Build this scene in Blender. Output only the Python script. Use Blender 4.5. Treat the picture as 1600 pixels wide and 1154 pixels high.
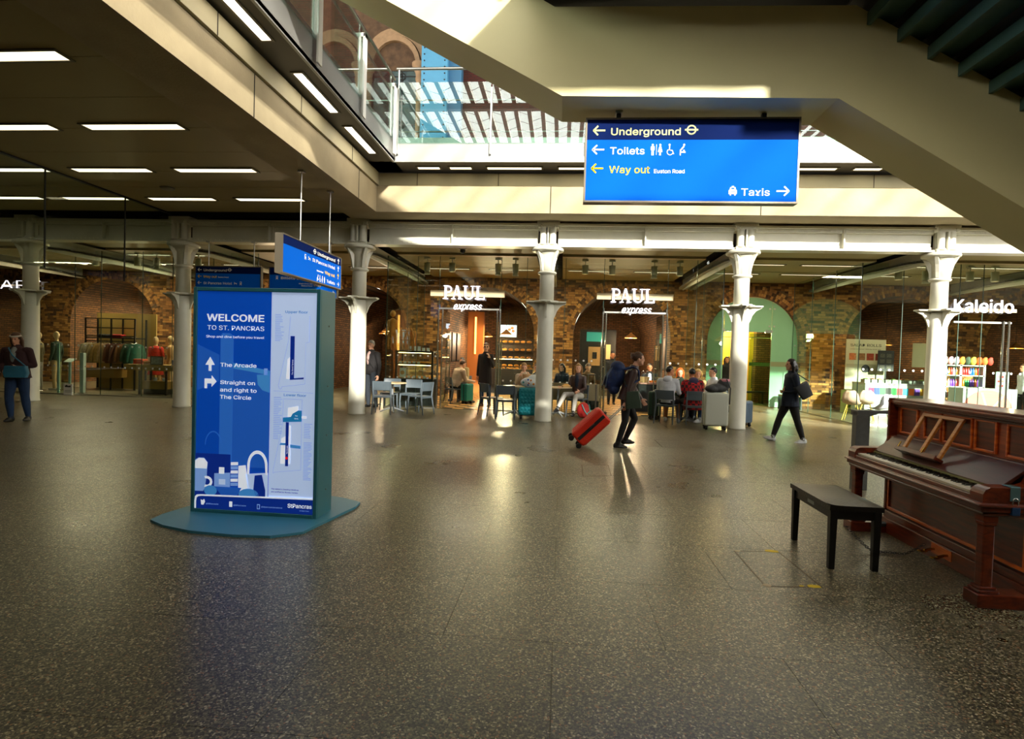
import bpy, bmesh, math, random
from mathutils import Vector, Matrix, Euler
from mathutils.bvhtree import BVHTree
random.seed(7)
for o in list(bpy.data.objects): bpy.data.objects.remove(o)
sc = bpy.context.scene
COL = sc.collection
PI = math.pi
# ---------------------------------------------------------------- camera
F_PX, YAW, PITCH, ROLL, CAM_H = 906.0, .0851, -.0272, .0298, 1.55
_F0 = Vector((-math.sin(YAW), math.cos(YAW), 0)); _R0 = Vector((math.cos(YAW), math.sin(YAW), 0)); _U0 = Vector((0, 0, 1))
CF = _F0*math.cos(PITCH) + _U0*math.sin(PITCH); _U1 = _U0*math.cos(PITCH) - _F0*math.sin(PITCH)
CR = _R0*math.cos(ROLL) + _U1*math.sin(ROLL); CU = _U1*math.cos(ROLL) - _R0*math.sin(ROLL)
CAMP = Vector((0, 0, CAM_H))
cd = bpy.data.cameras.new('camera'); cam = bpy.data.objects.new('camera', cd); COL.objects.link(cam)
cd.sensor_width = 36; cd.lens = F_PX*36/1600; cd.clip_start = .05; cd.clip_end = 300
m = Matrix((CR, CU, -CF)).transposed().to_4x4(); m.translation = CAMP; cam.matrix_world = m
sc.camera = cam
def _ray(x, y): return CF*F_PX + CR*(x-800) + CU*(577-y)
def gp(x, y, z=0.0):                 # photo point on the level z
    d = _ray(x, y); return CAMP + d*((z-CAM_H)/d.z)
def py(x, y, Y):                     # photo point on the plane at depth Y
    d = _ray(x, y); return CAMP + d*(Y/d.y)
# ---------------------------------------------------------------- world, sun, exposure
W = bpy.data.worlds.new('sky'); sc.world = W; W.use_nodes = True
wn = W.node_tree; wn.nodes.clear()
wo = wn.nodes.new('ShaderNodeOutputWorld'); wb = wn.nodes.new('ShaderNodeBackground')
wb.inputs[0].default_value = (1.0, .98, .91, 1); wb.inputs[1].default_value = 6.0
wn.links.new(wb.outputs[0], wo.inputs[0])
sl = bpy.data.lights.new('sun', 'SUN'); sun = bpy.data.objects.new('sun', sl); COL.objects.link(sun)
sl.energy = 26; sl.color = (1, .95, .82); sl.angle = .035
SUN_DIR = Vector((-.42, 1, -.43)).normalized()
sun.rotation_euler = SUN_DIR.to_track_quat('-Z', 'Y').to_euler()
sun.location = (5, -10, 14)
sc.view_settings.view_transform = 'Standard'; sc.view_settings.look = 'None'
sc.view_settings.exposure = 0.28; sc.view_settings.gamma = 1.0; sc.view_settings.use_curve_mapping = False
sc.cycles.max_bounces = 8; sc.cycles.transparent_max_bounces = 16; sc.cycles.diffuse_bounces = 4
sc.cycles.glossy_bounces = 4; sc.cycles.sample_clamp_indirect = 6; sc.cycles.caustics_reflective = False; sc.cycles.caustics_refractive = False
# ---------------------------------------------------------------- materials
def srgb(h):
    if not isinstance(h, str): return tuple(h[:3])
    v = [int(h[i:i+2], 16)/255 for i in (0, 2, 4)]
    return tuple(c/12.92 if c <= .04045 else ((c+.055)/1.055)**2.4 for c in v)
MATS = {}
def mat(name, col, rough=.6, metal=0.0, vary=0.0, scale=8.0, bump=0.0, bscale=None, emit=0.0, spec=.5, coat=0.0, stretch=None):
    if name in MATS: return MATS[name]
    M = bpy.data.materials.new(name); M.use_nodes = True; nt = M.node_tree; b = nt.nodes['Principled BSDF']
    c = srgb(col); b.inputs['Base Color'].default_value = (*c, 1)
    b.inputs['Roughness'].default_value = rough; b.inputs['Metallic'].default_value = metal
    b.inputs['Specular IOR Level'].default_value = spec; b.inputs['Coat Weight'].default_value = coat
    M.diffuse_color = (*c, 1)
    if emit:
        b.inputs['Emission Color'].default_value = (*c, 1); b.inputs['Emission Strength'].default_value = emit
    if vary or bump:
        g = nt.nodes.new('ShaderNodeTexCoord'); mp = nt.nodes.new('ShaderNodeMapping'); nt.links.new(g.outputs['Object'], mp.inputs[0])
        if stretch: mp.inputs['Scale'].default_value = stretch
        n = nt.nodes.new('ShaderNodeTexNoise'); n.inputs['Scale'].default_value = scale; n.inputs['Detail'].default_value = 6
        nt.links.new(mp.outputs[0], n.inputs['Vector'])
        if vary:
            r = nt.nodes.new('ShaderNodeValToRGB'); r.color_ramp.elements[0].position = .25; r.color_ramp.elements[1].position = .75
            r.color_ramp.elements[0].color = (*[x*(1-vary) for x in c], 1); r.color_ramp.elements[1].color = (*[min(1, x*(1+vary)) for x in c], 1)
            nt.links.new(n.outputs['Fac'], r.inputs[0]); nt.links.new(r.outputs[0], b.inputs['Base Color'])
        if bump:
            n2 = n
            if bscale:
                n2 = nt.nodes.new('ShaderNodeTexNoise'); n2.inputs['Scale'].default_value = bscale; nt.links.new(mp.outputs[0], n2.inputs['Vector'])
            bp = nt.nodes.new('ShaderNodeBump'); bp.inputs['Strength'].default_value = bump; bp.inputs['Distance'].default_value = .01
            nt.links.new(n2.outputs['Fac'], bp.inputs['Height']); nt.links.new(bp.outputs[0], b.inputs['Normal'])
    MATS[name] = M; return M
def glass_mat(name, tint=(.93, .98, .95), refl=1.0, rough=0.0):
    if name in MATS: return MATS[name]
    M = bpy.data.materials.new(name); M.use_nodes = True; nt = M.node_tree; nt.nodes.clear()
    o = nt.nodes.new('ShaderNodeOutputMaterial'); mx = nt.nodes.new('ShaderNodeMixShader'); t = nt.nodes.new('ShaderNodeBsdfTransparent')
    g = nt.nodes.new('ShaderNodeBsdfGlossy'); fr = nt.nodes.new('ShaderNodeFresnel'); fr.inputs[0].default_value = 1.5
    ml = nt.nodes.new('ShaderNodeMath'); ml.operation = 'MULTIPLY'; ml.inputs[1].default_value = refl; ml.use_clamp = True
    t.inputs[0].default_value = (*tint, 1); g.inputs['Roughness'].default_value = rough
    gb = nt.nodes.new('ShaderNodeNewGeometry'); mi_ = nt.nodes.new('ShaderNodeMapRange'); mi_.inputs[3].default_value = 1.5; mi_.inputs[4].default_value = 1/1.5
    nt.links.new(gb.outputs['Backfacing'], mi_.inputs[0]); nt.links.new(mi_.outputs[0], fr.inputs[0])
    nt.links.new(fr.outputs[0], ml.inputs[0]); nt.links.new(ml.outputs[0], mx.inputs[0]); nt.links.new(t.outputs[0], mx.inputs[1])
    nt.links.new(g.outputs[0], mx.inputs[2]); nt.links.new(mx.outputs[0], o.inputs[0]); MATS[name] = M; return M
def emis(name, col, s):
    return mat(name, col, emit=s)
# island-random ramp (bricks, tiles)
def ramp_mat(name, stops, rough=.8, bump=.3, bscale=60, noise=.35, nscale=3.0, src='island', spec=.3):
    M = bpy.data.materials.new(name); M.use_nodes = True; nt = M.node_tree; b = nt.nodes['Principled BSDF']
    b.inputs['Roughness'].default_value = rough; b.inputs['Specular IOR Level'].default_value = spec
    g = nt.nodes.new('ShaderNodeNewGeometry'); r = nt.nodes.new('ShaderNodeValToRGB'); r.color_ramp.interpolation = 'LINEAR'
    e = r.color_ramp.elements
    for i, (p, c) in enumerate(stops):
        k = e[i] if i < 2 else e.new(p)
        k.position = p; k.color = (*srgb(c), 1)
    nt.links.new(g.outputs['Random Per Island'], r.inputs[0])
    n = nt.nodes.new('ShaderNodeTexNoise'); n.inputs['Scale'].default_value = nscale; n.inputs['Detail'].default_value = 5
    tc = nt.nodes.new('ShaderNodeTexCoord'); nt.links.new(tc.outputs['Object'], n.inputs['Vector'])
    mx = nt.nodes.new('ShaderNodeMix'); mx.data_type = 'RGBA'; mx.blend_type = 'MULTIPLY'; mx.inputs[0].default_value = noise
    nt.links.new(r.outputs[0], mx.inputs[6]); nt.links.new(n.outputs['Fac'], mx.inputs[7]); nt.links.new(mx.outputs[2], b.inputs['Base Color'])
    n2 = nt.nodes.new('ShaderNodeTexNoise'); n2.inputs['Scale'].default_value = bscale; nt.links.new(tc.outputs['Object'], n2.inputs['Vector'])
    bp = nt.nodes.new('ShaderNodeBump'); bp.inputs['Strength'].default_value = bump; bp.inputs['Distance'].default_value = .006
    nt.links.new(n2.outputs['Fac'], bp.inputs['Height']); nt.links.new(bp.outputs[0], b.inputs['Normal'])
    MATS[name] = M; return M
# ---------------------------------------------------------------- mesh helpers
class MB:
    def __init__(s): s.v = []; s.f = []; s.m = []; s.sm = []
    def add(s, vs, fs, mi=0, M=None, smooth=False):
        n = len(s.v)
        s.v += [tuple(M @ Vector(p)) for p in vs] if M else [tuple(p) for p in vs]
        s.f += [tuple(i+n for i in q) for q in fs]; s.m += [mi]*len(fs); s.sm += [smooth]*len(fs); return s
    def box(s, a, b, mi=0, M=None):
        (x0, y0, z0), (x1, y1, z1) = a, b
        if x0 > x1: x0, x1 = x1, x0
        if y0 > y1: y0, y1 = y1, y0
        if z0 > z1: z0, z1 = z1, z0
        return s.add([(x0,y0,z0),(x1,y0,z0),(x1,y1,z0),(x0,y1,z0),(x0,y0,z1),(x1,y0,z1),(x1,y1,z1),(x0,y1,z1)],
                     [(3,2,1,0),(4,5,6,7),(0,1,5,4),(1,2,6,5),(2,3,7,6),(3,0,4,7)], mi, M)
    def cbox(s, c, d, mi=0, M=None):
        return s.box((c[0]-d[0]/2, c[1]-d[1]/2, c[2]-d[2]/2), (c[0]+d[0]/2, c[1]+d[1]/2, c[2]+d[2]/2), mi, M)
    def tube(s, p0, p1, r0, r1=None, n=12, mi=0, M=None, smooth=True):
        p0 = Vector(p0); p1 = Vector(p1); r1 = r0 if r1 is None else r1; d = (p1-p0).normalized()
        a = d.orthogonal().normalized(); b = d.cross(a); vs = []
        for p, r in ((p0, r0), (p1, r1)):
            for i in range(n):
                t = 2*PI*i/n; vs.append(p+(a*math.cos(t)+b*math.sin(t))*r)
        s.add(vs, [(i, (i+1)%n, n+(i+1)%n, n+i) for i in range(n)], mi, M, smooth)
        return s.add(vs, [tuple(range(n-1,-1,-1)), tuple(range(n,2*n))], mi, M)
    def path(s, pts, r, n=8, mi=0, M=None):
        pts = [Vector(p) for p in pts]; rs = r if isinstance(r, (list, tuple)) else [r]*len(pts); vs = []; a = None
        for i, p in enumerate(pts):
            d = (pts[min(i+1, len(pts)-1)]-pts[max(i-1, 0)]).normalized()
            a = (d.orthogonal() if a is None else (a-d*a.dot(d))).normalized(); b = d.cross(a)
            for k in range(n):
                t = 2*PI*k/n; vs.append(p+(a*math.cos(t)+b*math.sin(t))*rs[i])
        fs = [(i*n+k, i*n+(k+1)%n, (i+1)*n+(k+1)%n, (i+1)*n+k) for i in range(len(pts)-1) for k in range(n)]
        s.add(vs, fs, mi, M, True); L = (len(pts)-1)*n
        return s.add(vs, [tuple(range(n-1,-1,-1)), tuple(range(L, L+n))], mi, M)
    def lathe(s, prof, c=(0,0,0), n=20, mi=0, M=None, smooth=True):
        vs = []
        for r, z in prof:
            for i in range(n):
                t = 2*PI*i/n; vs.append((c[0]+r*math.cos(t), c[1]+r*math.sin(t), c[2]+z))
        fs = [(j*n+i, j*n+(i+1)%n, (j+1)*n+(i+1)%n, (j+1)*n+i) for j in range(len(prof)-1) for i in range(n)]
        s.add(vs, fs, mi, M, smooth); L = (len(prof)-1)*n; k = len(s.v)-len(vs)
        if prof[0][0] > 1e-4: s.f.append(tuple(k+i for i in range(n-1,-1,-1))); s.m.append(mi); s.sm.append(False)
        if prof[-1][0] > 1e-4: s.f.append(tuple(k+L+i for i in range(n))); s.m.append(mi); s.sm.append(False)
        return s
    def ball(s, c, r, nu=14, nv=9, mi=0, M=None):
        r = (r, r, r) if not isinstance(r, (tuple, list)) else r; vs = [(c[0], c[1], c[2]-r[2])]
        for j in range(1, nv):
            a = -PI/2+PI*j/nv
            for i in range(nu):
                t = 2*PI*i/nu; vs.append((c[0]+r[0]*math.cos(a)*math.cos(t), c[1]+r[1]*math.cos(a)*math.sin(t), c[2]+r[2]*math.sin(a)))
        vs.append((c[0], c[1], c[2]+r[2])); T = len(vs)-1
        fs = [(0, 1+(i+1)%nu, 1+i) for i in range(nu)]
        for j in range(nv-2):
            fs += [(1+j*nu+i, 1+j*nu+(i+1)%nu, 1+(j+1)*nu+(i+1)%nu, 1+(j+1)*nu+i) for i in range(nu)]
        fs += [(T, 1+(nv-2)*nu+i, 1+(nv-2)*nu+(i+1)%nu) for i in range(nu)]
        return s.add(vs, fs, mi, M, True)
    def prism(s, poly, d0, d1, ax='y', mi=0, M=None, smooth=False):      # poly in the two other axes
        def P(u, w, d): return {'x': (d, u, w), 'y': (u, d, w), 'z': (u, w, d)}[ax]
        n = len(poly); vs = [P(u, w, d0) for u, w in poly]+[P(u, w, d1) for u, w in poly]
        s.add(vs, [tuple(range(n)), tuple(range(2*n-1, n-1, -1))], mi, M)
        return s.add(vs, [(i, n+i, n+(i+1)%n, (i+1)%n) for i in range(n)], mi, M, smooth)
    def loft(s, rings, mi=0, M=None, smooth=True, cap=True):
        n = len(rings[0]); vs = [p for r in rings for p in r]
        s.add(vs, [(j*n+i, j*n+(i+1)%n, (j+1)*n+(i+1)%n, (j+1)*n+i) for j in range(len(rings)-1) for i in range(n)], mi, M, smooth)
        if cap: s.add(vs, [tuple(range(n-1,-1,-1)), tuple(range(len(vs)-n, len(vs)))], mi, M)
        return s
    def mesh(s, name, mats):
        me = bpy.data.meshes.new(name); me.from_pydata(s.v, [], s.f)
        for mm in (mats if isinstance(mats, (list, tuple)) else [mats]): me.materials.append(mm)
        me.polygons.foreach_set('material_index', s.m); me.polygons.foreach_set('use_smooth', s.sm)
        bm = bmesh.new(); bm.from_mesh(me)
        if len(bm.verts) < 60000: bmesh.ops.recalc_face_normals(bm, faces=bm.faces)
        bm.to_mesh(me); bm.free(); me.update(); return me
    def build(s, name, mats, parent=None, loc=(0,0,0), rz=0.0, bevel=0.0, seg=2):
        o = bpy.data.objects.new(name, s.mesh(name, mats)); COL.objects.link(o); o.location = loc; o.rotation_euler.z = rz
        if parent: o.parent = parent
        if bevel:
            b = o.modifiers.new('bevel', 'BEVEL'); b.width = bevel; b.segments = seg; b.limit_method = 'ANGLE'; b.angle_limit = .6
        return o
def tag(o, label=None, cat=None, group=None, kind=None):
    if label: o['label'] = label
    if cat: o['category'] = cat
    if group: o['group'] = group
    if kind: o['kind'] = kind
    return o
def thing(name, loc=(0,0,0), rz=0.0, label=None, cat=None, group=None):
    o = bpy.data.objects.new(name, None); COL.objects.link(o); o.location = loc; o.rotation_euler = (0, 0, rz); o.empty_display_size = .2
    return tag(o, label, cat, group)
def struct(o): o['kind'] = 'structure'; return o
def copy_tree(o, parent=None):
    c = o.copy(); COL.objects.link(c); c.parent = parent
    for ch in list(o.children): copy_tree(ch, c)
    return c
def share(name, me, parent, loc=(0,0,0), rot=(0,0,0), scale=None):
    o = bpy.data.objects.new(name, me); COL.objects.link(o); o.parent = parent; o.location = loc; o.rotation_euler = rot
    if scale: o.scale = scale
    return o
try:                                  # the sans typeface that ships with Blender
    import os
    FONT = bpy.data.fonts.load(os.path.join(bpy.utils.system_resource('DATAFILES'), 'fonts', 'Inter.woff2'))
except Exception: FONT = None
# text -> mesh; local x right, z up, faces -y
def text_mesh(txt, size, depth=.004, bold=0.0, shear=0.0, align='LEFT', sp=1.0):
    cu = bpy.data.curves.new('t', 'FONT')
    if FONT: cu.font = FONT
    cu.body = txt; cu.size = size; cu.extrude = depth/2; cu.offset = bold*size*.7; cu.shear = shear
    cu.align_x = align; cu.space_character = sp; cu.resolution_u = 3
    ob = bpy.data.objects.new('t', cu); COL.objects.link(ob)
    dg = bpy.context.evaluated_depsgraph_get(); me = bpy.data.meshes.new_from_object(ob.evaluated_get(dg))
    bpy.data.objects.remove(ob); bpy.data.curves.remove(cu)
    me.transform(Matrix.Rotation(PI/2, 4, 'X')); return me
def text(name, txt, size, mt, parent, loc, rz=0.0, width=None, **k):
    me = text_mesh(txt, size, **k)
    if width:
        xs = [v.co.x for v in me.vertices]; s = width/(max(xs)-min(xs)); me.transform(Matrix.Diagonal((s, 1, 1, 1)))
    me.materials.clear(); me.materials.append(mt)
    o = bpy.data.objects.new(name, me); COL.objects.link(o); o.parent = parent; o.location = loc; o.rotation_euler.z = rz; return o
# ================================================================ materials of the place
CONC = mat('concrete', 'a8997a', .85, vary=.16, scale=1.6, bump=.25, bscale=30)
CEILP = mat('ceiling_panel', '9a8a5c', .55, vary=.06, scale=.8)
IRON = mat('cream_iron_paint', 'd6d4c4', .38, vary=.04, scale=5, bump=.12, bscale=18)
DARK = mat('dark_void', '14120d', .9)
BLACKM = mat('black_metal', '0b0b0b', .4)
STEEL = mat('brushed_steel', 'a9a9a4', .32, metal=1.0, vary=.08, scale=30, stretch=(1, 1, 12))
FASC = mat('fascia_metal', '9c9c99', .42, metal=.35, vary=.05, scale=1.2)
STAIRP = mat('stair_paint', 'cfc592', .5, vary=.05, scale=1.0)
TREADM = mat('tread_green_steel', '3c5a52', .5)
MORTAR = mat('mortar', '57432a', .95, vary=.2, scale=10)
BRICK = ramp_mat('stock_brick', [(0, '3a2417'), (1, 'b98a4c'), (.18, '5c3a1e'), (.45, '8a5e30'), (.75, 'a5743a')], bscale=70)
REDBRICK = mat('red_brick', '6f2f22', .85, vary=.3, scale=7, bump=.3, bscale=50)
STONE = mat('carved_stone', '8f7458', .85, vary=.2, scale=6, bump=.4, bscale=14)
GLASS = glass_mat('shop_glass', (.90, .96, .92), 1.0)
GLASSB = glass_mat('balustrade_glass', (.80, .92, .88), 2.2)
GEDGE = mat('glass_edge', '1c3a2e', .3)
LAMP = emis('lamp_diffuser', 'fff0c8', 2.3)
LAMPC = emis('lamp_diffuser_cool', 'fff4e4', 9.0)
LTRIM = mat('light_trim', '6b6450', .5)
CHROME = mat('chrome', 'c8c8c4', .15, metal=1.0)
YC = 13.52
XC = [-13.34, -9.3, -4.87, -.4, 3.99, 8.2]
# ---------------------------------------------------------------- floor: slabs over a bed
def terrazzo():
    M = bpy.data.materials.new('terrazzo'); M.use_nodes = True; nt = M.node_tree; b = nt.nodes['Principled BSDF']; L = nt.links.new
    g = nt.nodes.new('ShaderNodeNewGeometry'); oi = nt.nodes.new('ShaderNodeObjectInfo')
    v = nt.nodes.new('ShaderNodeTexVoronoi'); v.inputs['Scale'].default_value = 120; L(g.outputs['Position'], v.inputs['Vector'])
    s = nt.nodes.new('ShaderNodeSeparateColor'); L(v.outputs['Color'], s.inputs[0])
    r = nt.nodes.new('ShaderNodeValToRGB'); r.color_ramp.interpolation = 'CONSTANT'; e = r.color_ramp.elements
    for i, (p, c) in enumerate([(0, '26241a'), (.22, '454131'), (.5, '676148'), (.76, '8c8465'), (.92, 'c4b896'), (.97, '9c6e4a')]):
        k = e[i] if i < 2 else e.new(p)
        k.position = p; k.color = (*srgb(c), 1)
    L(s.outputs[0], r.inputs[0])
    n = nt.nodes.new('ShaderNodeTexNoise'); n.inputs['Scale'].default_value = .9; n.inputs['Detail'].default_value = 4; L(g.outputs['Position'], n.inputs['Vector'])
    a = nt.nodes.new('ShaderNodeMath'); a.operation = 'ADD'; L(oi.outputs['Random'], a.inputs[0]); L(g.outputs['Random Per Island'], a.inputs[1])
    fr = nt.nodes.new('ShaderNodeMath'); fr.operation = 'FRACT'; L(a.outputs[0], fr.inputs[0])
    mr = nt.nodes.new('ShaderNodeMapRange'); L(fr.outputs[0], mr.inputs[0]); mr.inputs[3].default_value = .86; mr.inputs[4].default_value = 1.03
    mr2 = nt.nodes.new('ShaderNodeMapRange'); L(n.outputs['Fac'], mr2.inputs[0]); mr2.inputs[1].default_value = .3; mr2.inputs[2].default_value = .7; mr2.inputs[3].default_value = .85; mr2.inputs[4].default_value = 1.1
    mu = nt.nodes.new('ShaderNodeMath'); mu.operation = 'MULTIPLY'; L(mr.outputs[0], mu.inputs[0]); L(mr2.outputs[0], mu.inputs[1])
    mx = nt.nodes.new('ShaderNodeMix'); mx.data_type = 'RGBA'; mx.blend_type = 'MULTIPLY'; mx.inputs[0].default_value = 1
    L(r.outputs[0], mx.inputs[6]); L(mu.outputs[0], mx.inputs[7]); L(mx.outputs[2], b.inputs['Base Color'])
    mr3 = nt.nodes.new('ShaderNodeMapRange'); L(n.outputs['Fac'], mr3.inputs[0]); mr3.inputs[3].default_value = .2; mr3.inputs[4].default_value = .42
    L(mr3.outputs[0], b.inputs['Roughness']); b.inputs['Specular IOR Level'].default_value = .55
    return M
TERR = terrazzo()
JOINT = mat('floor_joint', '565039', .9)
floor = struct(MB().box((-26, -14, -.2), (26, 32, -.004)).build('floor', JOINT))
TW, TD, J = 1.2, .9, .0014
tiles = []
for j in range(-1, 25):
    for i in range(-20, 19):
        x0 = i*TW+(TW/2 if j % 2 else 0); tiles.append((x0, j*TD+.4))
def seen(t):
    c = Vector((t[0]+TW/2, t[1]+TD/2, 0))-CAMP; zf = c.dot(CF)
    if zf < .8: return -1
    u = c.dot(CR)/zf*F_PX; w = -c.dot(CU)/zf*F_PX
    return 1/zf if abs(u) < 930 and w < 700 else -1
tiles.sort(key=seen, reverse=True)
tmesh = MB().box((J, J, -.02), (TW-J, TD-J, 0)).mesh('floor_slab', TERR)
for t in tiles[:290]: share('floor_slab', tmesh, floor, (t[0], t[1], 0))
fb = MB()
for t in tiles[290:]: fb.box((t[0]+J, t[1]+J, -.02), (t[0]+TW-J, t[1]+TD-J, 0))
tag(fb.build('floor_slabs_far', TERR, floor), kind='stuff')
# ---------------------------------------------------------------- brick wall with arches
YW = 20.0
ARCH = [(-21.0, 1.62), (-16.5, 1.65), (-11.7, 1.62), (-7.1, 1.62), (-2.6, 1.62), (2.0, 1.64), (6.34, 1.5), (10.9, 1.6), (15.2, 1.6)]
SPR = 2.2
def arch_pts(c, r, n=24): return [(c+r*math.cos(PI-PI*i/n), SPR+r*math.sin(PI-PI*i/n)) for i in range(n+1)]
wb_ = MB(); xs = -24.0
for c, r in ARCH+[(99, 0)]:
    xe = min(c-r, 18.0)
    wb_.box((xs, YW+.012, 0), (xe, YW+.55, 4.6))
    if c < 50:
        p = arch_pts(c, r)
        wb_.prism(p+[(c+r, 4.6), (c-r, 4.6)], YW+.012, YW+.55)
    xs = c+r
wall_back = struct(wb_.build('wall_back', MORTAR))
bb = MB(); BL, BH, JT = .225, .068, .011
row = 0; z = .02
def blocked(x, z):
    for c, r in ARCH:
        if z < SPR:
            if abs(x-c) < r: return True
        elif math.hypot(x-c, z-SPR) < r+.345: return True
    return False
while z < 4.15:
    x = -20.5-(BL/2 if row % 2 else 0)
    while x < 17.0:
        x1 = x+(BL if (int(x*7)+row) % 3 else BL/2)
        a, b = x, x1
        if z < SPR:
            for c, r in ARCH:
                if a < c-r < b: b = c-r
                if a < c+r < b: a = c+r
        if b-a > .03 and not blocked((a+b)/2, z+BH/2):
            d = random.uniform(-.004, .006); y0 = YW+d
            bb.add([(a,y0,z),(b,y0,z),(b,y0,z+BH),(a,y0,z+BH),(a,YW+.03,z),(b,YW+.03,z),(b,YW+.03,z+BH),(a,YW+.03,z+BH)], [(0,1,2,3),(0,4,5,1),(1,5,6,2),(2,6,7,3),(3,7,4,0)])
        x = x1+JT
    z += BH+JT; row += 1
for c, r in ARCH:                        # three rings of headers over each arch
    for k in range(3):
        ra = r+.004+k*.114; n = int(PI*(ra+.05)/.079)
        for i in range(n):
            t0 = PI*(i+.07)/n; t1 = PI*(i+.93)/n; y0 = YW+random.uniform(-.004, .006)
            q = [(c+R*math.cos(t), SPR+R*math.sin(t)) for R, t in ((ra, t0), (ra+.104, t0), (ra+.104, t1), (ra, t1))]
            bb.add([(u, y0, w) for u, w in q]+[(u, YW+.03, w) for u, w in q], [(0,1,2,3),(0,4,5,1),(1,5,6,2),(2,6,7,3),(3,7,4,0)])
tag(bb.build('brickwork', BRICK, wall_back), kind='stuff')
def brick_tex(name, c1, c2, mo, sc_=1.0, axis='xz'):
    M = bpy.data.materials.new(name); M.use_nodes = True; nt = M.node_tree; b = nt.nodes['Principled BSDF']; b.inputs['Roughness'].default_value = .85
    tc = nt.nodes.new('ShaderNodeTexCoord'); sp = nt.nodes.new('ShaderNodeSeparateXYZ'); cb = nt.nodes.new('ShaderNodeCombineXYZ')
    nt.links.new(tc.outputs['Object'], sp.inputs[0]); nt.links.new(sp.outputs['XYZ'.index(axis[0].upper())], cb.inputs[0]); nt.links.new(sp.outputs['XYZ'.index(axis[1].upper())], cb.inputs[1])
    bt = nt.nodes.new('ShaderNodeTexBrick'); bt.inputs['Scale'].default_value = sc_; bt.inputs['Color1'].default_value = (*srgb(c1), 1); bt.inputs['Color2'].default_value = (*srgb(c2), 1)
    bt.inputs['Mortar'].default_value = (*srgb(mo), 1); bt.inputs['Mortar Size'].default_value = .012; bt.inputs['Brick Width'].default_value = .235; bt.inputs['Row Height'].default_value = .079
    nt.links.new(cb.outputs[0], bt.inputs[0]); nt.links.new(bt.outputs[0], b.inputs['Base Color'])
    bp = nt.nodes.new('ShaderNodeBump'); bp.inputs['Strength'].default_value = .6; bp.inputs['Distance'].default_value = .01; bp.invert = True
    nt.links.new(bt.outputs['Fac'], bp.inputs['Height']); nt.links.new(bp.outputs[0], b.inputs['Normal']); return M
BRICKY = brick_tex('tunnel_brick', '7a5026', '4d2f18', '2e2013', axis='yz')
BRICKX = brick_tex('rear_brick', '6b4422', '47290f', '2a1d10', axis='xz')
# vaulted rooms behind the arches
YB = 27.5
for k, (c, r) in enumerate(ARCH):
    r_ = r-.008; p = [(c-r_, 0)]+arch_pts(c, r_)+[(c+r_, 0)]
    q = MB(); n = len(p)
    depth = YB if k != 6 else 24.0
    q.add([(u, YW+.55, w) for u, w in p]+[(u, depth, w) for u, w in p], [(i, i+1, n+i+1, n+i) for i in range(n-1)])
    q.add([(u*1, YW+.0, w) for u, w in p]+[(u, YW+.55, w) for u, w in p], [(i, i+1, n+i+1, n+i) for i in range(n-1)])
    q.add([(u, depth, w) for u, w in p], [tuple(range(n))], 1)
    o = struct(q.build('wall_vault_%d' % (k+1), [BRICKY, BRICKX]))
# ---------------------------------------------------------------- columns
def make_column():
    t = thing('iron_column', cat='column', group='cream iron columns')
    MB().lathe([(.205, 0), (.205, .03), (.195, .05), (.19, 1.2), (.183, 2.5), (.18, 2.72)], n=28).build('shaft', IRON, t)
    br = MB()                                   # bracket collar: plate with four curved ribs
    br.lathe([(.18, 2.74), (.30, 2.75), (.30, 2.79), (.17, 2.8)], n=28)
    for k in range(4):
        M = Matrix.Rotation(k*PI/2, 4, 'Z')
        rib = [(.16, 2.36), (.2, 2.42), (.25, 2.56), (.33, 2.67), (.46, 2.735), (.46, 2.775), (.15, 2.775)]
        br.prism(rib, -.022, .022, 'y', M=M)
        br.box((.1, -.11, 2.752), (.46, .11, 2.785), M=M)
    br.build('bracket_collar', IRON, t, bevel=.006, seg=1)
    MB().lathe([(.168, 2.8), (.165, 3.36), (.165, 3.4), (.2, 3.41), (.215, 3.43), (.215, 3.45), (.185, 3.47)], n=28).build('upper_shaft', IRON, t)
    cp = MB()
    cp.lathe([(.16, 3.46), (.16, 3.78), (.2, 3.84), (.2, 3.86), (.25, 3.88), (.25, 3.9), (.31, 3.92), (.36, 3.93), (.37, 3.96), (.36, 4.0), (.3, 4.02), (.1, 4.03)], n=28)
    for k in range(4):
        M = Matrix.Rotation(k*PI/2+PI/4, 4, 'Z')
        cp.prism([(.15, 3.46), (.19, 3.48), (.205, 3.6), (.25, 3.76), (.34, 3.93), (.15, 3.95)], -.035, .035, 'y', M=M)
    cp.build('capital', IRON, t)
    hd = MB()                                   # stub between capital and concrete beam
    hd.cbox((0, 0, 4.045), (.44, .44, .05)); hd.cbox((0, 0, 4.5), (.46, .46, .1)); hd.cbox((0, -.12, 4.26), (.03, .26, .4))
    for s in (-1, 1): hd.lathe([(.1, 4.06), (.1, 4.09), (.075, 4.1), (.075, 4.43), (.09, 4.46)], (s*.11, -.16, 0), 16)
    hd.cbox((0, 0, 4.26), (.3, .1, .42)); hd.cbox((0, .05, 4.58), (.52, .52, .08))
    hd.build('head_stub', IRON, t)
    bt = MB()
    for s in (-1, 1):
        for q in (-.16, .16):
            bt.ball((s*.19, q, 4.08), .022, 6, 4); bt.ball((s*.15, -.235, 4.49+q*.15), .016, 6, 4)
    bt.build('bolts', IRON, t); return t
colp = make_column()
CL = ['iron column beside the woman with the blue shoulder bag', 'iron column behind the welcome totem, next to the red dress mannequin', 'iron column with the grey cafe chairs at its foot',
      'iron column beside the turquoise suitcase', 'iron column behind the white suitcase', 'iron column behind the piano, beside the Kaleido lettering']
for i, x in enumerate(XC):
    c = colp if i == 0 else copy_tree(colp)
    c.location = (x, YC, 0); c['label'] = 'cream '+CL[i]
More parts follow.
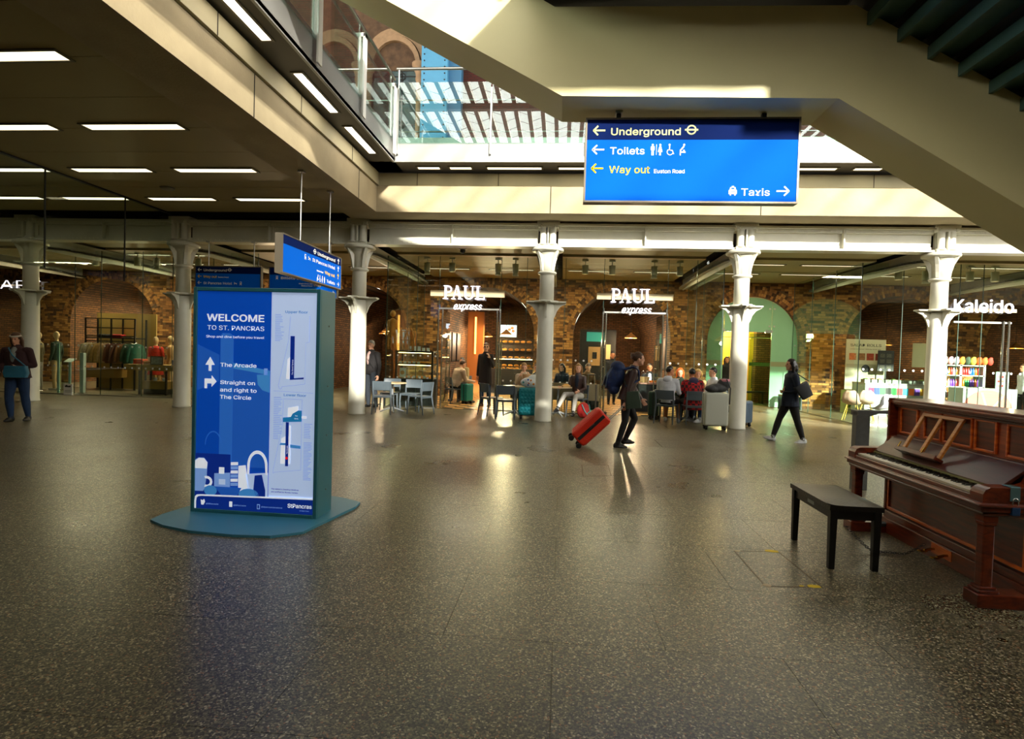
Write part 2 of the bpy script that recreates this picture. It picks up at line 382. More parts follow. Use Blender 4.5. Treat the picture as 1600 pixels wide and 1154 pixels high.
# ---------------------------------------------------------------- girders along and across
def girder(name, x0, x1):
    g = struct(MB().box((x0, YC-.02, 4.05), (x1, YC+.02, 4.52)).build(name, IRON))
    MB().box((x0, YC-.17, 4.50), (x1, YC+.17, 4.55)).box((x0, YC-.10, 4.42), (x1, YC-.02, 4.5)).build('top_flange', IRON, g)
    MB().box((x0, YC-.17, 4.02), (x1, YC+.17, 4.06)).box((x0, YC-.045, 4.06), (x1, YC-.02, 4.14)).build('bottom_flange', IRON, g)
    st = MB(); n = max(1, round((x1-x0)/2.2))
    for k in range(1, n):
        x = x0+(x1-x0)*k/n; st.box((x-.075, YC-.035, 4.06), (x+.075, YC-.02, 4.5)); st.box((x-.012, YC-.15, 4.06), (x+.012, YC-.03, 4.5))
    st.build('stiffener', IRON, g)
    rv = MB(); x = x0+.05
    rm = MB().ball((0, 0, 0), .014, 5, 4)
    while x < x1-.03:
        for zz, yy in ((4.46, YC-.1), (4.1, YC-.045)):
            rv.add([(px+x, py_+yy, pz+zz) for px, py_, pz in rm.v], rm.f)
        x += .11
    for k in range(1, n):
        xx = x0+(x1-x0)*k/n
        for s in (-.05, .05):
            for q in range(4): rv.add([(px+xx+s, py_+YC-.035, pz+4.14+q*.1) for px, py_, pz in rm.v], rm.f)
    tag(rv.build('rivets', IRON, g), kind='stuff'); return g
ends = [-22]+XC+[16]
for i in range(len(ends)-1): girder('trim_%d' % (i+1), ends[i]+(.23 if i else 0), ends[i+1]-.23)
for i, x in enumerate(XC+[-17.7, 12.5]):      # riveted ribs running back to the wall
    g = MB().box((x-.02, YC+.2, 3.85), (x+.02, YW+.3, 4.2))
    zs = [(YC+.2, 3.86), (YC+1, 3.93), (YC+3.2, 3.98), (YC+5.5, 3.93), (YW+.2, 3.86)]
    for s in (0, 1):
        g.prism([(y, zz) for y, zz in zs]+[(y, zz+.06) for y, zz in reversed(zs)], x-.14, x+.14, 'x')
    o = struct(g.build('trim_%d' % (20+i), IRON))
    rv = MB()
    for s in (-1, 1):
        y = YC+.3
        while y < YW:
            for q in range(2): rv.add([(px+x+s*(.05+.06*q), py_+y+.04*q, pz+3.925+.05*math.sin(PI*(y-YC)/6.6)-.07+.0) for px, py_, pz in rm_.v] if False else [(px+x+s*.14, py_+y, pz+3.9+.07*math.sin(PI*(y-YC)/6.6)+.035*q) for px, py_, pz in MB().ball((0,0,0), .013, 4, 3).v], MB().ball((0,0,0), .013, 4, 3).f)
            y += .12
    tag(rv.build('rivets', IRON, o), kind='stuff')
# ---------------------------------------------------------------- ceilings
struct(MB().box((-24, 13.4, 4.62), (18, 28, 4.9)).build('ceiling_slab', DARK))
edges = [-24, -17.7]+XC+[12.5, 18]
for i in range(len(edges)-1):
    par = struct(MB().box((edges[i]+.34, 13.75, 4.2), (edges[i+1]-.34, 15.4, 4.24)).build('ceiling_bay_%d' % (i+1), CEILP))
    for a, b in ((15.48, 17.5), (17.58, 20.02)):
        MB().box((edges[i]+.34, a, 4.15), (edges[i+1]-.34, b, 4.24)).build('panel', CEILP, par)
cl = struct(MB().box((-26, .8, 4.72), (-4.9, 13.35, 4.9)).build('ceiling_left', DARK))
for j in range(1, 7):
    MB().box((-26, j*2+.005-1, 4.66), (-5.02, j*2+.995-1+.005, 4.74)).build('panel', CEILP, cl)
    MB().box((-26, j*2+1.01-1, 4.66), (-5.02, min(j*2+1.995-1, 13.2), 4.74)).build('panel', CEILP, cl)
# ---------------------------------------------------------------- concrete beams round the void, soffits, fascias
R_X = 26.0
struct(MB().box((-4.2, 12.62, 4.6), (R_X, 14.0, 5.17)).build('trim_40', CONC))
struct(MB().box((-5.0, -8, 4.6), (-4.2, 14.0, 5.17)).build('trim_41', CONC))
struct(MB().box((-4.16, 12.66, 5.19), (R_X, 13.9, 5.46)).build('trim_42', mat('beam_panel', 'b0a684', .7, vary=.06, scale=2)))
struct(MB().box((-4.9, -8, 5.19), (-4.16, 13.9, 5.46)).build('trim_43', MATS['beam_panel']))
js = MB()
for x in [-3.3, -1.5, .45, 2.4, 4.35, 6.3, 8.2]: js.box((x-.006, 12.655, 5.19), (x+.006, 12.665, 5.46))
for y in (2.2, 4.4, 6.6, 8.8, 11.0): js.box((-4.165, y-.006, 5.19), (-4.155, y+.006, 5.46))
struct(js.build('trim_44', DARK))
jb = MB()
for x in (-.35, 4.05, 8.4): jb.box((x-.008, 12.614, 4.6), (x+.008, 12.625, 5.17))
for y in (7.5, 11.5): jb.box((-4.205, y-.008, 4.6), (-4.195, y+.008, 5.17))
struct(jb.build('trim_45', DARK))
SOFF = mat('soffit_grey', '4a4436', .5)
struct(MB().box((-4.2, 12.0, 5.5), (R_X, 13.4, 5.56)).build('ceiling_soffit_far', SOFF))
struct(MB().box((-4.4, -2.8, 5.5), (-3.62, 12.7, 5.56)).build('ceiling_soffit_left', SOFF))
MB_f = MB().box((-3.66, 11.96, 5.48), (R_X, 12.0, 5.98)); ff = struct(MB_f.build('trim_46', FASC))
fl = struct(MB().box((-3.66, -8, 5.48), (-3.62, 11.96, 5.98)).build('trim_47', FASC))
ZU = 5.98
struct(MB().box((-3.7, 12.0, 5.56), (R_X, 20.6, 5.94)).box((-26, .8, 5.56), (-3.66, 20.6, 5.94)).build('floor_upper', CONC))
struct(MB().box((-26, -14, 4.62), (R_X, .8, 5.94)).build('ceiling_near', CONC))
struct(MB().box((-26, -14.5, 0), (R_X, -14, 6)).build('wall_near', CONC)); struct(MB().box((-26.4, -14, 0), (-26, 32, 5.9)).build('wall_left', CONC)); struct(MB().box((R_X, -14, 0), (R_X+.4, 32, 5.9)).build('wall_right', CONC))
# glass balustrades
def pane(name, a, b, mt, parent):
    return MB().box(a, b).build(name, mt, parent)
bal = thing('glass_balustrade', (0, 11.94, ZU), 0, 'glass balustrade on the far upper edge with thin steel posts', 'balustrade')
X = -3.55; k = 0
while X < 12:
    pane('pane', (X+.01, -.012, -.12), (X+1.93, .0, 1.12), GLASSB, bal)
    MB().box((X-.018, -.045, -.36), (X+.018, .01, 1.0)).box((X-.018, .01, -.3), (X+.018, .03, -.05)).build('post', STEEL, bal, bevel=.004, seg=1); X += 1.95
MB().tube((-3.6, 0, 1.4), (12, 0, 1.4), .03).build('top_rail', STEEL, bal)
for zz in (.8, .15): MB().tube((-3.6, .1, zz), (12, .1, zz), .016, n=8).build('rail', STEEL, bal)
for X in (-3.55, 0.35, 4.25, 8.15): MB().tube((X, .02, .95), (X, 0, 1.4), .015, n=8).build('rail_bracket', STEEL, bal)
ball_ = thing('glass_balustrade', (-3.6, 0, ZU), 0, 'glass balustrade on the side upper edge with broad white post plates', 'balustrade')
WPL = mat('post_plate', 'efeee8', .4)
for y in (11.75, 9.9, 8.05, 6.2, 4.35):
    w = MB().box((.03, y-.07, -.42), (.06, y+.07, 1.0)).box((-.1, y-.07, .93), (.06, y+.07, 1.0)).build('post', WPL, ball_, bevel=.004, seg=1)
    MB().tube((-.06, y, 0), (-.06, y, 1.22), .014, n=8).build('rod', STEEL, ball_)
for y in (10.0, 8.15, 6.3, 4.45, 2.6): pane('pane', (0, y+.02, -.1), (.012, y+1.73, 1.1), GLASSB, ball_)
MB().box((-.012, 2.6, 1.1), (.03, 11.8, 1.13)).build('top_rail', STEEL, ball_)
MB().tube((-.1, 2.6, .95), (-.1, 11.8, .95), .022, n=10).build('rail', STEEL, ball_)
# ---------------------------------------------------------------- upper station wall behind the void
uw = struct(MB().box((-24, 20.6, 5.9), (20, 21.4, 22)).build('wall_upper', brick_tex('upper_brick', '551c12', '3d150e', '2c1611', axis='xz')))
def gothic(cx, hw, z0, zs):
    t = struct(thing('window_%d' % (int((cx+30)*3)), (cx, 20.6, 0)))
    n = 14
    def ring(r0, r1, y0, y1, mt, name):
        q = MB()
        for i in range(n):
            a0 = PI*i/n; a1 = PI*(i+1)/n
            pts = [(r0*math.cos(a0), zs+1.15*r0*math.sin(a0)), (r1*math.cos(a0), zs+1.15*r1*math.sin(a0)), (r1*math.cos(a1), zs+1.15*r1*math.sin(a1)), (r0*math.cos(a1), zs+1.15*r0*math.sin(a1))]
            q.prism(pts, y0, y1)
        q.build(name, mt, t)
    ring(hw, hw+.16, -.25, .1, STONE, 'arch_moulding'); ring(hw+.2, hw+.42, -.16, .1, STONE, 'arch_moulding'); 
    pl = [(hw*math.cos(PI*i/n), zs+1.15*hw*math.sin(PI*i/n)) for i in range(n+1)]+[(-hw, z0), (hw, z0)]
    MB().prism(pl, -.06, -.05).build('pane', mat('sky_window', '9fc6d8', .05, metal=.9), t)
    lead = MB()
    for x in (-hw*.33, hw*.33): lead.box((x-.02, -.09, z0), (x+.02, -.06, zs+hw*.9))
    zz = z0
    while zz < zs+.3:
        lead.box((-hw, -.09, zz-.02), (hw, -.06, zz+.02))
        for x in (-hw*.33, hw*.33):
            lead.path([(x+.12*math.cos(a*PI/5), -.085, zz+.12*math.sin(a*PI/5)) for a in range(11)], .018, 5)
        zz += .85
    lead.build('leading', BLACKM, t)
    for s in (-1, 1):
        MB().lathe([(.13, z0), (.13, zs-.55), (.16, zs-.5), (.16, zs-.44), (.14, zs-.4), (.17, zs-.25), (.27, zs-.05), (.29, zs), (.29, zs+.07)], (s*(hw+.16), -.22, 0), 14).build('colonnette', STONE, t)
for cx, hw, z0, zs in ((-6.25, .78, 6.2, 11.6), (-8.45, .78, 6.2, 11.6), (-10.65, .78, 6.2, 11.6)): gothic(cx, hw, z0, zs)
struct(MB().box((-11.9, 20.5, 11.5), (-5.25, 20.65, 14.5)).build('trim_52', mat('carved_panel', '4e3a28', .9, vary=.5, scale=4, bump=1, bscale=6)))
bt_ = struct(thing('trim_50', (-4.55, 20.6, 0)))
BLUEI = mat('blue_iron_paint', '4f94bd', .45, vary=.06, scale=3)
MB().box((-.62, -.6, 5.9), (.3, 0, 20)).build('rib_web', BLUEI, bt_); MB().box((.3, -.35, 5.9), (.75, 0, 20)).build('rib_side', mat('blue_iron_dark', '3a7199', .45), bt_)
rv = MB()
for zz in range(60):
    for x in (-.52, .2): rv.ball((x, -.6, 6.1+zz*.22), .03, 5, 4)
tag(rv.build('rivets', BLACKM, bt_), kind='stuff')
oc = struct(thing('trim_51', (-12.2, 20.6, 0)))        # carved band and pointed arch left of the windows
MB().box((-4, -.22, 8.6), (2.6, 0, 9.5)).build('carved_band', mat('carved_band', '6d5c40', .9, vary=.5, scale=9, bump=1, bscale=9), oc); MB().box((-4, -.3, 9.5), (2.6, 0, 9.62)).build('string_course', STONE, oc)
q = MB()
for i in range(10):
    a0 = i/10*1.2; a1 = (i+1)/10*1.2
    for s in (-1, 1):
        f_ = lambda a, r: (s*(1.3-r*math.cos(a))*1.0, 9.62+r*math.sin(a))
        q.prism([f_(a0, 2.2), f_(a0, 2.36), f_(a1, 2.36), f_(a1, 2.2)], -.2, 0)
q.build('pointed_arch', STONE, oc)
for x in (1.6, 4.2, 7.4, 10.6): struct(MB().box((x-.22, 20.3, 5.9), (x+.22, 20.6, 20)).build('trim_%d' % (60+int(x)), mat('pier_brick', '5a2418', .85, vary=.2, scale=8)))
# ---------------------------------------------------------------- glazed shed roof high overhead (seen in the balustrade glass)
rf = struct(thing('roof_shed', (0, 0, 17)))
RIB = mat('roof_rib', '5e4a3a', .7)
MB().box((-26, -2.5, .2), (26, 24, .5)).build('added_shade_deck', mat('added_shade_deck', '8a8274', .8), rf)  # unseen solid deck added to keep sun off the upper wall
rmesh = MB().box((-.13, -60, -.15), (.13, 14, .15)).mesh('rib', RIB)
for i in range(-24, 27): share('rib', rmesh, rf, (i*.85, 0, 0))
zz = MB()
for i in range(-24, 26):
    for j in range(-38, 6): 
        x = i*.85; y = j*1.5
        zz.add([(x+.13, y, 0), (x+.72, y+.5*(1 if i % 2 else -1), 0), (x+.72, y+.5*(1 if i % 2 else -1)+.07, 0), (x+.13, y+.07, 0)], [(0,1,2,3)])
tag(zz.build('glazing_bars', RIB, rf), kind='stuff')
for y in (-40, -26, -12, 2): MB().box((-20, y-.2, -.5), (22, y+.2, -.15)).build('purlin', RIB, rf)
# ---------------------------------------------------------------- stair on a box spine with cantilevered treads
st = struct(thing('stair_spine', (0, 6.5, 0)))
bot = [(-4.2, 6.62), (-.09, 4.41), (2.84, 4.36), (8.0, 1.25)]
top = [(-4.6, 7.95), (-.2, 5.38), (2.98, 5.33), (8.4, 2.18)]
MB().prism([bot[0], bot[1], top[1], top[0]], 0, .72).build('upper_flight_box', STAIRP, st)
MB().prism([bot[1], bot[2], top[2], top[1]], 0, .72).build('landing_box', STAIRP, st)
MB().prism([bot[2], bot[3], top[3], top[2]], 0, .72).build('lower_flight_box', STAIRP, st)
tm = MB().box((-.16, -1.5, -.03), (.16, 1.8, .03)).box((-.16, -1.5, -.1), (-.12, 1.8, -.03)).mesh('tread', TREADM); tm1 = MB().box((-.16, -.3, -.03), (.16, 1.8, .03)).box((-.16, -.3, -.1), (-.12, 1.8, -.03)).mesh('tread', TREADM)
for k in range(14):
    s = k*.31; share('tread', tm1, st, (-.55-s, -.0, 5.68+s*.565))
    share('tread', tm, st, (3.25+s, -.0, 5.22-s*.585))
MB().box((-.5, -2.4, 5.5), (3.1, 1.8, 5.66)).box((3.1, -2.4, 5.3), (4.3, -1.5, 5.66)).build('landing_slab', mat('stair_dark', '2e2a20', .6), st)  # near strip and deep overhang added to shade the landing face
for s, (xa, za, xb, zb) in (('a', (-4.9, 8.2, -.45, 5.62)), ('b', (3.0, 5.45, 7.6, 2.74))):
    MB().prism([(xa, za+.02), (xb, zb+.02), (xb, zb+.14), (xa, za+.14)], -1.5 if s == 'b' else -.3, 1.8).build('flight_deck', MATS['stair_dark'], st)
    MB().prism([(xa, za-(.3 if s == 'b' else 0)), (xb, zb-(.3 if s == 'b' else 0)), (xb, zb+.3), (xa, za+.3)], -1.56 if s == 'b' else -.36, -1.5 if s == 'b' else -.3).build('stringer', MATS['stair_dark'], st)  # lower stringer deepened to give its shadow a straight edge
# ================================================================ signs
SBLUE = mat('sign_blue', '0458c4', .7, spec=.03); SNAVY = mat('sign_navy', '071848', .7, spec=.03); SWHITE = mat('sign_white', 'd8dad8', .6, spec=.2); SYEL = mat('sign_yellow', 'd8b400', .7, spec=.1)
SFRAME = mat('sign_frame', '5d564a', .4, metal=.5)
def poly(name, pts, mt, parent, y=-.003, t=.003):
    return MB().prism(pts, y-t, y).build(name, mt, parent)
def arrow(parent, x, z, s, mt, d, y):             # open arrow: shaft and two barbs
    a = {'l': PI, 'r': 0, 'u': PI/2}[d]; M = Matrix.Translation((x, y, z)) @ Matrix.Rotation(-a, 4, 'Y')
    w = s*.13; q = MB()
    q.box((-s*.5, -.004, -w/2), (s*.48, 0, w/2), M=M)
    for sg in (-1, 1):
        B = M @ Matrix.Translation((s*.5, 0, 0)) @ Matrix.Rotation(sg*PI/4, 4, 'Y')
        q.box((-s*.55, -.004, -w/2), (w*.1, 0, w/2), M=B)
    return q.build('arrow', mt, parent)
def roundel(parent, x, z, r, mt, y):
    q = MB(); n = 20
    for i in range(n):
        a, b = 2*PI*i/n, 2*PI*(i+1)/n
        q.prism([(x+R*math.cos(t), z+R*math.sin(t)) for R, t in ((r*.72, a), (r, a), (r, b), (r*.72, b))], y-.004, y)
    q.box((x-r*1.35, y-.005, z-r*.17), (x+r*1.35, y, z+r*.17)); return q.build('roundel', mt, parent)
def person_icon(parent, x, z, s, mt, y, kind):
    q = MB(); c = [(x+.09*s*math.cos(i*PI/5), z+.42*s+.09*s*math.sin(i*PI/5)) for i in range(10)]
    if kind == 'man':
        q.prism(c, y-.004, y); q.box((x-.11*s, y-.004, z-.05*s), (x+.11*s, y, z+.3*s)); q.box((x-.1*s, y-.004, z-.5*s), (x-.015*s, y, z)); q.box((x+.015*s, y-.004, z-.5*s), (x+.1*s, y, z))
        q.box((x-.17*s, y-.004, z-.05*s), (x-.12*s, y, z+.28*s)); q.box((x+.12*s, y-.004, z-.05*s), (x+.17*s, y, z+.28*s))
    elif kind == 'woman':
        q.prism(c, y-.004, y); q.prism([(x-.07*s, z+.3*s), (x+.07*s, z+.3*s), (x+.2*s, z-.2*s), (x-.2*s, z-.2*s)], y-.004, y); q.box((x-.08*s, y-.004, z-.5*s), (x-.015*s, y, z-.2*s)); q.box((x+.015*s, y-.004, z-.5*s), (x+.08*s, y, z-.2*s))
    elif kind == 'chair':
        q.prism([(p-.08*s, w) for p, w in c], y-.004, y); q.box((x-.12*s, y-.004, z-.1*s), (x-.03*s, y, z+.3*s)); q.box((x-.1*s, y-.004, z-.1*s), (x+.2*s, y, z-.02*s)); q.prism([(x+.14*s, z-.1*s), (x+.2*s, z-.05*s), (x+.34*s, z-.38*s), (x+.26*s, z-.4*s)], y-.004, y)
        for i in range(12):
            a, b = [2.2+4.2*k/12 for k in (i, i+1)]
            q.prism([(x-.02*s+R*s*math.cos(t), z-.2*s+R*s*math.sin(t)) for R, t in ((.22, a), (.29, a), (.29, b), (.22, b))], y-.004, y)
    elif kind == 'change':
        q.prism([(p+.1*s, w) for p, w in c], y-.004, y); q.prism([(x+.02*s, z+.32*s), (x+.14*s, z+.26*s), (x-.14*s, z-.1*s), (x-.24*s, z-.02*s)], y-.004, y); q.box((x-.26*s, y-.004, z-.5*s), (x-.16*s, y, z)); q.box((x-.16*s, y-.004, z-.28*s), (x+.24*s, y, z-.16*s)); q.ball((x+.1*s, y, z-.08*s), (.09*s, .002, .09*s), 8, 5)
    elif kind == 'taxi':
        q.prism([(x-.36*s, z-.3*s), (x+.36*s, z-.3*s), (x+.36*s, z+.05*s), (x+.28*s, z+.12*s), (x+.22*s, z+.34*s), (x-.22*s, z+.34*s), (x-.28*s, z+.12*s), (x-.36*s, z+.05*s)], y-.004, y)
        q.box((x-.1*s, y-.004, z+.36*s), (x+.1*s, y, z+.44*s)); q.box((x-.26*s, y-.004, z-.42*s), (x-.14*s, y, z-.28*s)); q.box((x+.14*s, y-.004, z-.42*s), (x+.26*s, y, z-.28*s))
        k = q.build('icon', mt, parent); MB().box((x-.13*s, y-.006, z+.14*s), (x+.13*s, y-.003, z+.27*s)).box((x-.2*s, y-.006, z-.1*s), (x+.2*s, y-.003, z-.04*s)).build('icon_cutout', SBLUE, parent); return k
    elif kind == 'bed':
        q.box((x-.3*s, y-.004, z-.3*s), (x-.24*s, y, z+.25*s)); q.box((x-.3*s, y-.004, z-.14*s), (x+.3*s, y, z+.02*s)); q.box((x+.24*s, y-.004, z-.3*s), (x+.3*s, y, z+.05*s)); q.ball((x-.15*s, y, z+.1*s), (.08*s, .002, .08*s), 8, 5)
    elif kind == 'train':
        q.box((x-.2*s, y-.004, z-.25*s), (x+.2*s, y, z+.35*s)); q.prism([(x-.24*s, z-.42*s), (x-.16*s, z-.42*s), (x-.1*s, z-.25*s), (x-.16*s, z-.25*s)], y-.004, y); q.prism([(x+.24*s, z-.42*s), (x+.16*s, z-.42*s), (x+.1*s, z-.25*s), (x+.16*s, z-.25*s)], y-.004, y)
        k = q.build('icon', mt, parent); MB().box((x-.14*s, y-.006, z+.02*s), (x+.14*s, y-.003, z+.24*s)).build('icon_cutout', SBLUE, parent); return k
    return q.build('icon', mt, parent)
def sign_board(name, w, h, loc, rz, label, band=.25, d=.12):
    t = thing(name, loc, rz, label, 'sign', 'hanging blue direction signs')      # origin: top left front corner
    MB().box((-.02, 0, -h-.02), (w+.02, d, .02)).box((-.02, -.012, -h-.02), (w+.02, 0, -h)).box((-.02, -.012, 0), (w+.02, 0, .02)).box((-.02, -.012, -h), (0, 0, 0)).box((w, -.012, -h), (w+.02, 0, 0)).build('frame', SFRAME, t)
    MB().box((0, -.005, -h), (w, 0, -band*h)).build('blue_panel', SBLUE, t); MB().box((0, -.005, -band*h), (w, 0, 0)).build('navy_panel', SNAVY, t)
    return t
def rods(t, xs, top, y=.06, r=.012):
    for x in xs:
        MB().tube((x, y, .02), (x, y, top), r, n=8).build('hanger_rod', STEEL, t); MB().cbox((x, y, top-.02), (.1, .1, .04)).build('ceiling_plate', STEEL, t)
# ---- big sign under the landing
Y_ = -.0055
bs = sign_board('hanging_sign', 2.37, .93, (.21, 6.86, 4.29), 0, 'large blue sign to Underground, Toilets, Way out and Taxis, hung below the stair')
th = .135; rows = [-.125, -.345, -.56, -.81]; SPALE = mat('sign_pale_yellow', 'c9ca80', .6)
arrow(bs, .14, rows[0], .135, SPALE, 'l', Y_); arrow(bs, .135, rows[1], .135, SWHITE, 'l', Y_); arrow(bs, .13, rows[2], .135, SYEL, 'l', Y_); arrow(bs, 2.22, rows[3], .135, SWHITE, 'r', Y_)
tz = -.052
text('lettering', 'Underground', .155, SPALE, bs, (.265, Y_, rows[0]+tz), width=.79, bold=.012)
text('lettering', 'Toilets', .155, SWHITE, bs, (.265, Y_, rows[1]+tz), width=.395, bold=.012)
text('lettering', 'Way out', .155, SYEL, bs, (.265, Y_, rows[2]+tz), width=.465, bold=.012)
text('lettering', 'Euston Road', .085, SWHITE, bs, (.775, Y_, rows[2]+tz), width=.345, bold=.014)
text('lettering', 'Taxis', .155, SWHITE, bs, (1.76, Y_, rows[3]+tz), width=.315, bold=.012)
roundel(bs, 1.185, rows[0]+.005, .055, SPALE, Y_)
person_icon(bs, .755, rows[1], .13, SWHITE, Y_, 'man'); person_icon(bs, .84, rows[1], .13, SWHITE, Y_, 'woman'); person_icon(bs, .955, rows[1], .13, SWHITE, Y_, 'chair'); person_icon(bs, 1.095, rows[1], .13, SWHITE, Y_, 'change')
MB().box((.795, Y_-.004, rows[1]-.06), (.8, Y_, rows[1]+.06)).build('icon', SWHITE, bs); person_icon(bs, 1.67, rows[3], .125, SWHITE, Y_, 'taxi')
for x in (.36, 2.0):
    MB().cbox((x, .06, .06), (.05, .05, .1)).build('hanger_post', BLACKM, bs); MB().cbox((x, .06, .11), (.08, .12, .05)).build('hanger_shoe', STEEL, bs)
# ---- sign seen end-on along the side beam
pa = py(441, 367, 9.1)
ss = sign_board('hanging_sign', 2.45, .6, (-4.52, 9.0, 3.36), PI/2, 'blue direction sign hung lengthwise from the side beam, text beside upward arrows', .24)
for k, (tx, x, mt_, wd) in enumerate((('Underground', 1.32, SWHITE, .82), ('St Pancras Hotel', 1.1, SWHITE, 1.04), ('Way out', 1.66, SYEL, .48), ('Toilets', 1.75, SWHITE, .4))):
    z_ = -.075-.15*k
    text('lettering', tx, .115, mt_, ss, (x, Y_, z_-.035), width=wd, bold=.012); arrow(ss, 2.31, z_, .1, mt_, 'r' if k == 3 else 'u', Y_)
roundel(ss, 1.2, -.07, .045, SWHITE, Y_); person_icon(ss, .98, -.225, .12, SWHITE, Y_, 'bed'); person_icon(ss, .82, -.225, .12, SWHITE, Y_, 'train')
text('lettering', 'Euston Road', .06, SWHITE, ss, (1.3, Y_, -.41), width=.28, bold=.014)
for j, kd in enumerate(('man', 'woman', 'chair', 'change')): person_icon(ss, 1.65-.1*j, -.525, .12, SWHITE, Y_, kd)
rods(ss, (.75, 2.0), 1.25)
# ---- two signs by the girder
s1 = sign_board('hanging_sign', 1.62, .66, (-8.83, 13.3, 3.42), 0, 'blue sign behind the welcome totem with leftward arrows to Underground and Way out', .24, .08)
for k, (tx, mt_, wd) in enumerate((('Underground', SWHITE, .58), ('Way out', SYEL, .34), ('St Pancras Hotel', SWHITE, .72), ('National Rail', SWHITE, .6))):
    z_ = -.075-.155*k; arrow(s1, .1, z_, .095, mt_, 'l', Y_); text('lettering', tx, .11, mt_, s1, (.19, Y_, z_-.035), width=wd, bold=.012)
roundel(s1, .85, -.07, .04, SWHITE, Y_); text('lettering', 'Euston Road', .055, SWHITE, s1, (.56, Y_, -.26), width=.26, bold=.014); person_icon(s1, 1.0, -.385, .11, SWHITE, Y_, 'bed'); person_icon(s1, 1.13, -.385, .11, SWHITE, Y_, 'train')
rods(s1, (.28, 1.42), .62)
s2 = sign_board('hanging_sign', 1.64, .68, (-6.98, 13.3, 3.42), 0, 'blue sign behind the welcome totem with rightward arrows and Billets International', .24, .08)
for k, (tx, x, mt_, wd) in enumerate((('Tickets', 1.05, SWHITE, .4), ('Billets International', .27, SWHITE, 1.15), ('Way out', 1.08, SYEL, .36))):
    z_ = -.075-.155*k; text('lettering', tx, .11, mt_, s2, (x, Y_, z_-.035), width=wd, bold=.012)
for k, mt_ in enumerate((SWHITE, SWHITE, SYEL, SWHITE)): arrow(s2, 1.54, -.075-.16*k, .095, mt_, 'r', Y_)
text('lettering', "King's Cross and", .05, SWHITE, s2, (.72, Y_, -.375), width=.33, bold=.014); text('lettering', 'Midland Road', .05, SWHITE, s2, (.78, Y_, -.425), width=.27, bold=.014)
person_icon(s2, .18, -.23, .11, SWHITE, Y_, 'train'); 
for j, kd in enumerate(('taxi', 'train', 'chair', 'man', 'bed', 'woman')): person_icon(s2, .62+.13*j, -.56, .1, SWHITE, Y_, kd)
rods(s2, (.25, 1.45), .62)
# ================================================================ welcome totem
TEAL = mat('totem_teal', '2f6d78', .35, vary=.05, scale=3); 
W_, H_, D_ = 1.2, 2.07, .31
to = thing('welcome_totem', (-3.34, 5.02, 0), -.02, 'teal cased information totem reading Welcome to St. Pancras on a curved base plate', 'totem')
bp = [(-.16, -.32), (.05, -.44), (.35, -.53), (.75, -.56), (1.05, -.53), (1.25, -.38), (1.38, .46), (1.36, .63)]
bp2 = bp+[(1.2-x, .31-y) for x, y in bp]
MB().prism(bp2, 0, .022, 'z').build('base_plate', mat('totem_base', '3b7d92', .4, vary=.05, scale=3), to, bevel=.004, seg=1)
MB().box((0, 0, .02), (W_, D_, H_)).build('case', TEAL, to, bevel=.008)
fr = MB()
for a, b in (((0, -.022, .02), (.035, .002, H_)), ((W_-.035, -.022, .02), (W_, .002, H_)), ((.035, -.022, .02), (W_-.035, .002, .055)), ((.035, -.022, H_-.035), (W_-.035, .002, H_))): fr.box(a, b)
fr.build('front_frame', TEAL, to, bevel=.004, seg=1)
for zz in (.25, .75, 1.2, 1.75): MB().tube((W_, .16, zz), (W_+.006, .16, zz), .008, n=8).build('screw', CHROME, to)
x0, x1, z0, z1 = .035, W_-.035, .055, H_-.035; XM = x0+(x1-x0)*.622
def zf(f): return z1-(z1-z0)*f           # fraction from the top
def xf(f): return x0+(x1-x0)*f
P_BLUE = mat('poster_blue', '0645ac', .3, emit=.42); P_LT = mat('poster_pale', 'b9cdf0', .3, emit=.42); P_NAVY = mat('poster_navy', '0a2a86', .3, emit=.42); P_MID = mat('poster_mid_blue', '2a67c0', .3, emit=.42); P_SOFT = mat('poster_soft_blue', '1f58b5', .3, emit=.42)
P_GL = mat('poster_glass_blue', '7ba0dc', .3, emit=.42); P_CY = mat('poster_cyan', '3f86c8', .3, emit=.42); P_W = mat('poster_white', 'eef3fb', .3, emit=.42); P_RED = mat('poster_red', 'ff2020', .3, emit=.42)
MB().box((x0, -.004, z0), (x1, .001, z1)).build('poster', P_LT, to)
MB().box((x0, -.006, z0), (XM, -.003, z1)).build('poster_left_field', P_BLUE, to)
LY = -.0065
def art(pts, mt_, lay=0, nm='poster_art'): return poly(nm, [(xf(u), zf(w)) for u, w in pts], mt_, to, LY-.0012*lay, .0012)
def ell(cx, cz, rx, rz_, n=18, a0=0, a1=2*PI): return [(cx+rx*math.cos(a0+(a1-a0)*i/n), cz+rz_*math.sin(a0+(a1-a0)*i/n)) for i in range(n)]
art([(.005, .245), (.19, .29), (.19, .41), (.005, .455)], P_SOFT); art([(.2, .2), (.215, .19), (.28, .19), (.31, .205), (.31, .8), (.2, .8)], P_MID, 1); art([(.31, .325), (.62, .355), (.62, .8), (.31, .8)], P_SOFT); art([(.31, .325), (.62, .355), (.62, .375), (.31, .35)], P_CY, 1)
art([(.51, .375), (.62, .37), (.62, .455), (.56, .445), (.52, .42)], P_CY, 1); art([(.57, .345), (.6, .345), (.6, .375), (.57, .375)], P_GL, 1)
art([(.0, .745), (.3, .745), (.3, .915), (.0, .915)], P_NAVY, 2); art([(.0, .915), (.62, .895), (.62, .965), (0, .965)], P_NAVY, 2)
art([(0, .775), (.03, .765), (.075, .765), (.105, .785), (.1, .845), (.085, .905), (.07, .92), (0, .92)], P_GL, 3); art([(0, .78), (.03, .768), (.075, .768), (.105, .787), (.1, .815), (0, .815)], P_W, 4)
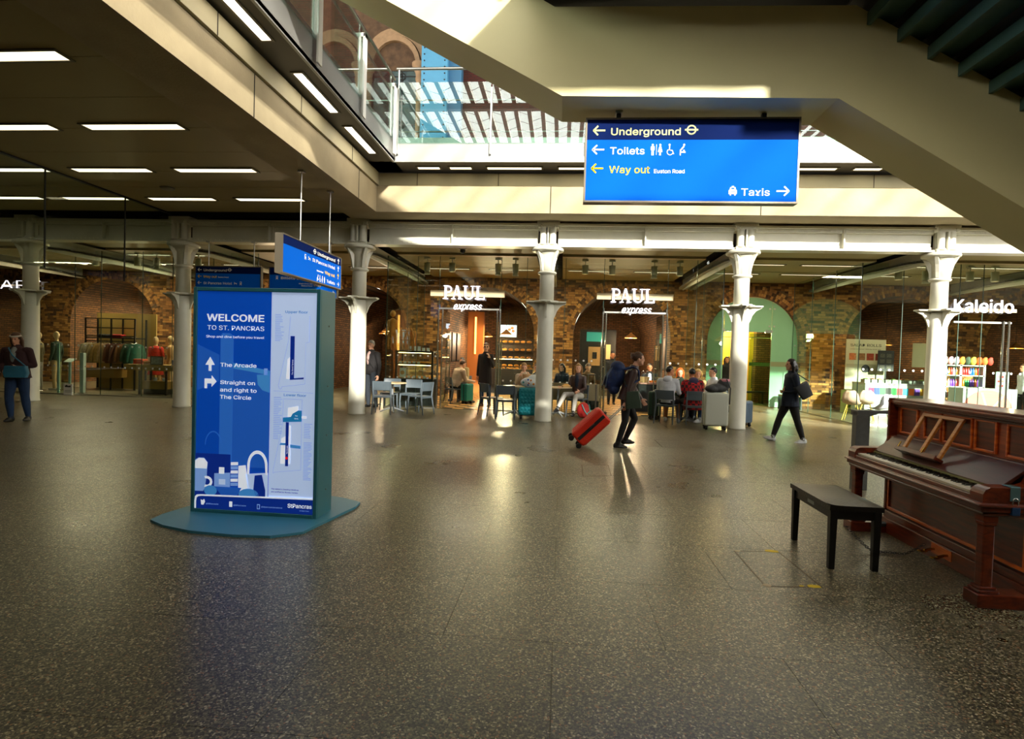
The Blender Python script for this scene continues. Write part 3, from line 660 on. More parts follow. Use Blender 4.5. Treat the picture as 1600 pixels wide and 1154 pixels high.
hm = [(.1+.05*math.cos(t), .875+.026*math.sin(t)) for t in [i*PI/8 for i in range(-5, 6)]]; hm2 = [(.1+.03*math.cos(t), .875+.015*math.sin(t)) for t in [i*PI/8 for i in range(-5, 6)]]
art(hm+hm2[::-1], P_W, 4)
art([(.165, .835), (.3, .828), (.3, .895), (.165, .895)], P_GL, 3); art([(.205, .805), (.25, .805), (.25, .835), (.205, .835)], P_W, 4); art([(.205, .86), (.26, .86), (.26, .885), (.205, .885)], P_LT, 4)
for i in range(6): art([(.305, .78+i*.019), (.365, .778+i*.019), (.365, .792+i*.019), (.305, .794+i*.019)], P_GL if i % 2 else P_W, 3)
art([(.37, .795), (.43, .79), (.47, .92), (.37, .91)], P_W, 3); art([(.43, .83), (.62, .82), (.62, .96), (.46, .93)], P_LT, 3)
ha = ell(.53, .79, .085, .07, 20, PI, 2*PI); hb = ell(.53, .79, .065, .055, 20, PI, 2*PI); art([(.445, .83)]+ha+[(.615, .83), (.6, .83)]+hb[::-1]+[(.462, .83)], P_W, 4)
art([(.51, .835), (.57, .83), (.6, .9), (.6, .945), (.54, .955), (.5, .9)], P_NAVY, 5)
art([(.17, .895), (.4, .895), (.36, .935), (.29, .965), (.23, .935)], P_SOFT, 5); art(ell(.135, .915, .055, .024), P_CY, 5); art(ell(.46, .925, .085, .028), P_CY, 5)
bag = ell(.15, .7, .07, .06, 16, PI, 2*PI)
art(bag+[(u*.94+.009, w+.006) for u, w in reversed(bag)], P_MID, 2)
# footer bar
ft = [(.0, 1.0), (.0, .965), (.005, .945), (.02, .937), (.05, .935), (1.0, .925), (1.0, 1.0)]
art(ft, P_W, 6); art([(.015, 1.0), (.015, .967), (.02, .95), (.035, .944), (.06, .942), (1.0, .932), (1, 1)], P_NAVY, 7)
TT = LY-.0105
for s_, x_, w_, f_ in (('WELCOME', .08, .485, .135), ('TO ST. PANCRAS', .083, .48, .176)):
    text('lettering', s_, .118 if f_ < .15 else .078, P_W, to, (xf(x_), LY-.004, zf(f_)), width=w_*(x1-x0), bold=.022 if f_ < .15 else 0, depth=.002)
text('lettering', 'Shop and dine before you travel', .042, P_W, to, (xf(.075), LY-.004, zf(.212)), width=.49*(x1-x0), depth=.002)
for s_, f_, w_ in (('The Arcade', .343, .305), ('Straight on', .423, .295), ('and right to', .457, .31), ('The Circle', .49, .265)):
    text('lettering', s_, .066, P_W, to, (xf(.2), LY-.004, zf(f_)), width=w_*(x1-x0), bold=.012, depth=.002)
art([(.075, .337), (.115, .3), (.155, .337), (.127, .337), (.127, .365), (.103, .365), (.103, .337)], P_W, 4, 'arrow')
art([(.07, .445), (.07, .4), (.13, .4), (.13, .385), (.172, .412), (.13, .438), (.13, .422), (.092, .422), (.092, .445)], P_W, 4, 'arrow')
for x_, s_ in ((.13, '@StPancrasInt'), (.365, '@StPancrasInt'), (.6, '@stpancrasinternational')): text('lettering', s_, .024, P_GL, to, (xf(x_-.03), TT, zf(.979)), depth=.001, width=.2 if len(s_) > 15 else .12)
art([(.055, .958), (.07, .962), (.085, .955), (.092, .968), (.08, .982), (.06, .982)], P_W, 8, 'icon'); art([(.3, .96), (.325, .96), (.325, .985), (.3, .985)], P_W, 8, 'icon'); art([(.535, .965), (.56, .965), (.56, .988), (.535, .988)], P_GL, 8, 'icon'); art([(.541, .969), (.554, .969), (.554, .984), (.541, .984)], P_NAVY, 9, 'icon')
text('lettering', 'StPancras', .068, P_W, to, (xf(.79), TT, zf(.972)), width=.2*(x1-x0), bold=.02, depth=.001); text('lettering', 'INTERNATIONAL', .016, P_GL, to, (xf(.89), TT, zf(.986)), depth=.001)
# maps
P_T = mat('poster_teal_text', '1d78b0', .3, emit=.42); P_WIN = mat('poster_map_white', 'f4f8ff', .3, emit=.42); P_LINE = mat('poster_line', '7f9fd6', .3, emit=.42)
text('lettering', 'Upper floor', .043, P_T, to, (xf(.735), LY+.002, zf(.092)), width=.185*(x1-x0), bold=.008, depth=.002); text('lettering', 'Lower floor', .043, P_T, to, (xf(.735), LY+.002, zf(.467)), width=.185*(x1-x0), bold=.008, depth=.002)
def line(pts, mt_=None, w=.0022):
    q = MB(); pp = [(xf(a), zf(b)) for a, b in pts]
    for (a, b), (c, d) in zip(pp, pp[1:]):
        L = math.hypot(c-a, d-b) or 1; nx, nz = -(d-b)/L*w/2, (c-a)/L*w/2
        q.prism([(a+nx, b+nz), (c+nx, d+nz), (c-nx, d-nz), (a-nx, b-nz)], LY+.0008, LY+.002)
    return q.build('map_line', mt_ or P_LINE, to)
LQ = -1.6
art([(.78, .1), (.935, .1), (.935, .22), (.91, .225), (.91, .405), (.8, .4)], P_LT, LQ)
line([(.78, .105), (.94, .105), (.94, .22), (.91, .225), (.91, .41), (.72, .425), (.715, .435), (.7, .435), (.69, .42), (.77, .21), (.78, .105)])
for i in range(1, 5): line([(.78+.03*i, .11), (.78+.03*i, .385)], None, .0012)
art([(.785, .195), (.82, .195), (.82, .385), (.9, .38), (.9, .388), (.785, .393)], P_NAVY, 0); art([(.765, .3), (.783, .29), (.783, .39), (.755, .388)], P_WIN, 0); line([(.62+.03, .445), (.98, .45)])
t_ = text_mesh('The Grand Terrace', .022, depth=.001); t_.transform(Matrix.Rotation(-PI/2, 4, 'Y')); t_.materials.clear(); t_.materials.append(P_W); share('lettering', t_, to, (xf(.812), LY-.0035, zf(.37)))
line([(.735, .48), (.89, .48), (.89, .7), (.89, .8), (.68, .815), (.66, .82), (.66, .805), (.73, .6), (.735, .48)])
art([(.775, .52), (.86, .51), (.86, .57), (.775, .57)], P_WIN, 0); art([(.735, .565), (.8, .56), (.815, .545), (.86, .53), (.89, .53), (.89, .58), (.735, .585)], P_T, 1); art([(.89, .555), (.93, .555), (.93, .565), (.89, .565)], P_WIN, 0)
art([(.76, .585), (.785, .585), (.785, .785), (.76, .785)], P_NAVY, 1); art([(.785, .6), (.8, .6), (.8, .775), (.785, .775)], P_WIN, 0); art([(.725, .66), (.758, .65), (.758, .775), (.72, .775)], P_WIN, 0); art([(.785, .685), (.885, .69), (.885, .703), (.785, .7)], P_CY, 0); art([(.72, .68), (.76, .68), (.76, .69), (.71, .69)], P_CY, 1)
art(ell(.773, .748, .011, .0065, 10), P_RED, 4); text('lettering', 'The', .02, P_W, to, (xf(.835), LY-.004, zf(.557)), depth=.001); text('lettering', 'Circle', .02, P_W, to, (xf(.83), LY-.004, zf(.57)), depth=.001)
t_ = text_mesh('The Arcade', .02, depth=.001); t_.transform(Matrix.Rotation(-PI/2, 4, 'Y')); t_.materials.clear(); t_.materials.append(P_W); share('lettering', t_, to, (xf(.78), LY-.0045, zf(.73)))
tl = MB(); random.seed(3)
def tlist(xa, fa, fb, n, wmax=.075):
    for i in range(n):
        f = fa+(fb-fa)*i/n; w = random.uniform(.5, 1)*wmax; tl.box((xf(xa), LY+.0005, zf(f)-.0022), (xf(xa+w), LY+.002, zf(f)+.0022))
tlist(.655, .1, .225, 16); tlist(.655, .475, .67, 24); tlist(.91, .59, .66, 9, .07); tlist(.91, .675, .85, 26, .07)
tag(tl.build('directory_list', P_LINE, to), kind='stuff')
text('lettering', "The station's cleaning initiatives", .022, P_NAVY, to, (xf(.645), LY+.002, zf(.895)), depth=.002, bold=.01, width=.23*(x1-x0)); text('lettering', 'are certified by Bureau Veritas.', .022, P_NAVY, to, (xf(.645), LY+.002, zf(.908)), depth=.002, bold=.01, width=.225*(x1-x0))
# ================================================================ piano (keyboard faces -x; local: x along keys, y towards the back, z up)
def wood(name, c1, c2, rough=.28):
    M = bpy.data.materials.new(name); M.use_nodes = True; nt = M.node_tree; b = nt.nodes['Principled BSDF']; L = nt.links.new
    tc = nt.nodes.new('ShaderNodeTexCoord'); mp = nt.nodes.new('ShaderNodeMapping'); mp.inputs['Scale'].default_value = (2.2, 9, 22); L(tc.outputs['Object'], mp.inputs[0])
    n = nt.nodes.new('ShaderNodeTexNoise'); n.inputs['Scale'].default_value = 1.6; n.inputs['Detail'].default_value = 8; n.inputs['Distortion'].default_value = .7; L(mp.outputs[0], n.inputs['Vector'])
    r = nt.nodes.new('ShaderNodeValToRGB'); r.color_ramp.elements[0].position = .3; r.color_ramp.elements[1].position = .72
    r.color_ramp.elements[0].color = (*srgb(c1), 1); r.color_ramp.elements[1].color = (*srgb(c2), 1); L(n.outputs['Fac'], r.inputs[0]); L(r.outputs[0], b.inputs['Base Color'])
    b.inputs['Roughness'].default_value = rough; b.inputs['Coat Weight'].default_value = .3; b.inputs['Coat Roughness'].default_value = .15; MATS[name] = M; return M
MAHO = wood('mahogany', '43160a', '7e3114'); MAHO_L = wood('mahogany_panel', '7d2c10', 'bd5522', .32); MAHO_M = wood('mahogany_moulding', 'c04614', 'f5802c', .3); DWOOD = wood('fall_dark_wood', '35150e', '56281c', .35)
OAKD = wood('desk_wood', 'a85c1c', 'd28a38', .35); IVORY = mat('ivory', 'f0ead2', .3); EBONY = mat('ebony', '0c0a0a', .25); BRASS = mat('brass', 'b8913c', .25, metal=1.0)
PL = 1.74
pn = thing('upright_piano', (2.7, 5.71, 0), -PI/2, 'reddish brown upright piano with open fall and music desk', 'piano')
def pb(name, a, b, mt_=MAHO, bev=.005, par=None): return MB().box(a, b).build(name, mt_, par or pn, bevel=bev)
# case
pb('side_panel', (.0, .36, .07), (.035, .74, 1.245)); pb('side_panel', (PL-.035, .36, .07), (PL, .74, 1.245)); pb('back_panel', (.035, .7, .07), (PL-.035, .74, 1.245))
pb('plinth', (-.015, .33, 0), (PL+.015, .75, .14)); pb('kick_rail', (.035, .345, .14), (PL-.035, .375, .2))
lp = pb('lower_panel', (.035, .37, .2), (PL-.035, .39, .60))
mq = MB(); mq.box((.06, .355, .215), (PL-.06, .372, .24)); mq.box((.06, .355, .56), (PL-.06, .372, .585)); mq.box((.06, .355, .24), (.085, .372, .56)); mq.box((PL-.085, .355, .24), (PL-.06, .372, .56)); mq.build('panel_moulding', MAHO_M, pn, bevel=.004, seg=1)
for xx in (-.012, PL-.0): MB().box((xx, .42, .25), (xx+.012, .7, .27)).box((xx, .42, .55), (xx+.012, .7, .57)).box((xx, .42, .27), (xx+.012, .44, .55)).box((xx, .68, .27), (xx+.012, .7, .55)).build('side_moulding', MAHO_M, pn)
# upper front with five framed panels, set back above the fall
up = pb('upper_panel', (.035, .43, .88), (PL-.035, .455, 1.215), MAHO_L)
for a, b in ((.1, .36), (.45, .68), (.70, 1.04), (1.06, 1.29), (1.38, 1.64)):
    fm = MB(); w = .02
    fm.box((a, .415, .93), (a+w, .432, 1.17)); fm.box((b-w, .415, .93), (b, .432, 1.17)); fm.box((a+w, .415, .93), (b-w, .432, .93+w)); fm.box((a+w, .415, 1.17-w), (b-w, .432, 1.17))
    fm.build('panel_frame', MAHO_M, pn, bevel=.005)
    MB().box((a+w, .426, .95), (b-w, .433, 1.15)).build('panel_field', MAHO, pn)
MB().box((-.03, .37, 1.2), (PL+.03, .76, 1.225)).box((-.02, .38, 1.185), (PL+.02, .75, 1.245)).box((0, .4, 1.165), (PL, .74, 1.185)).build('lid', MAHO, pn, bevel=.008)
# key bed, cheeks, fall
kb = MB().box((-.02, .02, .62), (PL+.02, .42, .68)).box((-.03, .0, .655), (PL+.03, .42, .675)).box((-.01, .035, .595), (PL+.01, .4, .62)).build('key_bed', MAHO, pn, bevel=.009)
for s in (0, 1):
    xa = -.01 if s == 0 else PL-.11; xb = .11 if s == 0 else PL+.01
    cp_ = [(.03, .675), (.03, .735), (.045, .765), (.075, .78), (.3, .785), (.34, .8), (.36, .84), (.38, .9), (.43, .9), (.43, .675)]
    MB().prism(cp_, xa, xb, 'x').build('cheek', MAHO, pn, bevel=.012)
pb('key_slip', (.11, .035, .67), (PL-.11, .055, .71)); pb('key_block_rail', (.11, .2, .7), (PL-.11, .3, .735))
KW = (PL-.24)/52
wk = MB().box((.0004, 0, 0), (KW-.0004, .15, .018)).box((.0004, -.004, .012), (KW-.0004, 0, .018)).mesh('white_key', IVORY)
bk = MB().prism([(0, 0), (.085, 0), (.085, .014), (.006, .012)], -.0055, .0055, 'x').mesh('black_key', EBONY)
for i in range(52):
    share('white_key', wk, pn, (.12+i*KW, .055, .712))
    if (i % 7) in (0, 2, 3, 5, 6) and i < 51: share('black_key', bk, pn, (.12+(i+1)*KW, .115, .73))
# hinged fall: back-leaning board with rolled edge, brass-yellow felt line at its foot
ang = math.radians(38); MF = Matrix.Translation((0, .215, .745)) @ Matrix.Rotation(ang, 4, 'X')
MB().box((.1, 0, 0), (PL-.1, .24, .022), M=MF).build('fall_board', DWOOD, pn, bevel=.004)
MB().box((.1, -.018, -.004), (PL-.1, .0, .016), M=MF).build('felt_strip', mat('felt_gold', '5f5a24', .7), pn)
MB().tube((.1, .41, .9), (PL-.1, .41, .9), .018, n=12).box((.1, .39, .885), (PL-.1, .44, .905)).build('fall_roll', DWOOD, pn)
# legs with plinth blocks
for x in (.045, PL-.045):
    lg = MB().box((x-.035, .06, .1), (x+.035, .13, .6)).build('front_leg', MAHO, pn, bevel=.008)
    MB().box((x-.045, .05, .55), (x+.045, .14, .6)).box((x-.042, .053, .53), (x+.042, .137, .55)).build('leg_cap', MAHO, lg, bevel=.004, seg=1)
    MB().box((x-.075, .02, 0), (x+.075, .36, .09)).box((x-.06, .035, .09), (x+.06, .16, .11)).box((x-.05, .045, .11), (x+.05, .15, .13)).build('leg_toe', MAHO, pn, bevel=.008)
# pedals
for x in (.82, .98):
    MB().path([(x, .36, .09), (x, .3, .085), (x, .25, .07)], [.009, .01, .012], 8).ball((x, .235, .066), (.024, .04, .009), 12, 6).build('pedal', BRASS, pn)
MB().box((.78, .325, .05), (1.02, .345, .13)).build('pedal_plate', MAHO_M, pn)
# music desk leaning on the upper panel
MD = Matrix.Translation((.72, .24, .83)) @ Matrix.Rotation(math.radians(-28), 4, 'X')
md = MB()
for x in (-.235, 0, .235): md.box((x-.018, -.01, 0), (x+.018, .012, .36), M=MD)
md.box((-.25, -.012, .33), (.255, .012, .36), M=MD); 
mdo = md.build('music_desk', OAKD, pn, bevel=.003, seg=1)
MB().box((-.27, -.05, -.025), (.27, .02, 0), M=MD).box((-.27, -.055, -.025), (.27, -.045, .012), M=MD).build('desk_ledge', MAHO, mdo, bevel=.003, seg=1)
for x in (-.22, .1): MB().box((x-.006, -.06, 0), (x+.006, -.054, .05), M=MD).build('page_clip', BRASS, mdo)
# lock hasp and padlock on the end cheek
hs = MB().box((PL+.012, .19, .70), (PL+.018, .25, .79)).box((PL-.06, .19, .787), (PL+.018, .25, .793)).build('lock_hasp', mat('hasp_steel', '6d9498', .4, metal=.7), pn, bevel=.002, seg=1)
MB().path([(PL+.02+.012*math.sin(a)*0, .22+.018*math.cos(a), .69+.03*math.sin(a)) for a in [i*PI/6 for i in range(13)]], .004, 6).build('shackle', CHROME, hs)
MB().box((PL+.008, .195, .61), (PL+.032, .245, .665)).build('padlock', mat('padlock_blue', '1d3f66', .4), hs, bevel=.004)
# ================================================================ bench
LEATH = mat('black_leather', '15120e', .35, bump=.25, bscale=60); BLK = mat('black_lacquer', '0a0a0a', .4)
bn = thing('piano_bench', (2.045, 5.25, 0), -PI/2, 'black piano bench with leather seat in front of the piano', 'bench')
BLn, BD, BHt = .74, .37, .5
sq = MB(); nx, ny = 10, 6; vs = []; 
for j in range(ny+1):
    for i in range(nx+1):
        u, w = i/nx, j/ny; vs.append((-.01+u*(BLn+.02), -.01+w*(BD+.02), BHt-.012+.018*(min(1, 6*u*(1-u))*min(1, 6*w*(1-w)))))
n0 = len(vs); sq.add(vs, [(j*(nx+1)+i, j*(nx+1)+i+1, (j+1)*(nx+1)+i+1, (j+1)*(nx+1)+i) for j in range(ny) for i in range(nx)], smooth=True)
sq.box((-.01, -.01, BHt-.05), (BLn+.01, BD+.01, BHt-.012)); sq.build('seat', LEATH, bn)
ap = MB()
for a, b in (((.03, .015, .38), (BLn-.03, .035, .455)), ((.03, BD-.035, .38), (BLn-.03, BD-.015, .455)), ((.015, .03, .38), (.035, BD-.03, .455)), ((BLn-.035, .03, .38), (BLn-.015, BD-.03, .455))): ap.box(a, b)
ap.build('apron', BLK, bn)
for x in (.0, BLn-.055):
    for y in (0, BD-.055): MB().add([(x+.006, y+.006, 0), (x+.049, y+.006, 0), (x+.049, y+.049, 0), (x+.006, y+.049, 0), (x, y, .46), (x+.055, y, .46), (x+.055, y+.055, .46), (x, y+.055, .46)], [(3,2,1,0),(4,5,6,7),(0,1,5,4),(1,2,6,5),(2,3,7,6),(3,0,4,7)]).build('leg', BLK, bn, bevel=.004)
MB().box((.3, .012, .405), (.42, .016, .432)).build('maker_plate', mat('plate_grey', '8a8f90', .35, metal=.6), bn)
MB().tube((BLn-.02, BD+.0, .36), (BLn-.02, BD+.03, .36), .02, n=10).build('adjust_knob', BLK, bn)
# security chain from bench to piano
ch = MB(); p0 = Vector((2.4, 5.0, .2)); p1 = Vector((2.98, 4.95, .1)); N = 34
for i in range(N):
    t = i/(N-1); p = p0.lerp(p1, t)-Vector((0, 0, .17*math.sin(PI*t)))
    p.z = max(p.z, .012); R_ = Matrix.Translation(p) @ Matrix.Rotation(PI/2*(i % 2), 4, 'X')
    ch.path([R_ @ Vector((.013*math.cos(a*PI/4), .008*math.sin(a*PI/4), 0)) for a in range(9)], .003, 5)
tag(ch.build('security_chain', mat('chain_steel', '55585a', .35, metal=1)), 'thin steel chain tying the bench to the piano', 'chain')
# ================================================================ steel barrier beside the piano
STG = mat('barrier_steel', '77797a', .38, metal=.85, vary=.1, scale=20)
ba = thing('steel_barrier', (3.62, 7.42, 0), .12, 'brushed steel barrier with broad flat post behind the piano', 'barrier')
MB().box((0, 0, 0), (.17, .09, .97)).build('post', STG, ba, bevel=.004)
MB().prism([(0, .92), (0, .985), (1.5, .985), (1.5, .95), (.26, .95), (.17, .92)], -.02, .12).build('top_rail', STG, ba, bevel=.004)
for zz in (.46, .38): MB().tube((.15, .05, zz), (1.5, .05 if zz > .4 else .28, zz), .022).build('tube_rail', STG, ba)
MB().box((1.4, 0, 0), (1.57, .09, .97)).build('post', STG, ba, bevel=.004)
# floor tape and access covers
TAPE = mat('hazard_tape', 'e3c51e', .6); TAPEW = mat('worn_tape', 'b3a384', .7)
for (a, b, w, mt_, lb) in (((1196, 861), (1217, 863), .05, TAPE, 'torn yellow tape scrap on the floor nearer the bench legs'), ((1264, 917), (1284, 918), .045, TAPE, 'torn yellow tape corner on the floor at the outer hatch corner'), ((1250, 916), (1257, 916), .02, TAPE, 'tiny yellow tape fleck on the floor beside a larger scrap'), ((1147, 860), (1154, 862), .04, TAPEW, 'worn beige tape scrap at the head of the floor hatch'), ((1191, 914), (1204, 917), .045, TAPEW, 'worn beige tape scrap at the foot of the floor hatch')):
    p = gp(*a); q_ = gp(*b); d = (q_-p).normalized(); s_ = Vector((-d.y, d.x, 0))*w
    pts = [p, p+(q_-p)*.5-s_*.15, q_, q_+s_*.9, p+(q_-p)*.4+s_*1.1, p+s_*.7]
    tag(MB().prism([(v.x, v.y) for v in pts], 0, .0012, 'z').build('floor_tape', mt_), lb, 'tape', 'worn tape on the floor')
for k, cs in enumerate((((1147, 860), (1217, 862), (1284, 917), (1197, 916)), ((909, 726), (950, 726), (955, 743), (911, 744)))):
    c4 = [gp(*c) for c in cs]; q = MB()
    for i in range(4):
        a, b = c4[i], c4[(i+1) % 4]; d = (b-a).normalized(); s_ = Vector((-d.y, d.x, 0))*.006
        q.prism([(v.x, v.y) for v in (a+s_, b+s_, b-s_, a-s_)], 0, .0011, 'z')
    tag(q.build('hatch_frame', mat('hatch_trim', '5a4a34', .5, metal=.3)), ['thin metal frame of the floor hatch marked with tape scraps', 'thin metal frame of the small floor hatch below the red suitcase'][k], 'floor hatch')
# ================================================================ warm fill lights added inside the shops, pendants made up to carry some
PEND = mat('pendant_wood', 'b07a3a', .6)
def pendant(x, y, z, W_=60, col=(1, .72, .4), label='added warm fill pendant', top=3.4):
    t = thing('added_fill_lamp', (x, y, z), 0, label, 'pendant lamp', 'added fill lamps inside the shops')
    MB().lathe([(.03, .2), (.06, .16), (.22, .03), (.23, 0), (.21, 0), (.2, .03), (.05, .14)], n=20).build('shade', PEND, t); MB().tube((0, 0, .18), (0, 0, max(.25, top-z)), .008, n=6).build('cord', BLACKM, t)
    MB().ball((0, 0, .05), .05, 10, 7).build('bulb', emis('added_fill_bulb', 'ffc880', 12), t)
    l = bpy.data.lights.new('added_fill_glow', 'POINT'); l.energy = W_; l.color = col; l.shadow_soft_size = .05; lo = bpy.data.objects.new('added_fill_glow', l); COL.objects.link(lo); lo.parent = t; lo.location = (0, 0, -.1)  # point fill added to brighten the vault
for k, (c, r) in enumerate(ARCH):
    for j, y in enumerate((21.6, 24.6)):
        if k == 6: continue
        W_ = {4: 230, 5: 150, 1: 240, 2: 110, 7: 60, 8: 50, 3: 60, 0: 40}[k]
        pendant(c+(-.6 if j else .5), y, 2.25, W_, (1, .74, .42), 'added wooden shaded fill pendant %s the vault behind the %s' % ('deep in' if j else 'at the mouth of', ['far end wall', 'clothes rack', 'welcome totem', 'white haired man', 'pastry case doorway', 'walking woman', '', 'salad rolls poster', 'drinks shelves'][k]), 3.55)
l = bpy.data.lights.new('lobby_glow', 'POINT'); l.energy = 300; l.color = (1, .75, .3); l.shadow_soft_size = .2; o = bpy.data.objects.new('lobby_glow', l); COL.objects.link(o); o.location = (6.2, 22.0, 2.5)  # bare point fill added to brighten the lobby
def bay_light(x, y, W_, col=(1, .8, .52), sx=2.6):
    l = bpy.data.lights.new('bay_glow', 'AREA'); l.energy = W_; l.color = col; l.shape = 'RECTANGLE'; l.size = sx; l.size_y = .4  # bare area fill added below the bay ceiling
    o = bpy.data.objects.new('bay_glow', l); COL.objects.link(o); o.location = (x, y, 4.1); return o
for i, (xa, xb) in enumerate(zip([-17.7]+XC, XC+[12.5])):
    bay_light((xa+xb)/2, 17.95, [150, 150, 80, 170, 170, 110, 60][i])
# ================================================================ ceiling lights
def strip(p, L, w=.2, ax='x', label='', group='', mt_=None, z=4.66):
    t = thing('ceiling_light', p, 0 if ax == 'x' else PI/2, label, 'ceiling light', group)
    f = MB(); o = .035
    for a, b in (((-L/2-o, -w/2-o, -.012), (L/2+o, -w/2, .02)), ((-L/2-o, w/2, -.012), (L/2+o, w/2+o, .02)), ((-L/2-o, -w/2, -.012), (-L/2, w/2, .02)), ((L/2, -w/2, -.012), (L/2+o, w/2, .02))): f.box(a, b)
    f.build('frame', LTRIM, t); MB().box((-L/2, -w/2, -.004), (L/2, w/2, .02)).build('diffuser', mt_ or LAMP, t); return t
ORD = ['first', 'second', 'third', 'fourth', 'fifth', 'sixth', 'seventh', 'eighth']
for y in (3.9, 5.96, 7.94, 9.92, 11.87):
    for x in (-6.25, -8.22, -10.2, -12.2, -14.1):
        strip((x, y, 4.655), 1.45, .2, 'x', 'recessed ceiling light, %s from the side beam, in the %s row from the iron girder' % (ORD[round((-6.25-x)/1.97)], ORD[round((11.87-y)/1.98)]), 'strip lights in the low ceiling')
for k_, y in enumerate((10.8, 8.83, 6.6, 4.6)): strip((-3.92, y, 5.495), 1.35, .13, 'y', 'recessed soffit light under the side balustrade, %s from the inner corner' % ORD[k_], 'soffit lights under the side balustrade', LAMPC)
for k_, (a, b) in enumerate(((-3.22, -2.75), (-2.52, -2.06), (-1.71, -.56), (-.19, .97), (1.3, 2.5), (2.8, 4.0), (4.25, 5.43), (5.78, 6.3))):
    strip(((a+b)/2, 12.4, 5.495), b-a, .14, 'x', 'recessed soffit light under the far balustrade, %s from the inner corner' % ORD[k_], 'soffit lights under the far balustrade')
for i, (xa, xb) in enumerate(zip([-17.7]+XC, XC+[12.5])):
    m_ = (xa+xb)/2
    for y, ds in ((14.25, (-1.0, .9)), (17.95, (-1.0, 1.0)), (16.2, (-.9, .9) if i in (1, 5, 6) else ())):
        for d in ds: strip((m_+d, y, 4.195 if y < 15 else 4.145), 1.35, .09, 'x', 'slim strip light %s in the ceiling bay above the %s' % ({14.25: 'beside the girder', 16.2: 'midway', 17.95: 'near the brick wall'}[y], ['clothes shop door', 'clothes rack', 'welcome totem', 'pastry case', 'walking woman', 'green glazed arch', 'Kaleido lettering'][i]), 'strip lights behind the columns')
sm = thing('smoke_detector', (-7.96, 11.04, 4.66), 0, 'round smoke detector on the low ceiling', 'detector')
MB().lathe([(.12, 0), (.12, -.03), (.1, -.045), (.06, -.055), (.0, -.056)], n=20).build('cover', mat('detector_white', '8d8878', .5), sm); MB().lathe([(.135, .0), (.135, -.014), (.12, -.014)], n=20).build('base', mat('detector_grey', '6f6a5c', .5), sm)
# hanging glass smoke curtain
sc_ = thing('glass_smoke_curtain', (-9.42, 0, 2.86), 0, 'clear glass smoke curtain hanging from the low ceiling', 'glass screen')
for a, b in ((13.2, 11.75), (11.73, 9.82), (9.8, 7.9), (7.88, 5.9), (5.88, 4)): pane('pane', (0, b, 0), (.012, a, 1.8), GLASS, sc_)
for y in (11.74, 9.81, 7.89, 5.89): MB().box((-.004, y-.012, 0), (.016, y+.012, 1.8)).build('joint', BLACKM, sc_)
MB().box((-.03, 4, 1.77), (.04, 13.2, 1.81)).build('head_channel', BLACKM, sc_)
# ================================================================ glass shopfronts
YG = 15.5; ZG = 4.12
MAN = mat('frosted_dot', 'e6e9e6', .6); WOODW = mat('sign_bar', 'b8aa86', .6)
EMW = emis('sign_letter_white', 'fbf6ff', 1.1)
def front(name, loc, rz, L, joints, label, dots=True, h=ZG, gap=None, low=True):
    t = thing(name, loc, rz, label, 'shopfront'); js = [0]+joints+[L]
    for a, b in zip(js, js[1:]):
        if gap and abs(a-gap[0]) < .02:
            pane('pane', (a+.006, 0, 2.72), (b-.006, .014, h), GLASS, t); continue
        pane('pane', (a+.006, 0, 0.03), (b-.006, .014, h), GLASS, t)
        MB().box((a, -.02, 0), (b, .04, .03)).build('sill', STEEL, t)
        if dots:
            d = MB(); x = a+.12
            while x < b-.06:
                for zz in (1.42, .82) if low else (1.42,): d.tube((x, -.003, zz), (x, 0, zz), .026, n=10, smooth=False)
                x += .21
            tag(d.build('manifestation_dots', MAN, t), kind='stuff')
    for j in js[0:]: MB().box((j-.006, -.002, 0), (j+.006, .016, h)).build('glass_edge', GEDGE, t)
    return t
xL = py(603, 560, YG).x; xR = py(1127, 560, YG).x
xd = [py(p, 560, YG).x for p in (684, 780, 940, 1040)]
jo = [py(650, 560, YG).x-xL, xd[0]-xL, xd[1]-xL, py(820, 560, YG).x-xL, py(880, 560, YG).x-xL, xd[2]-xL, xd[3]-xL, py(1085, 560, YG).x-xL]
pf = front('cafe_shopfront', (xL, YG, 0), 0, xR-xL, jo, 'frameless glass cafe front with two tall doorways')
# drop the low panes in the two doorways
for o in list(pf.children):
    bb_ = [v.co.x for v in o.data.vertices]; mid = (min(bb_)+max(bb_))/2
    for a, b in ((xd[0], xd[1]), (xd[2], xd[3])):
        if a+.1 < mid+xL < b-.1 and o.name.split('.')[0] in ('manifestation_dots', 'sill'): bpy.data.objects.remove(o); break
        if a+.1 < mid+xL < b-.1 and o.name.split('.')[0] == 'pane':
            for v in o.data.vertices:
                if v.co.z < 1: v.co.z = 2.72
            break
for s, x in ((1, xL), (-1, xR)):
    r_ = front('side_glass', (x, YG, 0), PI/2, 4.3, [2.1], ['green edged glass return at the cafe front beside the tall man', 'green edged glass return between the cafe and the green glazed arch'][s < 0], dots=False)
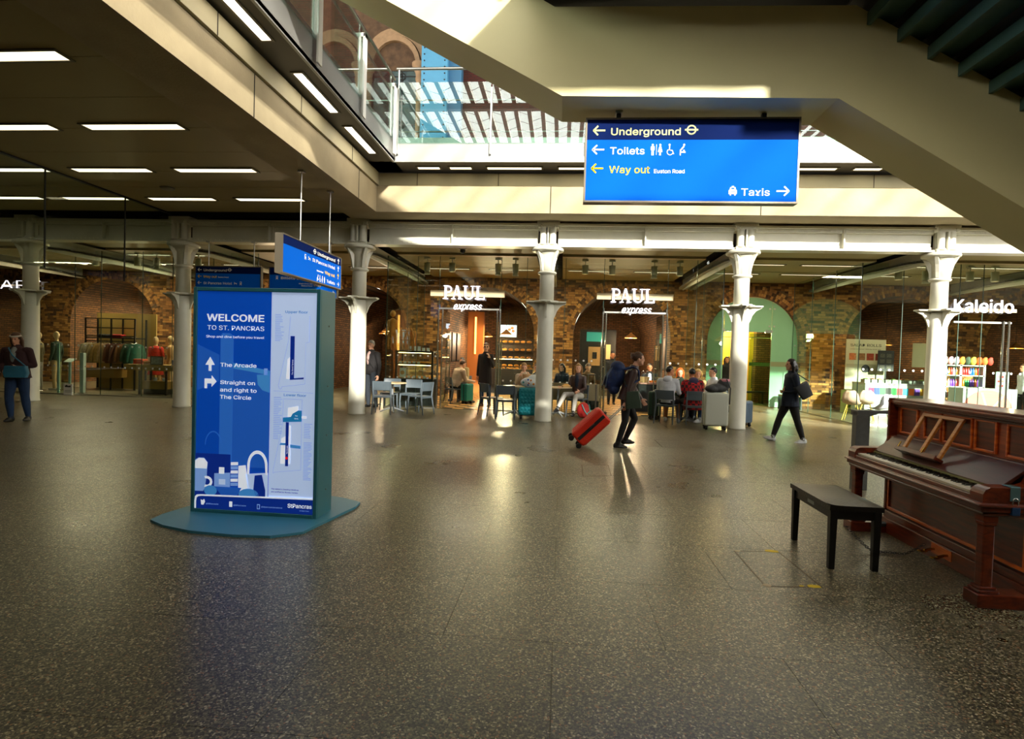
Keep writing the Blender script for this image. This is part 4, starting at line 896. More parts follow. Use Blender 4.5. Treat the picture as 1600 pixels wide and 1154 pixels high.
# doors standing open, pull bars, sign beams and lettering
PAULF = {}
def letter_P(w, h, t): return None
def serif_text(parent, x, z, h, mt_):                       # PAUL in slab serif capitals
    t = h*.16; sr = h*.1; q = []
    def stem(m, cx, z0, z1, w): m.box((cx-w/2, -.03, z0), (cx+w/2, 0, z1))
    def srf(m, cx, z0, w): m.box((cx-w/2, -.03, z0), (cx+w/2, 0, z0+sr*.55))
    a = MB(); stem(a, x+.1*h, z, z+h, t); srf(a, x+.1*h, z, .38*h); a.box((x-.06*h, -.03, z+h-sr*.55), (x+.2*h, 0, z+h)); n = 12     # P
    for i in range(n):
        a0 = -PI/2+PI*i/n; a1 = -PI/2+PI*(i+1)/n
        a.prism([(x+.3*h+R*math.cos(v), z+.72*h+R*math.sin(v)) for R, v in ((.17*h, a0), (.28*h, a0), (.28*h, a1), (.17*h, a1))], -.03, 0)
    a.box((x+.1*h, -.03, z+.89*h), (x+.31*h, 0, z+h)); a.box((x+.1*h, -.03, z+.44*h), (x+.31*h, 0, z+.55*h)); q.append(a)
    X = x+.95*h; a = MB()                                                                                    # A
    a.prism([(X-.3*h, z), (X-.22*h, z), (X+.02*h, z+h), (X-.06*h, z+h)], -.03, 0); a.prism([(X+.18*h, z), (X+.34*h, z), (X+.08*h, z+h), (X-.06*h, z+h)], -.03, 0)
    a.box((X-.2*h, -.03, z+.3*h), (X+.22*h, 0, z+.38*h)); srf(a, X-.26*h, z, .3*h); srf(a, X+.27*h, z, .34*h); q.append(a)
    X = x+1.85*h; a = MB(); stem(a, X-.27*h, z+.28*h, z+h, t); stem(a, X+.27*h, z+.28*h, z+h, t*.6); srf(a, X-.27*h, z+h-sr*.55, .36*h); srf(a, X+.27*h, z+h-sr*.55, .32*h)   # U
    for i in range(n):
        a0 = PI+PI*i/n; a1 = PI+PI*(i+1)/n
        a.prism([(X+R*math.cos(v)*1.0, z+.3*h+R*math.sin(v)*.92) for R, v in ((.22*h, a0), (.34*h, a0), (.34*h, a1), (.22*h, a1))], -.03, 0)
    q.append(a)
    X = x+2.5*h; a = MB(); stem(a, X, z, z+h, t); srf(a, X, z+h-sr*.55, .38*h); a.box((X-.18*h, -.03, z), (X+.52*h, 0, z+.1*h)); a.box((X+.44*h, -.03, z), (X+.53*h, 0, z+.3*h)); q.append(a)
    for a in q: a.build('letter', mt_, parent)
for k, (a, b, sx0, sx1) in enumerate(((xd[0], xd[1], 672, 788), (xd[2], xd[3], 933, 1053))):
    p0 = py(sx0, 457+5*k, YG-.15); p1 = py(sx1, 457+5*k, YG-.15); Ls = p1.x-p0.x
    sg = thing('cafe_sign', (p0.x, YG-.15, p0.z), 0, ['illuminated PAUL express sign over the doorway beside the pastry case', 'illuminated PAUL express sign over the doorway behind the woman with the red suitcase'][k], 'sign', 'cafe fascia signs')
    MB().box((0, .05, -.08), (Ls, .13, .08)).build('sign_bar', WOODW, sg)
    h = .36; xs_ = (py(692, 457, YG-.15).x if k == 0 else py(954, 462, YG-.15).x)-p0.x
    serif_text(sg, xs_+.04, -.16, h, EMW)
    text('lettering', 'express', .36, EMW, sg, (xs_+.28, 0, -.43), shear=.35, bold=.004, width=.76, depth=.03)
    d = thing('cafe_door', (a, YG, 0), 0, ['tall glass double door standing open beside the pastry case', 'tall glass double door standing open behind the woman with the red suitcase'][k], 'door', 'open glass cafe doors')
    wd = b-a
    for x in (0, .09, wd-.09, wd): MB().tube((x, -.04 if x in (0, wd) else .06, .0), (x, -.04 if x in (0, wd) else .06, 2.72), .022, n=10).build('post', CHROME, d)
    MB().box((0, -.01, 2.70), (wd, .03, 2.74)).build('transom', STEEL, d)
    for x in (.02, wd*.4, wd*.6, wd-.02): MB().box((x-.012, -.03, 2.66), (x+.012, .04, 2.82)).build('patch_fitting', CHROME, d)
    for s, x in ((1, .1), (-1, wd-.1)):
        lf = MB().box((x-.006, .1, .03), (x+.006, 1.05, 2.68)).build('leaf', GLASS, d)
        for xo in (-.05, .05): MB().tube((x+xo, .9, .55), (x+xo, .9, 1.9), .016, n=8).build('pull_bar', CHROME, lf)
        for zz in (.65, 1.25, 1.8): MB().tube((x-.05, .9, zz), (x+.05, .9, zz), .01, n=6).build('pull_bolt', CHROME, lf)
# spotlights under the back ceiling
SPB = mat('spot_grey', 'd0ccb4', .45); SPE = emis('spot_glow', 'ffd9a0', 14)
for i, (px_, on) in enumerate(((668, 0), (707, 1), (779, 0), (806, 0), (915, 1), (957, 1), (1023, 0), (1063, 1), (1405, 1), (1448, 0), (1517, 1), (1556, 1), (150, 1), (215, 1), (245, 0), (52, 1), (310, 0))):
    p = py(px_, 405, 15.9)
    t = thing('spotlight', (p.x, 15.9, 4.14), 0, ('lit' if on else 'unlit')+' grey cylinder spotlight above the '+('clothes shop' if px_ < 400 else 'pastry case doorway' if px_ < 820 else 'second cafe doorway' if px_ < 1200 else 'kiosk front'), 'spotlight', ('lit' if on else 'unlit')+' ceiling spotlights')
    MB().cbox((0, 0, -.02), (.16, .09, .04)).build('mount', SPB, t); MB().tube((0, 0, -.04), (0, 0, -.14), .015, n=8).build('stem', SPB, t)
    MB().lathe([(.085, -.14), (.085, -.36), (.08, -.38), (.07, -.38), (.07, -.34)], n=16).build('can', SPB, t)
    if on: MB().lathe([(.068, -.345), (.0, -.35)], n=16).build('bulb', SPE, t)
    else: MB().lathe([(.06, -.38), (.09, -.46), (.085, -.46), (.05, -.38)], n=16).build('hood', SPB, t)
cam_ = thing('security_camera', (py(723, 392, 14.5).x, 14.5, 4.19), 0, 'black dome security camera under the bay ceiling', 'camera')
MB().cbox((0, 0, -.03), (.2, .14, .06)).build('mount', SPB, cam_); MB().ball((0, 0, -.09), .07, 12, 8).build('dome', mat('camera_black', '080808', .15), cam_)
# ---- green glazed arch with doorway
GG = mat('green_glass', '7fae8c', .12, vary=.04, scale=2); GG2 = mat('green_glass_dark', '3f7352', .12); YELW = emis('yellow_lobby', 'f0c040', .8); BAND = mat('glass_band', '7f8460', .3)
ga = thing('glazed_arch', (6.34, YW+.12, 0), 0, 'green glass screen filling the brick arch with an open doorway', 'glass screen')
dl, dr, dt = -.92, .62, 2.5
def apoly(xa, xb, za):     # arch slice from xa to xb above za
    pts = [(xa, za), (xb, za)]; n = 12
    for i in range(n+1):
        x = xb+(xa-xb)*i/n; pts.append((x, SPR+math.sqrt(max(0, 1.478**2-x*x))))
    return pts
for xa, xb, za in ((-1.478, dl-.01, .02), (dr+.01, 1.478, .02), (dl, -.15, dt+.02), (-.14, dr, dt+.02)):
    MB().prism(apoly(xa, xb, za), 0, .02).build('pane', GG, ga)
MB().box((-1.47, -.004, 1.38), (dl-.02, -.001, 1.54)).build('band', BAND, ga); MB().box((dr+.02, -.004, 1.38), (1.47, -.001, 1.54)).build('band', BAND, ga)
for x, z_ in ((.55, 2.72), (.7, 2.72), (.55, 3.3), (.7, 3.3), (1.4, 2.1), (-.98, 3.0), (-.98, 2.6)): MB().tube((x, -.02, z_), (x, 0, z_), .03, n=10).build('patch_fitting', STEEL, ga)
MB().box((dl-.02, -.02, dt), (dl+.03, .05, dt+.09)).box((dr-.2, -.02, dt), (dr+.04, .05, dt+.09)).build('hinge_plate', STEEL, ga)
lf = MB().box((0, -.006, .03), (.8, .006, dt)).build('door_leaf', glass_mat('green_leaf', (.6, .85, .66), 1.5), ga, (dr, .05, 0), 2.2)
MB().box((0, -.012, 1.38), (.8, -.007, 1.5)).build('band', BAND, lf); MB().tube((.7, -.05, .6), (.7, -.05, 1.6), .015, n=8).build('pull_bar', CHROME, lf)
lb = struct(thing('wall_lobby', (6.34, 0, 0)))
MB().box((-1.45, 22.8, 0), (1.0, 22.9, 3.4)).build('panel', mat('lobby_yellow', 'b58d20', .6), lb); MB().box((.85, 22.3, 0), (1.45, 22.6, 3.2)).build('panel', BRICKX, lb)
for x_ in (-.7, .5):
    strip((6.34+x_, 20.9, 2.36), .8, .2, 'x', 'warm lamp over the lobby behind the green glass', 'lobby lamps', emis('lobby_lamp', 'ffd070', 25))
bn2 = thing('lobby_bench', (6.9, 21.9, 0), 0, 'dark low bench inside the lobby doorway', 'bench'); MB().box((-.6, -.2, .38), (.5, .2, .44)).build('seat', BLACKM, bn2)
for x in (-.5, .4): MB().box((x-.03, -.18, 0), (x+.03, .18, .38)).build('leg', BLACKM, bn2)
wb2 = thing('wooden_bench', (7.75, 19.75, 0), 0, 'small dark framed bench outside the green glass', 'bench'); MB().box((-.55, -.18, .42), (.1, .18, .47)).build('seat', mat('bench_wood', '6a4a2c', .6), wb2)
for x in (-.53, .06): MB().box((x-.02, -.18, 0), (x+.02, .18, .42)).build('leg', BLACKM, wb2)
# ---- Kaleido shopfront
xk = py(1340, 600, YG).x
jk = [1.0, 2.35, 2.9, 4.6, 5.4]
kf = front('kiosk_shopfront', (xk, YG, 0), 0, 7.2, jk, 'frameless glass kiosk front beside the Kaleido lettering', low=False)
front('side_glass', (xk, YG, 0), PI/2, 4.3, [1.4, 2.9], 'green edged glass return in front of the salad rolls poster', dots=False)
for px_ in (1563, 1572): MB().tube((py(px_, 560, YG).x-xk, -.05, 0), (py(px_, 560, YG).x-xk, -.05, 2.72), .025, n=10).build('door_post', CHROME, kf)
MB().box((py(1490, 500, YG).x-xk, -.02, 2.66), (py(1580, 500, YG).x-xk, .03, 2.7)).build('transom', STEEL, kf)
p = py(1488, 487, YG-.12); ks = thing('kiosk_sign', (p.x, YG-.12, p.z), 0, 'white lettering sign reading Kaleido', 'sign')
wk_ = py(1581, 487, YG-.12).x-p.x
text('lettering', 'Kaleido', .62, EMW, ks, (0, 0, 0), width=wk_, bold=.003, depth=.03); MB().box((.1, .05, .02), (wk_+.15, .1, .1)).build('sign_bar', WOODW, ks)
# ---- clothes shop front on the left
xs0 = py(58, 600, YG).x
cf = front('clothes_shopfront', (xs0, YG, 0), 0, 6.6, [1.15, 1.95, 3.2, 4.1, 5.3], 'frameless glass clothes shop front with two rows of frosted dots')
MB().box((-.06, -.05, 0), (.04, .05, 2.6)).build('door_post', BLACKM, cf)
cf2 = front('clothes_shopfront', (xs0-5.2, YG, 0), 0, 5.1, [1.7, 3.4], 'frameless glass front under the outlined lettering beside the iron column', dots=False)
p = py(0, 451, YG-.12); sgn = thing('shop_sign', (p.x-.02, YG-.12, p.z), 0, 'thin outlined white shop lettering partly hidden by an iron column', 'sign'); wS = py(62, 451, YG-.12).x-p.x
text('lettering', 'ART', .5, EMW, sgn, (0, 0, 0), width=wS, depth=.02, bold=-.022); MB().box((0, .05, .1), (wS, .08, .14)).build('sign_bar', WOODW, sgn)
# checkered cafe floor
CK = [mat('checker_cream', 'd8a860', .35), mat('checker_black', '1a130c', .35)]
ck = [MB(), MB()]
ckt = struct(thing('floor_cafe', (0, 0, 0)))
cm = [MB().box((0, 0, 0), (.3, .3, .006)).mesh('tile', m_) for m_ in CK]; big = [MB(), MB()]; n = 0
for j in range(20):
    for i in range(-15, 16):
        x, y = i*.3+0.05, 15.6+j*.3
        if not (xL+.1 < x < xR-.3): continue
        if j < 9 and n < 270: share('tile', cm[(i+j) % 2], ckt, (x, y, 0)); n += 1
        else: big[(i+j) % 2].box((x, y, 0), (x+.3, y+.3, .006))
bj = MB(); 
for q in (0, 1): bj.add(big[q].v, big[q].f, q)
tag(bj.build('tiles_far', CK, ckt), kind='stuff')
# ================================================================ people
SKIN = {k: mat('skin_'+k, c, .5, spec=.35) for k, c in (('fair', 'd9a487'), ('tan', 'b87a55'), ('mid', 'c58d6c'))}
EYE = mat('eye_dark', '140d0a', .2); LIP = mat('lips', '9c5548', .5)
def cloth(name, c, rough=.85, vary=.12, scale=14): return mat('cloth_'+name, c, rough, vary=vary, scale=scale, bump=.25, bscale=40)
def V(*a): return Vector(a)
class Body:
    def __init__(s): s.mb = MB(); s.mats = []
    def mi(s, m):
        if m not in s.mats: s.mats.append(m)
        return s.mats.index(m)
    def limb(s, pts, rs, m, n=12):
        k = s.mi(m); s.mb.path(pts, rs, n, k)
        for p, r in zip(pts, rs): s.mb.ball(tuple(p), r*.985, 10, 7, k)
    def ellip(s, c, r, m, rot=None):
        M = Matrix.Translation(c) @ (rot.to_4x4() if rot else Matrix.Identity(4)); s.mb.ball((0, 0, 0), r, 16, 11, s.mi(m), M)
    def rings(s, rs, m, n=18):        # rs: (center, right, fwd, a, b)
        R = []
        for c, rt, fw, a, b in rs: R.append([c+rt*(a*math.cos(2*PI*i/n))+fw*(b*math.sin(2*PI*i/n)) for i in range(n)])
        s.mb.loft(R, s.mi(m))
    def finish(s, name, parent, vox):
        me = s.mb.mesh(name, s.mats); o = bpy.data.objects.new(name, me); COL.objects.link(o)
        md = o.modifiers.new('r', 'REMESH'); md.mode = 'VOXEL'; md.voxel_size = vox; md.use_smooth_shade = True
        sm = o.modifiers.new('s', 'SMOOTH'); sm.factor = .5; sm.iterations = 3
        dg = bpy.context.evaluated_depsgraph_get(); m2 = bpy.data.meshes.new_from_object(o.evaluated_get(dg))
        bv = BVHTree.FromPolygons(s.mb.v, s.mb.f); idx = s.mb.m; ids = []
        for p in m2.polygons:
            h = bv.find_nearest(p.center); ids.append(idx[h[2]] if h[2] is not None else 0)
        m2.materials.clear()
        for mm in s.mats: m2.materials.append(mm)
        m2.polygons.foreach_set('material_index', ids); m2.polygons.foreach_set('use_smooth', [True]*len(ids))
        bpy.data.objects.remove(o); bpy.data.meshes.remove(me)
        q = bpy.data.objects.new(name, m2); COL.objects.link(q); q.parent = parent; return q
def nz(v): return Vector(v).normalized()
def person(loc, rz, label, H=1.68, top=None, pants=None, skin='fair', shoe=None, hair=None, hairstyle='short', lean=(0, 0, 1), head_dir=(0, 1, 0),
           ua=((.18, -.1, -1), (-.18, -.1, -1)), fa=((.1, .25, -1), (-.1, .25, -1)), th=((0, .1, -1), (0, -.05, -1)), sh=((0, -.1, -1), (0, -.2, -1)), ft=((.1, 1, 0), (-.1, 1, 0)),
           pelvis=None, bulk=1.0, coat=0.0, sleeve=True, bare_shin=False, collar=True, inner=None, vox=.011, sit=False, curl=.6, heel=(0, 0)):
    """local frame: faces +y, right is +x.  index 0 = right limb."""
    S = H/1.70; top = top; k = Body(); sk = SKIN[skin]
    root = thing('person', loc, rz, label, 'person')
    T = nz(lean); FW = (V(0, 1, 0)-T*T.y).normalized(); RT = FW.cross(T).normalized()
    hipz = pelvis[2] if pelvis else None
    thl, shl = .42*S, .42*S
    if hipz is None:      # put the lower foot on the ground
        lo = min((nz(th[i])*thl+nz(sh[i])*shl).z-heel[i] for i in (0, 1)); hipz = -lo+.085*S
    P = V(pelvis[0] if pelvis else 0, pelvis[1] if pelvis else 0, hipz)
    b = bulk
    ch = P+T*.30*S; nb = P+T*.51*S
    # torso
    inn = inner or top
    k.rings([(P-T*.07*S, RT, FW, .15*S*b, .105*S*b), (P+T*.02*S, RT, FW, .165*S*b, .12*S*b), (P+T*.14*S, RT, FW, .145*S*b, .105*S*b), (ch, RT, FW, .168*S*b, .12*S*b), (P+T*.42*S, RT, FW, .18*S*b, .108*S*b), (P+T*.485*S, RT, FW, .13*S*b, .085*S), (nb+T*.02*S, RT, FW, .065*S, .062*S)], top)
    if inner: k.ellip(ch+FW*.06*S*b+T*.02*S, (.075*S, .07*S*b, .2*S), inner, Matrix((RT, FW, T)).transposed())
    if coat:
        c0 = P-V(0, 0, coat*S); fw2 = V(0, 1, 0)
        k.rings([(c0, RT, fw2, .205*S*b, .155*S*b), (P-T*.06*S, RT, FW, .185*S*b, .14*S*b), (P+T*.12*S, RT, FW, .165*S*b, .125*S*b), (ch, RT, FW, .17*S*b, .12*S*b)], top)
    # neck and head
    hd = nz(head_dir); k.limb([nb-T*.02*S, nb+T*.07*S+hd*.012*S], [.056*S, .05*S], sk)
    hc = nb+T*.165*S+hd*.03*S; up = (T-hd*T.dot(hd)).normalized(); rt = hd.cross(up); RM = Matrix((rt, hd, up)).transposed()
    def hp(x, y, z): return hc+rt*(x*S)+hd*(y*S)+up*(z*S)
    k.ellip(hc+up*.015*S, (.073*S, .09*S, .105*S), sk, RM); k.ellip(hp(0, .03, -.055), (.056*S, .058*S, .06*S), sk, RM)
    k.ellip(hp(0, .092, -.018), (.013*S, .02*S, .024*S), sk, RM); k.ellip(hp(0, .083, .012), (.011*S, .012*S, .03*S), sk, RM)
    k.ellip(hp(0, .083, -.062), (.024*S, .01*S, .009*S), LIP, RM); k.ellip(hp(0, .076, -.092), (.022*S, .018*S, .016*S), sk, RM)
    for s_ in (-1, 1): k.ellip(hp(s_*.074, -.005, -.01), (.012*S, .022*S, .032*S), sk, RM)
    if collar: k.rings([(nb-T*.03*S, RT, FW, .1*S, .09*S), (nb+T*.015*S, RT, FW, .085*S, .08*S), (nb+T*.045*S, RT, FW, .078*S, .074*S)], top)
    joints = {'head': hc, 'neck': nb, 'up': up, 'hd': hd, 'rt': rt, 'T': T, 'FW': FW, 'RT': RT, 'P': P, 'ch': ch}
    # legs
    for i, sx in ((0, 1), (1, -1)):
        hp0 = P+RT*(sx*.088*S)-T*.03*S; kn = hp0+nz(th[i])*thl; an = kn+nz(sh[i])*shl
        k.limb([hp0, hp0.lerp(kn, .5), kn], [.092*S*b, .08*S*b, .06*S*b], pants)
        if bare_shin: k.limb([kn, kn.lerp(an, .35), an], [.056*S, .058*S, .036*S], sk)
        else: k.limb([kn, kn.lerp(an, .35), an], [.06*S*b, .06*S*b, .044*S], pants)
        f = nz(ft[i]); sd = f.cross(V(0, 0, 1)).normalized() if abs(f.z) < .95 else V(1, 0, 0); un = sd.cross(f)
        base = an-un*.045*S; fm = Matrix((sd, f, un)).transposed()
        k.ellip(base+f*.06*S, (.044*S, .125*S, .036*S), shoe, fm); k.ellip(base-f*.02*S+un*.02*S, (.043*S, .055*S, .06*S), shoe, fm); k.ellip(base+f*.06*S+un*.025*S, (.036*S, .07*S, .035*S), shoe, fm)
        k.limb([an+nz(sh[i])*-.07*S, an], [.046*S, .045*S], shoe if not bare_shin else sk)
        joints['ankle%d' % i] = an; joints['knee%d' % i] = kn
    # arms and hands
    for i, sx in ((0, 1), (1, -1)):
        s0 = P+T*.435*S+RT*(sx*.165*S*b); el = s0+nz(ua[i])*.28*S; wr = el+nz(fa[i])*.25*S
        k.limb([s0-RT*(sx*.04*S), s0, s0.lerp(el, .5), el], [.07*S*b, .066*S*b, .054*S*b, .046*S*b], top)
        k.limb([el, el.lerp(wr, .4), wr], [.046*S*b, .043*S*b, .032*S*b], top if sleeve else sk)
        d = nz(fa[i]); k.limb([wr-d*.01*S, wr+d*.025*S], [.026*S, .025*S], sk)
        inn_ = (RT*(-sx)); pn = (inn_-d*inn_.dot(d)); pn = pn.normalized() if pn.length > .05 else FW      # palm normal
        ac = d.cross(pn).normalized()                                                                     # across the knuckles
        if ac.dot(FW) < 0: ac = -ac
        pc = wr+d*.06*S; k.ellip(pc, (.016*S, .04*S, .046*S), sk, Matrix((pn, ac, d)).transposed())
        for j, L in enumerate((.07, .08, .074, .058)):
            r0 = pc+ac*((.03-.02*j)*S)+d*.035*S; m1 = r0+(d*math.cos(curl*.6)+pn*math.sin(curl*.6))*L*.5*S; m2 = m1+(d*math.cos(curl*1.7)+pn*math.sin(curl*1.7))*L*.5*S
            k.limb([r0, m1, m2], [.0098*S, .0094*S, .0085*S], sk, 8)
        t0 = wr+d*.03*S+ac*.028*S; t1 = t0+(d*.6+ac*.75+pn*.3).normalized()*.038*S; t2 = t1+(d*.9+ac*.15+pn*.45).normalized()*.032*S
        k.limb([t0, t1, t2], [.013*S, .011*S, .0095*S], sk, 8)
        joints['wrist%d' % i] = wr; joints['palm%d' % i] = pc; joints['el%d' % i] = el; joints['sh%d' % i] = s0
    k.finish('body', root, vox)
    for s_ in (-1, 1): MB().ball(tuple(hp(s_*.03, .078, .012)), (.011*S, .011*S, .009*S), 8, 6).build('eye', EYE, root)
    # hair
    if hair:
        hm_ = Body(); 
        hm_.ellip(hp(0, -.012, .032), (.082*S, .096*S, .1*S), hair, RM)
        if hairstyle in ('long', 'bob'):
            L = .26 if hairstyle == 'long' else .16
            hm_.ellip(hp(0, -.05, -.03), (.085*S, .07*S, .12*S), hair, RM)
            for s_ in (-1, 1): hm_.limb([hp(s_*.07, -.005, .05), hp(s_*.085, -.02, -.04), hp(s_*.075, -.02, -.04-L*.6)], [.03*S, .034*S, .026*S], hair)
            hm_.limb([hp(0, -.06, 0), hp(0, -.08, -.1), hp(0, -.075, -L*.9)], [.07*S, .07*S, .05*S], hair)
        if hairstyle == 'bun':
            hm_.ellip(hp(0, -.1, .06), (.05*S, .045*S, .045*S), hair, RM)
            for q in range(5): hm_.limb([hp(.01*q-.02, -.1, .08), hp(.03*q-.06, -.14, .1-.03*q)], [.016*S, .009*S], hair)
        if hairstyle == 'pony': hm_.limb([hp(0, -.09, .05), hp(0, -.14, 0), hp(0, -.13, -.12)], [.035*S, .035*S, .02*S], hair)
        # carve the face: drop hair volume in front by adding nothing there
        me = hm_.mb; o = bpy.data.objects.new('h', me.mesh('hair', hm_.mats)); COL.objects.link(o)
        md = o.modifiers.new('r', 'REMESH'); md.mode = 'VOXEL'; md.voxel_size = .01
        dg = bpy.context.evaluated_depsgraph_get(); m2 = bpy.data.meshes.new_from_object(o.evaluated_get(dg)); bpy.data.objects.remove(o)
        bm = bmesh.new(); bm.from_mesh(m2); dl_ = []
        for v in bm.verts:
            q = v.co-hc; y = q.dot(hd)/S; z = q.dot(up)/S; x = abs(q.dot(rt))/S
            hl = .045 if hairstyle != 'bald' else .09
            if y > .03+(.035 if z > .06 else 0) and z < hl+.02 and x < .062 : dl_.append(v)
            elif hairstyle == 'short' and (z < -.035 or (y > .015 and z < .045)): dl_.append(v)
        bmesh.ops.delete(bm, geom=dl_, context='VERTS')
        for v in bm.verts: v.co += V(*[random.uniform(-.002, .002) for _ in range(3)])
        for f in bm.faces: f.smooth = True
        bm.to_mesh(m2); bm.free(); m2.materials.clear(); m2.materials.append(hair)
        ho = bpy.data.objects.new('hair', m2); COL.objects.link(ho); ho.parent = root
        so = ho.modifiers.new('t', 'SOLIDIFY'); so.thickness = .006; so.offset = -1
    root['_s'] = S
    return root, joints
HB = mat('hair_brown', '4a2d18', .5, vary=.3, scale=40); HBL = mat('hair_blonde', '8a6231', .5, vary=.35, scale=40); HK = mat('hair_black', '0e0b0c', .35, vary=.2, scale=40); HG = mat('hair_grey', '9a968e', .6, vary=.2, scale=40); HR = mat('hair_red', 'c25514', .5, vary=.3, scale=40)
C_BLACK = cloth('black', '0d0c0d'); C_DARK = cloth('charcoal', '1c191b'); C_NAVY = cloth('navy', '0f1b2e'); C_JEAN = cloth('jeans', '1c3557'); C_MAR = cloth('maroon', '2e1216'); C_GREYW = cloth('hoodie', 'b9bcc2'); C_BEIGE = cloth('beige_puffer', 'b09a80'); C_OLIVE = cloth('khaki_shirt', '8a7a54'); C_WHITE = cloth('white_tee', 'd8dce4'); C_GREEN = cloth('dark_green', '16301f'); C_WPANT = cloth('pale_trousers', 'b8b4ac'); C_PUF = cloth('brown_puffer', '3a2420', .4); C_STRIPE = cloth('pink_shirt', 'b99a94'); S_BLK = mat('shoe_black', '0b0a0a', .4); S_WHT = mat('shoe_white', 'c9ccd0', .55); S_GRY = mat('shoe_grey', '7f858c', .6)
def plaid():
    M = bpy.data.materials.new('cloth_plaid'); M.use_nodes = True; nt = M.node_tree; b = nt.nodes['Principled BSDF']; b.inputs['Roughness'].default_value = .9
    tc = nt.nodes.new('ShaderNodeTexCoord'); c = nt.nodes.new('ShaderNodeTexChecker'); c.inputs['Scale'].default_value = 14; nt.links.new(tc.outputs['Object'], c.inputs[0])
    c.inputs[1].default_value = (*srgb('b3171a'), 1); c.inputs[2].default_value = (*srgb('15151d'), 1); w = nt.nodes.new('ShaderNodeTexWave'); w.inputs['Scale'].default_value = 4.5; w.bands_direction = 'Z'; nt.links.new(tc.outputs['Object'], w.inputs[0])
    mx = nt.nodes.new('ShaderNodeMix'); mx.data_type = 'RGBA'; mx.inputs[7].default_value = (*srgb('7a1016'), 1); nt.links.new(w.outputs['Fac'], mx.inputs[0]); nt.links.new(c.outputs[0], mx.inputs[6])
    ml = nt.nodes.new('ShaderNodeMath'); ml.operation = 'MULTIPLY'; ml.inputs[1].default_value = .45; nt.links.new(w.outputs['Fac'], ml.inputs[0]); nt.links.new(ml.outputs[0], mx.inputs[0])
    nt.links.new(mx.outputs[2], b.inputs['Base Color']); return M
C_PLAID = plaid()
def attach(mb, name, mt_, par, **k): return mb.build(name, mt_, par, **k)
DOWN = (0, 0, -1)
# ---- walking woman with backpack and red suitcase (walks towards +x)
g = gp(975, 698)
ww, J = person((g.x, g.y, 0), -PI/2, 'woman in brown jacket and black leggings striding with a navy backpack', 1.66, C_PUF, C_BLACK, 'fair', S_BLK, HB, 'bun', lean=(0, .26, 1), head_dir=(0, 1, -.06),
    ua=((.12, -.32, -1), (-.12, .15, -1)), fa=((.02, -.2, -1), (.25, .55, -.8)), th=((0, .0, -1), (0, .5, -1)), sh=((0, -.3, -1), (0, -.42, -1)), ft=((.1, 1, 0), (-.1, 1, .02)), inner=C_DARK, vox=.009, heel=(0, .0), coat=.06)
S_ = ww['_s']
NAVY = mat('backpack_navy', '0c2450', .75, vary=.5, scale=12, bump=1.0, bscale=16)
T, FWv, RTv = J['T'], J['FW'], J['RT']
bp_ = thing('backpack', (g.x, g.y, 0), -PI/2, 'large navy hiking backpack worn by the walking woman', 'backpack')
c = J['ch']-FWv*.25-T*.04; Mb = Matrix.Translation(c) @ Matrix((RTv, FWv, T)).transposed().to_4x4()
k = Body(); k.mb.ball((0, 0, 0), (.17, .14, .25), 16, 12, k.mi(NAVY), Mb); k.mb.ball((0, -.02, .17), (.16, .13, .12), 16, 10, 0, Mb); k.mb.ball((0, -.08, -.1), (.13, .1, .13), 14, 9, 0, Mb); k.mb.ball((0, .02, -.2), (.15, .1, .1), 14, 9, 0, Mb)
k.finish('pack_body', bp_, .012)
for s_ in (-1, 1):
    sh_ = J['sh0'] if s_ > 0 else J['sh1']; q = sh_-RTv*(s_*.05)
    MB().path([c+RTv*(s_*.1)+T*.17+FWv*.08, q+T*.085-FWv*.03, q+T*.05+FWv*.07, q-T*.1+FWv*.125, c+RTv*(s_*.15)-T*.1+FWv*.18], .02, 8).build('shoulder_strap', NAVY, bp_)
    MB().path([c+RTv*(s_*.09)+T*.2-FWv*.1, c+RTv*(s_*.1)-FWv*.16, c+RTv*(s_*.08)-T*.2-FWv*.13], .008, 6).build('compression_strap', mat('strap_light', '5f7590', .7), bp_)
MB().box((-.1, -.19, -.2), (.1, -.175, -.02), M=Mb).build('front_pocket', mat('backpack_navy_dark', '081632', .75), bp_, bevel=.006)
hb = thing('handbag', (g.x, g.y, 0), -PI/2, 'dark green shoulder bag across the walking woman', 'handbag')
c2 = J['P']+RTv*.21+FWv*.1-V(0, 0, .02); Mh = Matrix.Translation(c2) @ Matrix.Rotation(.1, 4, 'X'); GBAG = mat('green_leather', '2a3a2c', .45, vary=.15, scale=6)
MB().loft([[Mh @ V(.045*a, b_*w, z_) for a, b_ in ((1, -1), (1, 1), (-1, 1), (-1, -1))] for z_, w in ((-.15, .13), (-.05, .13), (.1, .105), (.14, .1))]).build('bag_body', GBAG, hb, bevel=.02, seg=3)
MB().path([c2+FWv*.1+V(0, 0, .13), J['ch']+FWv*.14-RTv*.05, J['sh1']+T*.07+RTv*.06, J['sh1']+T*.06-FWv*.06+RTv*.06, J['ch']-FWv*.14+RTv*.05, c2-FWv*.1+V(0, 0, .13)], .008, 6).build('strap', GBAG, hb)
